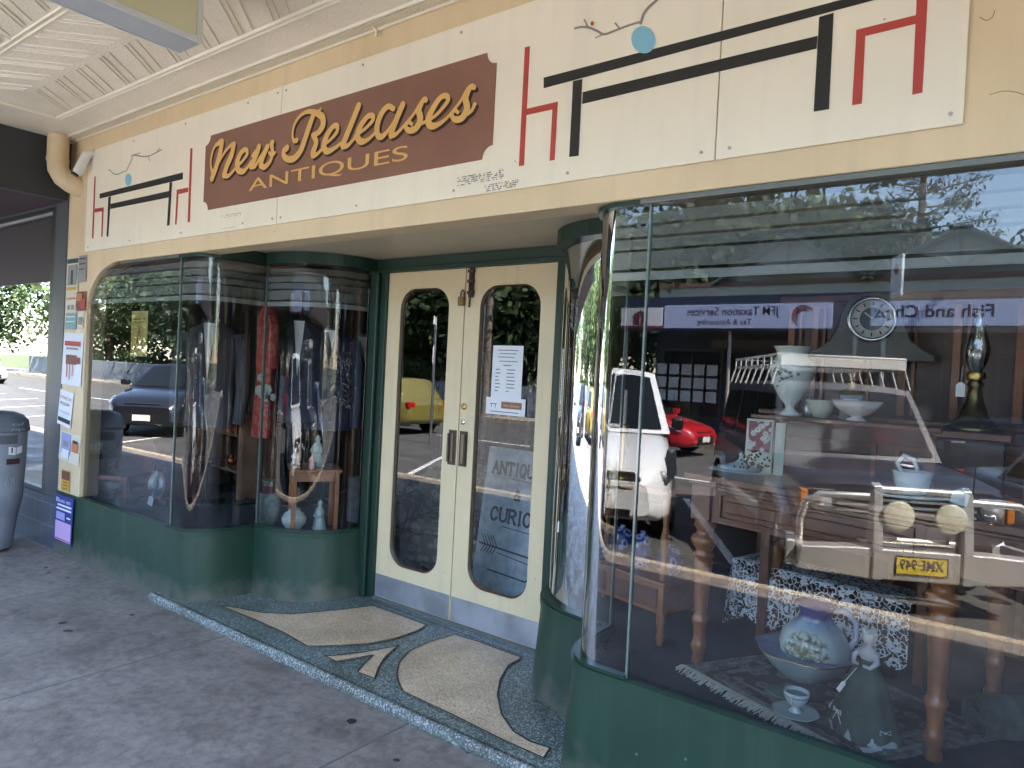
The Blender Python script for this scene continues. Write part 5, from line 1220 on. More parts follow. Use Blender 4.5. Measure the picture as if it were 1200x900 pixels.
# red kimono dress on stand
RDm = stripemat('red_brocade', [(.42, .04, .03), (.35, .02, .03), (.5, .16, .08), (.40, .03, .03)], 0, 14, .5, kind='voronoi')
dx = onray(312, 420, 1.05)
kd = T_('red_kimono', (dx.x, 1.05, ZD + .55), 'red brocade kimono hanging in the left window above the sideboard', 'kimono', R_(-25))
V = []; n = 28; prof = [(.19, 0), (.185, .1), (.17, .25), (.15, .5), (.16, .75), (.17, .95), (.10, 1.06), (.05, 1.09)]
for r, z_ in prof:
    for k_ in range(n):
        a = 2 * PI * k_ / n; f_ = 1 + .08 * math.sin(7 * a) * (1 - z_ / 1.2); V.append((r * f_ * math.cos(a), r * .45 * f_ * math.sin(a), z_))
MB().add(V, [(i * n + k_, i * n + (k_ + 1) % n, (i + 1) * n + (k_ + 1) % n, (i + 1) * n + k_) for i in range(len(prof) - 1) for k_ in range(n)], True).build('robe', RDm, kd)
for s in (-1, 1): MB().prism([(s * .14, 1.02), (s * .32, .90), (s * .31, .55), (s * .21, .58), (s * .15, .80)], 'y', -.035, .035).build('sleeve', RDm, kd, bevel=.012)
st_ = T_('garment_stand', (dx.x, 1.05, ZD), 'thin metal garment stand holding up the red kimono', 'stand')
MB().tube([(0, 0, 0), (0, 0, 1.68)], .01).tube([(-.2, 0, 0.01), (.2, 0, .01)], .01).tube([(0, -.2, .01), (0, .2, .01)], .01).build('stand_pole', DARKMETAL, st_)
# lace flower spray
p = onray(313, 455, .92)
lf = T_('lace_hat', tuple(p), 'cream lace hat with rosettes perched on a thin stand before the red kimono', 'hat')
m_ = MB(); rr = random.Random(8)
for i in range(9):
    c = (rr.uniform(-.09, .10), rr.uniform(-.03, .03), rr.uniform(-.09, .08)); r = rr.uniform(.028, .045)
    m_.lathe([(r, 0), (r * .9, .012), (r * .5, .008), (r * .55, .018), (0, .012)], (0, 0, 0), 14, 1, 1, 5, .12)
    k0 = len(m_.v) - 14 * 5 - (14 if True else 0)
    nv = 14 * 5 + 14
    m_.v[-nv:] = [(q[0] + c[0], c[1] - q[2], q[1] + c[2]) for q in m_.v[-nv:]]
m_.build('rosette', mat('cream_lace', (.42, .42, .37), .8), lf)
MB().tube([(.0, .02, -.02), (.01, .02, -(p.z - ZD))], .004).build('stand', DARKMETAL, lf)
# dark suits on bust stands
NAVY = mat('navy_wool', (.026, .032, .058), .8, var=.3, vscale=20); GREYW = mat('grey_wool', (.17, .17, .18), .85, var=.2, vscale=25); SHIRT = mat('white_shirt', (.85, .86, .87), .8)
def suit(loc, rz, m_, lab, h0=.55):
    t = T_('suit_jacket', loc, lab, 'jacket', rz, 'jackets on stands in the left window'); V = []; n = 30
    prof = [(.20, h0, .13), (.195, h0 + .15, .12), (.175, h0 + .35, .11), (.195, h0 + .55, .125), (.21, h0 + .70, .12), (.16, h0 + .78, .09), (.065, h0 + .82, .06), (.06, h0 + .85, .055)]
    for r, z_, d_ in prof:
        for k_ in range(n):
            a = 2 * PI * k_ / n; V.append((r * math.cos(a), d_ * math.sin(a), z_))
    MB().add(V, [(i * n + k_, i * n + (k_ + 1) % n, (i + 1) * n + (k_ + 1) % n, (i + 1) * n + k_) for i in range(len(prof) - 1) for k_ in range(n)], True).build('jacket_body', m_, t)
    MB().prism([(-.045, h0 + .82), (.045, h0 + .82), (.0, h0 + .38)], 'y', -.128, -.118).build('shirt_front', SHIRT, t)
    for s in (-1, 1):
        MB().prism([(s * .045, h0 + .83), (s * .10, h0 + .72), (s * .06, h0 + .60), (s * .012, h0 + .36)], 'y', -.142, -.130).build('lapel', m_, t, bevel=.003)
        MB().tube([(s * .19, 0, h0 + .74), (s * .235, .0, h0 + .55), (s * .25, -.02, h0 + .30), (s * .235, -.06, h0 + .02)], [.06, .058, .052, .042], 12).build('sleeve', m_, t)
    MB().tube([(0, 0, 0), (0, 0, h0)], .014).lathe([(.15, 0), (.15, .015), (.02, .03)], (0, 0, 0), 20).build('stand_pole', DARKMETAL, t)
    return t
suit((onray(352, 440, 1.25).x, 1.25, ZD), R_(42), NAVY, 'navy suit jacket with white shirt, front of the left window near the kimono', .68)
suit((onray(385, 440, 1.45).x, 1.45, ZD), R_(48), mat('blue_black_wool', (.035, .043, .085), .8), 'blue-black jacket just right of and behind the navy suit', .62)
suit((-4.95, 1.95, ZD), R_(45), GREYW, 'grey wool jacket furthest back behind the sideboard', .60)
suit((-5.38, .74, ZD), R_(48), mat('charcoal_pinstripe', (.07, .07, .08), .85), 'charcoal jacket with a white shirt behind the first curved pane, left of the red kimono', .62)
# garment rack with beaded hangers deep in the shop
gr = T_('garment_rack', (-4.1, 2.9, .045), 'steel garment rack of dark clothes deep inside the left of the shop', 'rack')
MB().tube([(-.7, 0, 0), (-.7, 0, 1.75), (.75, 0, 1.75), (.75, 0, 0)], .014).build('rack_frame', CHROME, gr)
for i in range(14):
    x_ = -.62 + i * .1
    m_ = random.choice([NAVY, GREYW, DWOOD, mat('maroon_cloth', (.09, .02, .025), .8), mat('olive_cloth', (.05, .05, .03), .8)])
    t = T_('hanging_garment', (-4.1 + x_, 2.9, 1.0), 'dark garment on a hanger packed along the steel rack', 'garment', 0, 'garments along the steel rack')
    MB().prism([(-.22, -.55), (.22, -.5), (.2, .45), (.05, .62), (-.05, .62), (-.2, .45)], 'x', -.025, .025).build('garment_body', m_, t, bevel=.01)
    MB().tube([(0, -.18, .52), (0, 0, .64), (0, .18, .52)], .005, 5).tube([(0, 0, .64), (0, 0, .78)], .003, 5).build('hanger', CHROME, t)
bh = MB(); hg = T_('bead_strings', tuple(onray(400, 440, 1.4)), 'loops of glittering silver and red beads hanging between the jackets and door', 'beads')
rr = random.Random(6)
for k_ in range(6):
    ox = -.10 + k_ * .045
    for i in range(26):
        a = 2 * PI * i / 26; bh.lathe([(0, -.006), (.006, 0), (0, .006)], (ox + .022 * math.sin(a), rr.uniform(-.03, .03), -.02 + .19 * math.cos(a) - k_ * .01), 6)
bh.build('bead', mat('silver_bead', (.6, .62, .65), .15, .9), hg)
MB().tube([(-.15, 0, .18), (.16, 0, .18), (.16, 0, .18)], .008).tube([(.0, 0, .18), (.0, 0, -(hg.location.z - ZD))], .008).build('bead_stand', DARKMETAL, hg)
# basket on the back wall
p = onray(375, 377, 1.9)
bk = T_('wall_basket', tuple(p), 'round pinkish woven basket tray hung above the jackets', 'basket')
MB().lathe([(.15, 0), (.155, .02), (.13, .03), (.0, .015)], (0, 0, 0), 26, 1, 1, 13, .02).build('basket_body', stripemat('woven_cane', [(.20, .09, .07), (.32, .18, .14)], 0, 60, .8, 3), bk).rotation_euler = (R_(90), 0, 0)
bkp = T_('tall_screen', (p.x, 2.05, .46), 'tall dark timber screen panel at the back of the left display', 'screen')
MB().box(-1.9, .8, 0, .03, 0, 1.86).build('screen_panel', DWOOD, bkp)
m_ = MB()
for x_ in (-1.5, -1.0, -.5, -.05, .35): m_.box(x_, x_ + .04, -.02, 0, .02, 1.84)
m_.build('screen_batten', WOODL, bkp)
# side table with figures
stb = T_('plant_stand', (-4.06, .78, ZD), 'square carved brown side table near the door carrying oriental figures', 'table', R_(-32))
MB().box(-.17, .17, -.17, .17, .42, .445).build('table_top', WOODL, stb, bevel=.004)
MB().box(-.14, .14, -.15, -.13, .36, .42).box(-.14, .14, .13, .15, .36, .42).box(-.15, -.13, -.13, .13, .36, .42).box(.13, .15, -.13, .13, .36, .42).build('apron', WOODL, stb, bevel=.003)
for x_ in (-.14, .14):
    for y_ in (-.14, .14): MB().box(x_ - .016, x_ + .016, y_ - .016, y_ + .016, 0, .42).build('leg', WOODL, stb, bevel=.003)
ST_ = ZD + .446
JADE = mat('pale_jade', (.36, .42, .36), .35)
def figure(loc, h, lab, m_, rz=0):
    t = T_('oriental_figurine', loc, lab, 'figurine', rz)
    MB().lathe([(h * .26, 0), (h * .28, h * .06), (h * .24, h * .09), (h * .22, h * .25), (h * .16, h * .45), (h * .19, h * .60), (h * .13, h * .72), (h * .06, h * .76), (h * .10, h * .84), (h * .09, h * .93), (0, h)], (0, 0, 0), 18, 1, .8, 6, .07).build('figurine_body', m_, t)
    for s in (-1, 1): MB().tube([(s * h * .17, 0, h * .62), (s * h * .24, -.01, h * .48), (s * h * .06, -h * .18, h * .44)], [h * .06, h * .055, h * .03], 8).build('arm', m_, t)
    return t
figure((-4.06, .80, ST_), .22, 'pale jade seated figure on the carved side table', JADE)
figure((-3.98, .70, ST_), .11, 'small pink blossom ornament at the right of the jade figure', mat('blossom_pink', (.45, .22, .22), .5))
figure((-4.17, .70, ST_), .12, 'little white figurine at the left front of the side table', PORC)
bd_ = T_('brass_disc', (-4.135, .685, ST_ + .06), 'round pierced brass disc standing beside the jade figure', 'ornament')
o = MB().lathe([(.012, 0), (.012, .01), (.05, .008), (.052, 0)], (0, 0, 0), 26).build('disc', BRASS, bd_); o.rotation_euler = (R_(80), 0, R_(-25))
MB().box(-.03, .03, -.015, .015, -.06, -.048).build('disc_foot', DWOOD, bd_)
p = at(313, 617, z=ZD)
v2 = T_('famille_rose_vase', (p.x, p.y, ZD), 'tall pale green vase with pink collar and painted scenes by the curved pane', 'vase')
MB().lathe([(.055, 0), (.058, .02), (.075, .06), (.085, .14), (.082, .20), (.062, .235), (.04, .255), (.036, .30), (.05, .325), (.056, .33), (.05, .327)], (0, 0, 0), 30).build('vase_body', stripemat('painted_vase_glaze', [(.22, .24, .17), (.52, .62, .56), (.58, .66, .62), (.48, .50, .46)], 0, 30, .18, kind='voronoi'), v2)
MB().lathe([(.0605, .24), (.042, .257), (.0385, .29), (.0375, .29)], (0, 0, 0), 30).build('pink_collar', mat('pink_glaze', (.38, .18, .20), .25), v2)
p = at(344, 621, z=ZD)
v3 = T_('ginger_jar', (p.x, p.y, ZD), 'squat painted ginger jar under the carved side table', 'jar')
MB().lathe([(.045, 0), (.05, .01), (.08, .05), (.085, .085), (.065, .12), (.04, .135), (.042, .15), (.035, .148)], (0, 0, 0), 28).build('jar_body', MATS['painted_vase_glaze'], v3)
p = at(374, 620, z=ZD)
figure((p.x, p.y, ZD), .21, 'white and green standing sage figurine right of the ginger jar', JADE, R_(-20))
bb = T_('boxed_cabinet', (-3.98, 1.25, ZD), 'low grey storage box beside the floral armchair', 'box')
MB().box(-.16, .05, -.1, .15, 0, .33).build('box_body', GREYW, bb, bevel=.004)
# armchairs
FLO = stripemat('floral_upholstery', [(.16, .12, .08), (.42, .36, .26), (.48, .43, .33), (.25, .2, .12)], 0, 17, .9, kind='voronoi')
def armchair(loc, rz, lab):
    t = T_('armchair', loc, lab, 'armchair', rz, 'floral armchairs inside the shop')
    MB().box(-.36, .36, -.38, .36, .16, .36).build('seat_base', FLO, t, bevel=.04)
    MB().box(-.27, .27, -.40, .22, .36, .47).build('seat_cushion', FLO, t, bevel=.05)
    P = [(-.34, .36)] + [(.34 * math.cos(a) if False else .34 * math.cos(a), .62 + .25 * math.sin(a)) for a in np.linspace(PI, 0, 12)] + [(.34, .36)]
    MB().prism(P, 'y', .22, .38).build('backrest', FLO, t, bevel=.04)
    for s in (-1, 1):
        xa, xb = sorted((s * .28, s * .42)); MB().box(xa, xb, -.38, .30, .36, .58).build('armrest', FLO, t, bevel=.06)
    for x_ in (-.3, .3):
        for y_ in (-.32, .3): MB().lathe([(.015, 0), (.025, .16)], (x_, y_, 0), 10).build('leg', WOODL, t)
    return t
armchair((-3.62, 1.75, .045), R_(30), 'floral armchair just behind the left door and the curved pane')
armchair((-4.55, 2.75, .045), R_(15), 'second floral armchair further back on the left')
# A-board behind the right door
ab = T_('sandwich_board', (-2.79, 1.30, .048), 'weathered blue-grey sandwich board lettered Antiques and Curios behind the right door', 'sign', R_(-2))
ABM = mat('weathered_board', (.62, .68, .72), .7, c2=(.38, .46, .52), vscale=16, detail=8)
bd = MB().box(-.25, .34, -.012, .012, .0, 1.06).build('front_board', ABM, ab, bevel=.004); bd.rotation_euler = (R_(-8), 0, 0)
b2 = MB().box(-.25, .34, -.01, .01, .0, 1.04).build('rear_board', ABM, ab, bevel=.004); b2.location = (0, .30, 0); b2.rotation_euler = (R_(8), 0, 0)
AI = mat('board_lettering', (.05, .055, .06), .7)
# hand drawn slab-serif capitals as pen strokes in a 1 x 1 cell
GL = {'A': ([[(0, 0), (.5, 1)], [(.5, 1), (1, 0)], [(.2, .38), (.8, .38)]], [(0, 0), (1, 0)]), 'N': ([[(0, 0), (0, 1)], [(0, 1), (1, 0)], [(1, 0), (1, 1)]], [(0, 0), (0, 1), (1, 1)]),
      'T': ([[(0, 1), (1, 1)], [(.5, 1), (.5, 0)], [(0, 1), (0, .8)], [(1, 1), (1, .8)]], [(.5, 0)]), 'I': ([[(.5, 0), (.5, 1)]], [(.5, 0), (.5, 1)]),
      'Q': ([[(.5 + .5 * math.cos(a), .5 + .5 * math.sin(a)) for a in np.linspace(0, 2 * PI, 22)], [(.6, .25), (1, -.1)]], []), 'O': ([[(.5 + .5 * math.cos(a), .5 + .5 * math.sin(a)) for a in np.linspace(0, 2 * PI, 22)]], []),
      'U': ([[(0, 1), (0, .35), (.12, .1), (.5, 0), (.88, .1), (1, .35), (1, 1)]], [(0, 1), (1, 1)]), 'E': ([[(0, 0), (0, 1)], [(0, 1), (.9, 1)], [(0, .5), (.7, .5)], [(0, 0), (.9, 0)]], []),
      'S': ([[(.95, .8), (.8, .97), (.4, 1), (.1, .8), (.25, .56), (.75, .46), (.92, .22), (.65, 0), (.2, .02), (0, .22)]], []), 'C': ([[(.95, .78), (.75, .97), (.4, 1), (.08, .75), (.02, .4), (.2, .06), (.6, 0), (.95, .2)]], []),
      'R': ([[(0, 0), (0, 1)], [(0, 1), (.6, 1), (.85, .9), (.88, .68), (.6, .5), (0, .5)], [(.45, .5), (.95, 0)]], [(0, 0), (.95, 0)]),
      '&': ([[(.95, 0), (.3, .68), (.3, .9), (.5, 1), (.68, .88), (.6, .68), (.15, .4), (.05, .2), (.25, 0), (.6, .05), (.95, .45)]], [])}
def slab(word, x0, z0, cw, h_, gap, r):
    S = []; r *= 1.45; x_ = x0
    for c in word:
        w_ = cw * (.4 if c == 'I' else 1)
        strokes, serifs = GL[c]
        for s in strokes: S.append([(x_ + p[0] * w_ if c != 'I' else x_ + .5 * w_, z0 + p[1] * h_, r) for p in s])
        for p in serifs:
            xx = x_ + (p[0] * w_ if c != 'I' else .5 * w_); S.append([(xx - cw * .16, z0 + p[1] * h_, r * .7), (xx + cw * .16, z0 + p[1] * h_, r * .7)])
        x_ += w_ + gap
    return S
ws_ = slab('ANTIQUES', -.19, .885, .046, .08, .019, .0055) + slab('&', .02, .73, .05, .065, 0, .0055) + slab('CURIOS', -.155, .575, .056, .085, .022, .0062)
arrow = [[(-.22, .41, .006), (.31, .38, .006)], [(-.06, .37, .003), (.20, .345, .003)], [(-.12, .25, .005), (.2, .235, .005)], [(.2, .235, .005), (.24, .27, .004)]] + [[(-.21 + i * .025, .47, .004), (-.17 + i * .025, .41, .004), (-.20 + i * .025, .355, .004)] for i in range(5)]
ink(ws_ + arrow + [[(-.02, .86, .003), (.22, .855, .003)], [(-.05, .545, .003), (.25, .53, .003)]], -.0135, .003).build('board_words', AI, bd, fix=False)
# papers on the right door glass
op = T_('opening_hours_notice', tuple(at(594, 436, y=DY + .018)), 'white opening hours sheet taped inside the right door glass', 'notice')
MB().box(-.112, .112, 0, .001, -.155, .155).build('paper', PAPER, op)
hrs = MB(); rr = random.Random(12)
for j, z_ in enumerate((.125, .105, .085, .06)): hrs.box(-.07 + .01 * (j % 2), .075 - .012 * (j % 3), -.0006, 0, z_, z_ + .005)
hrs.box(-.03, .03, -.0006, 0, .036, .042)
for j in range(7):
    z_ = .010 - j * .021; hrs.box(-.085, -.085 + rr.uniform(.022, .045), -.0006, 0, z_, z_ + .006); hrs.box(.0, rr.uniform(.05, .065) if j < 6 else .02, -.0006, 0, z_, z_ + .006)
hrs.build('printed_lines', mat('grey_ink', (.22, .22, .24), .7), op)
sc2 = T_('shop_card', tuple(at(592, 476.5, y=DY + .016)), 'white landscape card with brown logo below the opening hours sheet', 'card')
MB().box(-.145, .145, 0, .001, -.05, .05).build('paper', PAPER, sc2); MB().box(-.03, .12, -.0008, 0, -.012, .028).build('logo_block', BROWNP, sc2)
text('logo_words', 'New Releases', GOLD, sc2, (.045, -.0014, .008), FACE_S, .12, .018, shear=.3)
MB().box(-.115, -.065, -.0006, 0, .010, .014).box(-.105, -.102, -.0006, 0, -.01, .01).box(-.075, -.072, -.0006, 0, -.01, .01).box(-.11, .1, -.0006, 0, -.035, -.031).build('printed_lines', INK, sc2)
# ================================================================== VEHICLES
def loft(mb, stations, prof):
    """stations: (x, zb, zt, halfwidth, tuck); prof: list of (wfrac, hfrac) from sill to top centre"""
    n = len(prof) * 2
    V = []
    for x_, zb, zt, hw, tk in stations:
        ring = [(x_, hw * w_ * (1 - tk * h_), zb + (zt - zb) * h_) for w_, h_ in prof]
        V += ring + [(a, -b, c) for a, b, c in ring[::-1]]
    F = [(i * n + k_, i * n + (k_ + 1) % n, (i + 1) * n + (k_ + 1) % n, (i + 1) * n + k_) for i in range(len(stations) - 1) for k_ in range(n)]
    mb.add(V, F, True); mb.add(V[:n], [tuple(range(n))]); mb.add(V[-n:], [tuple(range(n))[::-1]])
BODYP = [(.90, 0), (.985, .10), (1, .30), (1, .55), (.985, .80), (.95, .92), (.85, .985), (.55, 1.0), (.15, 1.01)]
TYRE = RUBBER; RIM = mat('alloy', (.5, .5, .52), .3, .9)
def wheel(car, x_, y_, r, name='wheel', w_=.2):
    t = MB(); s = 1 if y_ > 0 else -1
    t.lathe([(r * .62, -w_ / 2), (r * .9, -w_ / 2), (r, -w_ * .35), (r, w_ * .35), (r * .9, w_ / 2), (r * .62, w_ / 2), (r * .62, -w_ / 2)], (0, 0, 0), 28)
    t.v = [(a + x_, y_ + c, b + r) for a, b, c in t.v]
    wl = t.build('wheel', TYRE, car)
    rm = MB(); rm.lathe([(r * .62, 0), (r * .58, .02), (0, .015)], (0, 0, 0), 28)
    for i in range(5):
        a = 2 * PI * i / 5; rm.obox((r * .32 * math.cos(a), r * .32 * math.sin(a), .03), (r * .28 * math.cos(a), r * .28 * math.sin(a), 0), (-.02 * math.sin(a), .02 * math.cos(a), 0), (0, 0, .012))
    rm.v = [(a + x_, y_ + s * (w_ / 2 - .03) + s * c, b + r) for a, b, c in rm.v]
    rm.build('rim', RIM, wl, fix=True)
def cabin(car, paint, xb0, xt0, xt1, xb1, zb, zt, wb, wt, pillars, rise=.03):
    """greenhouse: base front/rear x, top front/rear x, pillars = x fractions splitting the side glass"""
    mb = MB(); V = []; F = []
    N = 6
    def top(u): return xt0 + (xt1 - xt0) * u
    # roof grid
    nx, ny = 8, 8
    for i in range(nx + 1):
        for j in range(ny + 1):
            u, v_ = i / nx, j / ny * 2 - 1
            V.append((top(u), wt * v_, zt - .05 * abs(v_) ** 3 - rise * (2 * u - 1) ** 2))
    F = [(i * (ny + 1) + j, i * (ny + 1) + j + 1, (i + 1) * (ny + 1) + j + 1, (i + 1) * (ny + 1) + j) for i in range(nx) for j in range(ny)]
    mb.add(V, F, True)
    zr = lambda v_, u: zt - .05 * abs(v_) ** 3 - rise * (2 * u - 1) ** 2
    for (xb, xt, u) in ((xb0, xt0, 0), (xb1, xt1, 1)):
        V = []; 
        for j in range(ny + 1):
            v_ = j / ny * 2 - 1; bow = .10 * (1 - v_ * v_) * (1 if u == 0 else -1) * (1 if xb0 > xb1 else -1)
            V += [(xb + bow, wb * v_, zb), (xt + bow * .15, wt * v_, zr(v_, u))]
        mb.add(V, [(2 * j, 2 * j + 2, 2 * j + 3, 2 * j + 1) for j in range(ny)], True)
    for s in (-1, 1):
        V = [(xb0, s * wb, zb), (xt0, s * wt, zr(1, 0)), (top(.5), s * wt, zr(1, .5)), (xt1, s * wt, zr(1, 1)), (xb1, s * wb, zb)]
        mb.add(V, [(0, 1, 2, 3, 4)])
    cb_ = mb.build('cabin', paint, car, fix=True)
    # glass
    g = MB(); V = []
    for j in range(ny + 1):
        v_ = (j / ny * 2 - 1) * .90
        for h_ in (.06, .90):
            bow = .10 * (1 - v_ * v_) * (1 if xb0 > xb1 else -1)
            xx = (xb0 + bow) * (1 - h_) + (xt0 + bow * .15) * h_; V.append((xx + .012 * (1 if xb0 > xb1 else -1), (wb * (1 - h_) + wt * h_) * v_, zb * (1 - h_) + zr(v_, 0) * h_ + .006))
    g.add(V, [(2 * j, 2 * j + 2, 2 * j + 3, 2 * j + 1) for j in range(ny)], True).build('windscreen', CARGLASS, car, fix=False)
    for s in (-1, 1):
        for (u0, u1) in pillars:
            q = []
            for (u, h_) in ((u0, .1), (u1, .1), (u1, .86), (u0, .86)):
                xb = xb0 + (xb1 - xb0) * u; xt = xt0 + (xt1 - xt0) * u; xx = xb * (1 - h_) + xt * h_
                q.append((xx, s * ((wb * (1 - h_) + wt * h_) + .009), zb * (1 - h_) + zr(1, min(max(u, 0), 1)) * h_))
            MB().add(q, [(0, 1, 2, 3)]).build('side_window', CARGLASS, car, fix=False)
    return cb_
HEAD = math.atan2(.863, .505)
LAMP = mat('headlamp', (.7, .72, .75), .08, .6, coat=1); CHR = CHROME; GRILLE = mat('grille_black', (.012, .012, .013), .4)
def paint(n_, c, m_=0.0, r_=.35): return mat(n_, c, r_, m_, coat=1)
PLY = mat('plate_yellow', (.72, .55, .05), .45); PLW = mat('plate_white', (.7, .7, .68), .45)
def plate(car, x_, z_, body, base, w_=.37, h_=.13):
    p_ = MB().box(x_, x_ + .006, -w_ / 2, w_ / 2, z_ - h_ / 2, z_ + h_ / 2).build('number_plate', base, car)
    mb = MB().box(x_ + .001, x_ + .008, -w_ / 2 - .006, -w_ / 2, z_ - h_ / 2 - .006, z_ + h_ / 2 + .006).box(x_ + .001, x_ + .008, w_ / 2, w_ / 2 + .006, z_ - h_ / 2 - .006, z_ + h_ / 2 + .006).box(x_ + .001, x_ + .008, -w_ / 2, w_ / 2, z_ + h_ / 2, z_ + h_ / 2 + .006).box(x_ + .001, x_ + .008, -w_ / 2, w_ / 2, z_ - h_ / 2 - .006, z_ - h_ / 2)
    mb.build('plate_rim', BLACK, p_)
    if body: text('plate_letters', body, INK, p_, (x_ + .009, 0, z_ + .01), (R_(90), 0, R_(90)), w_ * .86, h_ * .62, bold=.006)
def place(name, label, x_, y_, rz):
    return empty(name, (x_, y_, -.15), rz, label, 'car', None)
# --- the blue-grey four wheel drive with a bull bar
W4 = mat('dark_blue_paint', (.022, .024, .04), .42, .1, coat=.25, c2=(.035, .036, .048), vscale=1.5); SIL = paint('silver_paint', (.58, .59, .58), .6, .35)
fwx, fwy = -.75 - .505 * 2.35, -3.93 - .863 * 2.35
c4 = place('four_wheel_drive', 'dark blue four wheel drive with silver bull bar, spotlights and roof rack, plate XME 949', fwx, fwy, HEAD)
b = MB(); loft(b, [(-2.25, .55, 1.05, .80, .02), (-2.2, .45, 1.12, .84, .02), (-1.5, .42, 1.14, .86, .02), (.6, .42, 1.12, .86, .02), (1.0, .45, 1.10, .85, .02), (1.7, .50, 1.07, .83, .02), (2.0, .52, 1.04, .80, .02), (2.07, .55, .98, .78, .02)], BODYP)
b.build('body', W4, c4)
cabin(c4, W4, .95, .45, -2.1, -2.2, 1.10, 1.84, .78, .66, [(.03, .30), (.34, .62), (.66, .96)], .02)
lb4 = MB(); loft(lb4, [(-2.26, .40, .62, .83, 0), (0, .38, .60, .875, 0), (1.0, .40, .62, .87, 0)], BODYP); lb4.build('side_skirt', SIL, c4)
for x_ in (-1.45, 1.35):
    for y_ in (-.74, .74): wheel(c4, x_, y_, .37, w_=.24)
    for s in (-1, 1):
        a_ = [(x_ + .52 * math.cos(t_), .37 + .50 * math.sin(t_)) for t_ in np.linspace(0, PI, 12)]; i_ = [(x_ + .43 * math.cos(t_), .37 + .41 * math.sin(t_)) for t_ in np.linspace(PI, 0, 12)]
        ya, yb = sorted((s * .80, s * .90)); f_ = MB(); V = [(q[0], y_, q[1]) for y_ in (ya, yb) for q in a_ + i_[::-1]]
        F = []
        for i in range(11): F += [(i, i + 1, 12 + i + 1, 12 + i), (24 + i, 24 + i + 1, 36 + i + 1, 36 + i), (i, 24 + i, 25 + i, i + 1)]
        f_.add(V, F).build('wheel_arch', SIL, c4)
MB().box(2.07, 2.085, -.55, .55, .72, .93).build('grille', GRILLE, c4)
m_ = MB()
for z_ in (.76, .81, .86, .90): m_.box(2.085, 2.095, -.54, .54, z_, z_ + .018)
m_.build('grille_bar', SIL, c4)
for s in (-1, 1):
    h_ = MB().lathe([(.085, 0), (.08, .02), (.0, .035)], (0, 0, 0), 24); h_.v = [(2.08 + c, s * .66 + a, .83 + b_) for a, b_, c in h_.v]; h_.build('headlight', LAMP, c4)
    MB().box(2.06, 2.085, s * .66 - .11, s * .66 + .11, .73, .93).build('headlight_surround', CHR, c4, bevel=.01)
    MB().box(2.0, 2.09, min(s * .77, s * .83), max(s * .77, s * .83), .74, .92).build('indicator', mat('amber', (.6, .2, .03), .3), c4, bevel=.01)
    # mirror
    MB().box(.78, .90, min(s * .86, s * 1.02), max(s * .86, s * 1.02), 1.15, 1.32).build('door_mirror', GRILLE, c4, bevel=.02)
BB = mat('bull_bar_alloy', (.82, .81, .76), .38, .75)
m_ = MB()
m_.prism([(-.92, .34), (-.40, .30), (.40, .30), (.92, .34), (.90, .52), (.50, .54), (-.50, .54), (-.90, .52)], 'x', 2.26, 2.42)
m_.obox((2.12, .90, .44), (.2, .05, 0), (0, .035, 0), (0, 0, .1)).obox((2.12, -.90, .44), (.2, -.05, 0), (0, .035, 0), (0, 0, .1))
m_.build('bull_bar_bumper', BB, c4, bevel=.012)
m_ = MB()
for s in (-1, 1):
    m_.prism([(2.26, .30), (2.44, .30), (2.44, .55), (2.38, 1.02), (2.30, 1.04)], 'y', s * .33 - .035, s * .33 + .035)
m_.build('bull_bar_upright', BB, c4, bevel=.008)
m_ = MB(); m_.tube([(2.35, -.30, .99), (2.35, .30, .99)], .03, 12).tube([(2.36, -.30, .60), (2.36, .30, .60)], .026, 12)
for s in (-1, 1): m_.tube([(2.34, s * .36, .93), (2.34, s * .72, .92), (2.30, s * .84, .86), (2.26, s * .87, .70), (2.26, s * .87, .50)], .028, 12)
m_.build('bull_bar_tube', BB, c4)
for s in (-1, 1):
    l_ = MB().lathe([(.07, -.08), (.115, -.02), (.118, 0), (.105, .006), (0, .01)], (0, 0, 0), 26); l_.v = [(2.43 + c, s * .17 * 1.12 + a, .80 + b_) for a, b_, c in l_.v]
    sl_ = l_.build('spotlight', stripemat('spotlight_cover', [(.25, .22, .12), (.7, .66, .5)], 0, 55, .3, kind='voronoi') if 'spotlight_cover' not in MATS else MATS['spotlight_cover'], c4)
    MB().tube([(2.40, s * .19, .70), (2.40, s * .19, .60)], .012).build('spotlight_bracket', BLACK, sl_)
plate(c4, 2.422, .425, 'XME\u00b7949', PLY)
m_ = MB()
zr_ = 1.99
rx0, rx1 = .35, -1.95
for z_ in (zr_, zr_ + .11):
    m_.tube([(rx0, -.64, z_), (rx0, .64, z_), (rx1, .64, z_), (rx1, -.64, z_), (rx0, -.64, z_)], .014, 8)
for i in range(8):
    x_ = rx0 + (rx1 - rx0) * i / 7; m_.tube([(x_, -.64, zr_), (x_, .64, zr_)], .010, 6)
    for s in (-1, 1): m_.tube([(x_, s * .64, zr_ + .11), (x_, s * .64, zr_ - .01), (x_, s * .70, 1.78)], .011, 6)
for i in range(5): m_.tube([(rx0, -.5 + .25 * i, zr_), (rx0, -.5 + .25 * i, zr_ + .11)], .009, 6)
m_.box(rx0 + .02, rx0 + .03, -.62, .62, zr_ + .0, zr_ + .10)
m_.build('roof_rack', mat('rack_white', (.72, .71, .66), .4), c4)
MB().tube([(2.38, -.36, 1.0), (2.40, -.37, 1.5), (2.37, -.38, 2.0)], .005, 5).build('whip_aerial', BLACK, c4)
MB().lathe([(.09, 0), (.085, .006), (0, .007)], (1.45, -.25, 1.10), 20, 1, .6).build('bonnet_sticker', PAPER, c4)
m_ = MB()
for y0 in (-.55, .1): m_.tube([(.98, y0, 1.13), (.80, y0 + .35, 1.30)], .008, 5)
m_.build('wiper', BLACK, c4)
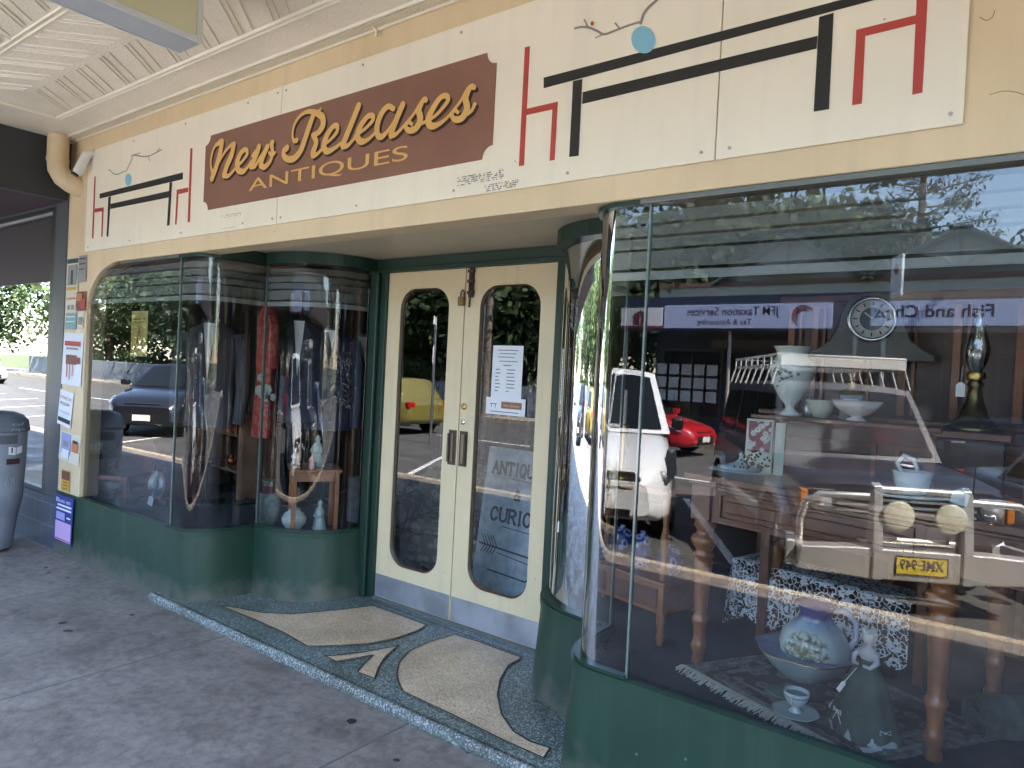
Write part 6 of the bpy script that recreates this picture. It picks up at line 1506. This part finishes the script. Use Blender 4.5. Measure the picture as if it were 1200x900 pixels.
# --- generic cars
def sedan(name, label, x_, y_, rz, pt, L=4.2, H=1.45, W=1.75, kind='hatch', plate_txt=None, hood=.88, chrome=False, platem=None):
    c = place(name, label, x_, y_, rz); hl = L / 2; hw = W / 2
    st = [(-hl, .42, .80, hw * .80, .02), (-hl + .06, .30, .92, hw * .92, .03), (-hl + .5, .24, hood + .10, hw, .04), (-.3, .22, hood + .07, hw, .04), (hl * .38, .22, hood + .05, hw, .04), (hl * .62, .23, hood - .02, hw * .98, .05), (hl - .35, .24, hood - .12, hw * .93, .06), (hl - .10, .26, hood - .22, hw * .84, .06), (hl, .34, hood - .34, hw * .70, .06)]
    b = MB(); loft(b, st, BODYP); b.build('body', pt, c)
    xe = -hl + (.28 if kind != 'sedan' else .95)
    cabin(c, pt, hl * .42, hl * .05, xe + .35, xe, hood + .02, H, hw * .93, hw * .70, [(.06, .40), (.44, .76), (.80, .95)])
    r = .32
    for xx in (hl - .85, -hl + .78):
        for s in (-1, 1):
            wheel(c, xx, s * (hw - .10), r)
            a_ = [(xx + .38 * math.cos(t_), r + .37 * math.sin(t_)) for t_ in np.linspace(-.35, PI + .35, 16)]
            ya, yb = sorted((s * (hw - .02), s * (hw + .004))); MB().prism(a_, 'y', ya, yb).build('wheel_arch', GRILLE, c)
    for s in (-1, 1):
        q = [(hl - .62, s * hw * .93, hood - .16), (hl - .12, s * hw * .60, hood - .30), (hl - .06, s * hw * .56, hood - .40), (hl - .30, s * hw * .90, hood - .30)]
        mb = MB(); mb.add([(a + .03, b_ * 1.02, c_ + .02) for a, b_, c_ in q] + [(a - .06, b_ * .94, c_) for a, b_, c_ in q], [(0, 1, 2, 3), (4, 5, 6, 7), (0, 1, 5, 4), (1, 2, 6, 5), (2, 3, 7, 6), (3, 0, 4, 7)])
        mb.build('headlight', LAMP, c, bevel=.01)
        MB().box(-hl - .005, -hl + .12, min(s * hw * .62, s * hw * .9), max(s * hw * .62, s * hw * .9), hood - .15, hood).build('tail_light', mat('tail_red', (.4, .01, .01), .2), c, bevel=.02)
        MB().box(hl * .30, hl * .38, min(s * hw, s * (hw + .17)), max(s * hw, s * (hw + .17)), hood + .06, hood + .19).build('door_mirror', pt, c, bevel=.03)
    MB().box(hl - .03, hl + .012, -hw * .45, hw * .45, .30, .50).build('lower_grille', GRILLE, c, bevel=.01)
    MB().box(hl - .08, hl - .028, -hw * .42, hw * .42, hood - .36, hood - .27).build('grille', CHR if chrome else GRILLE, c, bevel=.01)
    plate(c, hl + .013, .43, plate_txt, platem or PLW)
    return c
def fpos(fx, fy, L, h=HEAD): return fx - math.cos(h) * L / 2, fy - math.sin(h) * L / 2
VANW = paint('white_van_paint', (.80, .81, .82), 0, .3)
x_, y_ = fpos(-3.72, -3.93, 4.8)
vn = place('white_van', 'white people-mover van with swept black headlights parked beside the four wheel drive', x_, y_, HEAD)
b = MB(); loft(b, [(-2.38, .35, 1.10, .85, .02), (-2.3, .28, 1.15, .93, .03), (.4, .25, 1.18, .95, .03), (1.2, .25, 1.17, .95, .04), (1.75, .26, 1.06, .92, .06), (2.10, .28, .95, .86, .08), (2.30, .30, .82, .76, .08), (2.39, .36, .70, .62, .06)], BODYP); b.build('body', VANW, vn)
cabin(vn, VANW, 1.35, .55, -2.2, -2.34, 1.14, 1.92, .89, .74, [(.02, .26), (.29, .62), (.65, .95)], .03)
for xx in (1.5, -1.55):
    for s in (-1, 1):
        wheel(vn, xx, s * .84, .34); a_ = [(xx + .37 * math.cos(t_), .34 + .37 * math.sin(t_)) for t_ in np.linspace(-.35, PI + .35, 16)]
        ya, yb = sorted((s * (.92 if xx < 0 else .86), s * (.952 if xx < 0 else .935))); MB().prism(a_, 'y', ya, yb).build('wheel_arch', GRILLE, vn)
for s in (-1, 1):
    q = [(1.78, s * .90, 1.00), (2.22, s * .60, .80), (2.30, s * .52, .64), (2.14, s * .80, .66), (1.98, s * .90, .76)]
    mb = MB(); mb.add([(a + .035, b_ * 1.02, c_ + .012) for a, b_, c_ in q] + [(a - .06, b_ * .92, c_) for a, b_, c_ in q], [(0, 1, 2, 3, 4)[::-1], (5, 6, 7, 8, 9)] + [(i, (i + 1) % 5, 5 + (i + 1) % 5, 5 + i) for i in range(5)])
    hl_ = mb.build('headlight', mat('smoked_lamp', (.035, .04, .045), .06, .3, coat=1), vn, bevel=.01)
    l_ = MB().lathe([(.055, 0), (.05, .02), (0, .03)], (0, 0, 0), 18); l_.v = [(2.20 + c, s * .74 + a, .76 + b_) for a, b_, c in l_.v]; l_.build('lamp_reflector', LAMP, hl_)
    MB().box(.85, .95, min(s * .95, s * 1.09), max(s * .95, s * 1.09), 1.16, 1.32).build('door_mirror', GRILLE, vn, bevel=.04)
MB().prism([(-.46, .58), (.46, .58), (.52, .74), (.44, .80), (-.44, .80), (-.52, .74)], 'x', 2.32, 2.385).build('grille', GRILLE, vn, bevel=.01)
MB().box(2.382, 2.398, -.44, .44, .63, .655).box(2.37, 2.388, -.46, .46, .71, .735).build('grille_bar', CHR, vn, bevel=.004)
MB().lathe([(.075, 0), (.07, .012), (0, .016)], (0, 0, 0), 20).build('round_badge', CHR, vn).matrix_local = Matrix.Translation((2.395, 0, .69)) @ Matrix.Rotation(R_(90), 4, 'Y')
MB().box(2.36, 2.40, -.42, .42, .34, .42).build('lower_grille', GRILLE, vn, bevel=.01)
plate(vn, 2.402, .49, None, PLW)
REDP = paint('red_car_paint', (.50, .012, .02), 0, .3)
sedan('red_hatchback', 'bright red hatchback driving past on the far side of the road', -8.4, -13.9, R_(4), REDP, 4.0, 1.5)
DK = paint('black_metallic_paint', (.018, .018, .024), .3, .3)
x_, y_ = fpos(-15.6, -4.6, 4.3)
sedan('dark_compact_suv', 'dark metallic compact suv angle parked at the kerb further along', x_, y_, HEAD - .2, DK, 4.3, 1.6, 1.78, hood=1.0, chrome=True)
sedan('silver_sedan', 'silver sedan parked right of the four wheel drive', *fpos(2.15, -4.05, 4.6), HEAD, paint('silver_metallic_paint', (.42, .44, .46), .7, .35), 4.6, 1.45, kind='sedan')
sedan('yellow_hatchback', 'golden yellow hatchback on the road, seen in the left door glass', -15.2, -9.6, PI, paint('gold_paint', (.22, .185, .045), .2, .3), 4.0, 1.52)
sedan('black_sedan', 'low black sedan parked on the far side under the shop awnings', -1.2, -14.4, PI, DK, 4.6, 1.42, kind='sedan')
sedan('white_hatchback', 'white hatchback waiting at the intersection in the distance', -42.5, -9.4, R_(-10), VANW, 4.2, 1.5)

# ================================================================== ACROSS THE STREET
FY = -19.0     # far building line
def far_shop(name, label, x0, x1, wallm, gables, roofm):
    t = empty(name, ((x0 + x1) / 2, FY, 0), 0, label, 'shop')
    MB().box(x0, x1, FY - 12, FY, 0, 3.3).build('wall', wallm, t, world=True)
    MB().box(x0, x1, FY - .25, FY + .02, 3.302, 4.75).build('parapet', mat('parapet_paint', srgb('#b4b2a6'), .6, var=.08, vscale=1), t, world=True, bevel=.02)
    MB().box(x0, x1, FY + .02, FY + .06, 3.9, 4.05).box(x0, x1, FY + .02, FY + .08, 4.62, 4.75).build('parapet_moulding', mat('parapet_moulding_paint', srgb('#7d5d50'), .6), t, world=True)
    for gx, gw, gz in gables:
        P = [(gx - gw, 4.75), (gx + gw, 4.75), (gx, gz)]
        MB().prism(P, 'y', FY - .3, FY + .0).build('gable', mat('gable_paint', srgb('#a5a79e'), .6, var=.06, vscale=1), t, world=True)
        rf = MB()
        for s in (-1, 1): rf.prism([(gx, gz + .02), (gx, gz + .10), (gx + s * (gw + .22), 4.70), (gx + s * (gw + .22), 4.62)], 'y', FY - 12, FY + .30)
        rf.build('gable_roof', roofm, t, world=True)
        tm = MB()
        for s in (-1, 1): tm.prism([(gx, gz - .10), (gx, gz + .02), (gx + s * gw, 4.75), (gx + s * (gw - .18), 4.75)], 'y', FY + .2, FY + .26)
        tm.box(gx - .05, gx + .05, FY + .2, FY + .25, 4.85, gz - .1).box(gx - gw * .55, gx + gw * .55, FY + .2, FY + .25, 4.86, 4.95)
        for s in (-1, 1): tm.tube([(gx + s * gw * .08, FY + .22, 4.95), (gx + s * gw * .16, FY + .22, 5.12), (gx + s * gw * .40, FY + .22, 5.22)], .05, 6)
        tm.build('gable_fretwork', mat('fretwork_paint', srgb('#45473f'), .6), t, world=True)
    # shop front below the awning
    g = MB(); n = int((x1 - x0) / 2.2)
    for i in range(n):
        xa = x0 + .3 + i * 2.2
        wf = MB().box(xa, xa + 1.9, FY + .005, FY + .03, .55, 2.6).build('window', mat('far_glass', (.03, .035, .04), .06, spec=.8), t, world=True)
        MB().box(xa - .06, xa, FY, FY + .08, .5, 2.66).box(xa + 1.9, xa + 1.96, FY, FY + .08, .5, 2.66).box(xa, xa + 1.9, FY, FY + .08, 2.6, 2.66).box(xa, xa + 1.9, FY, FY + .08, .5, .55).box(xa + .93, xa + .97, FY + .03, FY + .06, .55, 2.6).build('window_frame', mat('far_frame', (.12, .11, .10), .5), wf).location = (0, 0, 0) if False else -t.location
    return t
BRK = brickmat('far_dark_brick', (.10, .05, .035), (.07, .035, .03), (.16, .14, .12), 2.2)
IRON = mat('roof_iron_grey', srgb('#5f6866'), .5, .3)
far_shop('taxation_office', 'gabled single storey office with a long taxation services sign across the street', -10.3, -3.5, mat('office_wall', srgb('#3c4450'), .7), [(-6.2, 2.05, 6.0)], IRON)
far_shop('fish_shop', 'gabled takeaway shop with a fish and chips sign across the street', -3.48, 3.4, BRK, [(-1.95, 2.05, 5.9)], IRON)
far_shop('brick_shop', 'plain brick shop further right across the street', 3.42, 16, BRK, [(9, 2.6, 6.0)], IRON)
def far_awning(label, x0, x1, facem, post=True):
    t = empty('far_awning', ((x0 + x1) / 2, -17.6, 3), 0, label, 'awning', 'awnings across the street')
    MB().box(x0, x1, FY + .09, -16.25, 3.88, 3.95).build('awning_roof', IRON, t, world=True)
    MB().box(x0, x1, -16.25, -16.18, 3.02, 3.98).build('awning_fascia', facem, t, world=True, bevel=.008)
    if post:
        m_ = MB()
        for xx in (x0 + .3, (x0 + x1) / 2, x1 - .3): m_.tube([(xx, -16.35, 0), (xx, -16.35, 3.9)], .05, 10)
        m_.build('awning_post', mat('post_paint', srgb('#a8a89e'), .5), t, world=True)
    return t
NAVYF = mat('navy_fascia', srgb('#27324a'), .5); GREYF = mat('grey_fascia', srgb('#77706a'), .5)
far_awning('navy awning fascia over the taxation office', -10.3, -3.5, NAVYF); far_awning('grey awning fascia over the fish and chips shop', -3.48, 3.4, GREYF)
far_awning('grey awning further right across the street', 3.42, 16, GREYF)
def banner(name, label, x0, x1, z0, z1, m_, y_=-16.17):
    t = empty(name, ((x0 + x1) / 2, y_, (z0 + z1) / 2), 0, label, 'sign')
    MB().box(x0, x1, y_ + .005, y_ + .03, z0, z1).build('sign_panel', m_, t, world=True, bevel=.004); return t
SB = mat('sign_pale_blue', srgb('#b9c6e6'), .5); DT = mat('sign_dark_text', srgb('#2a2540'), .6)
t = banner('taxation_sign', 'pale blue sign lettered JFM Taxation Services with a maroon crescent swirl', -8.75, -4.30, 3.10, 3.74, SB)
text('sign_words', 'JFM Taxation Services', DT, t, (.05 - .35, .032, .10), FACE_N, 2.5, .30, bold=.008); text('sign_words', 'Tax & Accounting', DT, t, (-.35 - .15, .032, -.17), FACE_N, 1.5, .20, bold=.008)
sw = []
for r_, w0, a0, a1 in ((.25, .045, -60, 150), (.17, .025, -40, 150)):
    sw.append([(-r_ * math.cos(R_(a)), r_ * math.sin(R_(a)), w0 * math.sin(PI * (a - a0) / (a1 - a0)) + .004) for a in np.linspace(a0, a1, 18)])
o = ink(sw, .034, .01).build('swirl_logo', mat('maroon_logo', (.12, .03, .04), .5), t, fix=False); o.location = (1.55, 0, -.02)
t = banner('fish_sign', 'pale blue sign lettered Fish and Chips in heavy dark letters', -3.45, -.1, 3.16, 3.74, SB)
text('sign_words', 'Fish and Chips', DT, t, (-.42, .034, 0), FACE_N, 2.35, .36); text('sign_words', 'Fish and Chips', DT, t, (-.435, .0325, .012), FACE_N, 2.35, .36)
t = banner('property_sign', 'white awning sign with a maroon house and key emblem left of the taxation sign', -10.2, -8.8, 3.10, 3.68, PAPER)
MB().box(-.7, .7, .031, .034, -.29, -.22).prism([(-.2, -.2), (.2, -.2), (.2, .02), (.28, .02), (0, .24), (-.28, .02), (-.2, .02)], 'y', .031, .036).build('house_emblem', mat('emblem_maroon', (.16, .035, .04), .5), t)
MB().tube([(0, .04, .06), (0, .04, .061)], .05).box(-.012, .012, .036, .041, -.16, .04).build('key_emblem', PAPER, t)
GLN = mat('shopfront_band', srgb('#6d6d66'), .6)
t = banner('lower_office_sign', 'dim repeat of the taxation sign on the shop front beneath the awning', -8.4, -4.6, 2.70, 2.98, GLN, FY + .08)
text('sign_words', 'JFM Taxation Services', DT, t, (-.2, .032, 0), FACE_N, 2.2, .16)
t = banner('lower_fish_sign', 'brown carved style takeaway lettering beneath the far awning', -3.2, 1.5, 2.70, 3.02, GLN, FY + .08)
text('sign_words', "DAWN'S HATCH", DT, t, (-.1, .032, 0), FACE_N, 3.0, .2)
t = empty('property_listings', (-9.2, FY + .05, 1.0), 0, 'grid of white property listing cards in the far office window', 'display')
for i in range(5):
    for j in range(3): MB().box(-1.0 + i * .42, -.66 + i * .42, .035, .045, .0 + j * .42, .34 + j * .42).build('listing_card', PAPER, t)
pbs = empty('projecting_sign', (-2.9, -15.9, 3.9), R_(60), 'small white blade sign with a red symbol hanging off the far awning', 'sign')
MB().box(-.3, .3, -.03, .03, -.1, .85).build('sign_blade', mat('blade_white', (.75, .78, .78), .4), pbs, bevel=.01)
MB().lathe([(.13, 0), (0, .004)], (0, 0, 0), 20).build('red_symbol', REDP, pbs).matrix_local = Matrix.Translation((0, .032, .55)) @ Matrix.Rotation(R_(-90), 4, 'X')
MB().tube([(0, 0, .85), (0, -.3, 1.0)], .015).build('sign_bracket', DARKMETAL, pbs)
# ---- fence, street signs, poles and wires
fe = empty('picket_fence', (-30, -17.2, 0), 0, 'grey paling fence along the far footpath under the trees', 'fence')
m_ = MB(); x_ = -58.
while x_ < -10.6: m_.box(x_, x_ + .085, -17.22, -17.2, .05, 1.15); x_ += .14
m_.build('paling', mat('fence_grey', srgb('#8b929a'), .8, var=.1), fe, world=True, kind='stuff')
m_ = MB(); x_ = -58.
while x_ < -10.6: m_.box(x_, x_ + .1, -17.34, -17.24, .0, 1.2); x_ += 2.4
m_.box(-58, -10.6, -17.24, -17.222, .3, .38).box(-58, -10.6, -17.24, -17.222, .85, .93).build('fence_post', MATS['fence_grey'], fe, world=True)
ss = empty('street_sign', (-11.5, -7.9, -.15), R_(50), 'thin galvanised pole with a white street name blade and small plate', 'sign')
MB().tube([(0, 0, 0), (0, 0, 3.0)], .03, 10).build('pole', STEEL, ss); MB().box(.0, .75, -.015, .015, 2.78, 2.95).build('name_blade', PAPER, ss)
MB().box(.1, .65, .016, .018, 2.84, 2.89).box(-.08, .08, .035, .037, 2.02, 2.2).build('blade_lettering', INK, ss)
MB().box(-.14, .14, .02, .034, 1.9, 2.3).build('small_plate', PAPER, ss)
bs_ = empty('blue_round_sign', (-12.3, -10.6, 3.6), R_(60), 'square blue sign with a white disc above the road', 'sign')
MB().box(-.35, .35, -.03, .03, 0, .75).build('sign_face', mat('sign_blue', (.02, .04, .22), .4), bs_, bevel=.05); MB().lathe([(.2, 0), (0, .004)], (0, 0, 0), 24).build('white_disc', PAPER, bs_).matrix_local = Matrix.Translation((0, .033, .38)) @ Matrix.Rotation(R_(-90), 4, 'X')
MB().tube([(0, 0, -3.75), (0, 0, 1.0)], .05).build('pole', STEEL, bs_)
for x_, h_ in ((-16.5, 8.5), (1.9, 9.0)):
    t = empty('power_pole', (x_, -16.0, 0), 0, 'timber power pole on the far footpath' + (' near the paling fence' if x_ < -5 else ' before the fish shop'), 'pole')
    MB().tube([(0, 0, 0), (0, 0, h_)], [.15, .11], 12).build('pole_shaft', mat('pole_timber', (.16, .13, .10), .9, var=.2), t); MB().box(-.05, .05, -1.1, 1.1, h_ - .6, h_ - .45).build('crossarm', MATS['pole_timber'], t)
wr = empty('power_lines', (-7, -16, 8), 0, 'black power lines running along the far side of the street', 'wires')
m_ = MB()
for dy, dz in ((-1, 0), (0, .1), (1, 0)):
    for xa, xb in ((-70, -16.5), (-16.5, 1.9), (1.9, 40)):
        m_.tube([(xa + (xb - xa) * k_ / 8, -16 + dy, 8.2 + dz - .5 * 4 * (k_ / 8) * (1 - k_ / 8)) for k_ in range(9)], .014, 4)
m_.tube([(1.9, -16, 8), (-1.5, -3.6, 6.6)], .012, 4)
m_.build('cable', RUBBER, wr, world=True)
# ================================================================== TREES
def leafmesh(name, spread, n, m_, size, rr, shell=.55):
    V = []; F = []
    clumps = []
    for _ in range(max(8, n // 90)):
        while True:
            p = Vector((rr.uniform(-1, 1), rr.uniform(-1, 1), rr.uniform(-1, 1)))
            if shell < p.length < 1: break
        clumps.append((Vector((p.x * spread[0], p.y * spread[1], p.z * spread[2])), rr.uniform(.16, .34) * min(spread)))
    for i in range(n):
        c, r = rr.choice(clumps); p = c + Vector((rr.gauss(0, r), rr.gauss(0, r), rr.gauss(0, r * .7)))
        a = Vector((rr.gauss(0, 1), rr.gauss(0, 1), rr.gauss(0, 1))).normalized(); b_ = a.cross(Vector((rr.gauss(0, 1), rr.gauss(0, 1), rr.gauss(0, 1)))).normalized()
        s = size * rr.uniform(.6, 1.4); k_ = len(V); V += [p - a * s, p - b_ * s * .5, p + a * s, p + b_ * s * .5]; F.append((k_, k_ + 1, k_ + 2, k_ + 3))
    return V, F
def tree(label, x_, y_, h_, cw, li, seed, n=5200, name='broadleaf_tree', low=.35, ls=1):
    rr = random.Random(seed); t = empty(name, (x_, y_, -.15), 0, label, 'tree', 'trees along the far side of the street')
    V, F = leafmesh('crown', (cw, cw, h_ * (1 - low) / 2), n, LEAFS[li], ls * (.12 + .008 * h_), rr)
    MB().add([(v_[0], v_[1], v_[2] + h_ * (1 + low) / 2) for v_ in V], F).build('crown', LEAFS[li], t, fix=False)
    m_ = MB().tube([(0, 0, -.3), (.1, 0, h_ * .25), (0, .1, h_ * .5), (.1, .1, h_ * .8)], [h_ * .035, h_ * .028, h_ * .02, h_ * .008], 9)
    for i in range(6):
        a = i * 1.1; m_.tube([(0, 0, h_ * (.3 + .06 * i)), (cw * .35 * math.cos(a), cw * .35 * math.sin(a), h_ * (.45 + .06 * i)), (cw * .7 * math.cos(a), cw * .7 * math.sin(a), h_ * (.52 + .07 * i))], [h_ * .014, h_ * .009, h_ * .003], 6)
    m_.build('trunk', BARK, t)
    return t
spec = [(-13.5, -20.5, 7.5, 2.9, 0, 'dense dark tree just beyond the taxation office'), (-17.5, -19.5, 8.5, 3.2, 1, 'bright green tree behind the fence near the power pole'), (-21.5, -21, 9.5, 3.4, 0, 'tall dark tree, third along the fence'),
        (-26, -19.8, 7.0, 3.0, 2, 'pale loose tree midway along the fence'), (-31, -21.5, 9.0, 3.8, 1, 'broad mid green tree, fifth along the fence'), (-37, -20, 8.0, 3.6, 0, 'dark bushy tree, sixth along the fence'),
        (-44, -22, 9.5, 4.2, 1, 'wide tree near the far end of the fence'), (-52, -20, 9.0, 4.0, 2, 'last pale tree at the end of the fence'), (-24, -27, 11, 4, 1, 'large tree in the second row behind the fence'), (-60, -14, 9, 4.2, 1, 'street tree standing beyond the intersection'), (-64, -4, 10, 4.5, 0, 'dark tree at the end of the street'), (-58, -30, 12, 5, 0, 'great dark tree in the distance beyond the fence'),
        (-14, -34, 11, 4.4, 0, 'tree rising behind the property office roof'), (-9.5, -36, 10.8, 4.6, 1, 'broad tree behind the taxation office gable'), (-4.5, -37, 8.6, 4.0, 0, 'rounded tree between the two gables'), (1.5, -36, 7.6, 4.0, 1, 'tree behind the fish shop gable'), (7, -37, 7.8, 4.2, 0, 'dark tree behind the brick shop'), (13, -35, 8, 4, 1, 'tree at the right end behind the brick shop')]
for i, (x_, y_, h_, cw, li, lab) in enumerate(spec): tree(lab, x_, y_, h_, cw, li, 100 + i, n=9000 if i < 12 else 22000, low=.22, ls=1 if i < 12 else 1.25)
# open-branched pine above the others
pt_ = empty('pine_tree', (-4.4, -30, -.15), 0, 'tall open pine with tiered tufts rising above the shop gables', 'tree'); rr = random.Random(77)
m_ = MB().tube([(0, 0, 0), (0, 0, 14.2)], [.28, .05], 8); V = []; F = []
for i in range(46):
    z_ = 6 + 8.2 * i / 46; a = i * 2.4; L = 2.6 * (1 - (z_ - 6) / 10.5) + .35; e_ = Vector((L * math.cos(a), L * math.sin(a), z_ + .35)); m_.tube([(0, 0, z_), e_], [.05, .015], 4)
    for k_ in range(3):
        c = Vector((0, 0, z_)).lerp(e_, .6 + .2 * k_)
        for q in range(36):
            p = c + Vector((rr.gauss(0, .20), rr.gauss(0, .20), rr.gauss(0, .15))); d = Vector((rr.gauss(0, 1), rr.gauss(0, 1), rr.gauss(0, 1))).normalized() * .17; s_ = d.cross(Vector((0, 0, 1))) * .3; b0 = len(V); V += [p - d, p - s_, p + d, p + s_]; F.append((b0, b0 + 1, b0 + 2, b0 + 3))
m_.build('trunk', BARK, pt_); MB().add(V, F).build('crown', LEAFS[0], pt_, fix=False)
# clipped bushes behind the fence
for i in range(9):
    rr = random.Random(300 + i); t = empty('fence_bush', (-14 - i * 4.7, -18.3, 0), 0, 'leafy bush growing against the back of the paling fence', 'bush', 'bushes behind the paling fence')
    V, F = leafmesh('b', (2.2, .8, .85), 1700, LEAFS[i % 3], .13, rr, .2); MB().add([(v_[0], v_[1], v_[2] + 1.0) for v_ in V], F).build('foliage', LEAFS[i % 3], t, fix=False)
# house roof seen over the fence
hs = empty('weatherboard_house', (-30, -31, 0), 0, 'low house with a dark red roof behind the fence trees', 'house')
MB().box(-5, 5, -4, 4, 0, 3).build('wall', mat('house_wall', srgb('#c9c2b0'), .8), hs)
MB().prism([(-4.6, 2.95), (4.6, 2.95), (0, 5.2)], 'x', -5.4, 5.4).build('roof', mat('red_roof', (.22, .06, .04), .7), hs)
m_ = MB()
for x_ in (-3.2, 0, 3.2): MB().box(x_ - .6, x_ + .6, 4.0, 4.04, 1, 2.2).build('window', MATS['far_glass'], hs)

# ================================================================== THE STREET TO THE RIGHT
rs = empty('right_neighbour_shop', (10, 1, 0), 0, 'cream brick shop continuing the row right of the antiques window', 'shop')
MB().box(3.42, 26, .05, 8, 0, 5.6).build('wall', mat('right_wall', srgb('#6b6157'), .7, var=.1, vscale=2), rs, world=True)
for i in range(6): MB().box(4.2 + i * 3.6, 7.2 + i * 3.6, .02, .049, .5, 2.3).build('window', MATS['far_glass'], rs, world=True)
eb = empty('end_building', (45, -10, 0), 0, 'two storey brick building closing the view at the right end of the street', 'building')
MB().box(38, 52, -12, 10, 0, 8).build('wall', BRK, eb, world=True)
for i in range(5): MB().box(37.97, 37.999, -11 + i * 4, -9 + i * 4, 1, 3).build('window', MATS['far_glass'], eb, world=True)
for i, (x_, y_, h_, cw, li, lab) in enumerate([(30, -18, 10, 4.2, 0, 'big dark tree at the right end of the far footpath'), (36, -24, 12, 5, 1, 'tall tree behind the right end of the street'), (24, -19.5, 8, 3.4, 1, 'mid sized tree past the brick shop'), (60, -18, 13, 6, 0, 'huge tree beyond the end building')]): tree(lab, x_, y_, h_, cw, li, 500 + i, n=4200, low=.15)
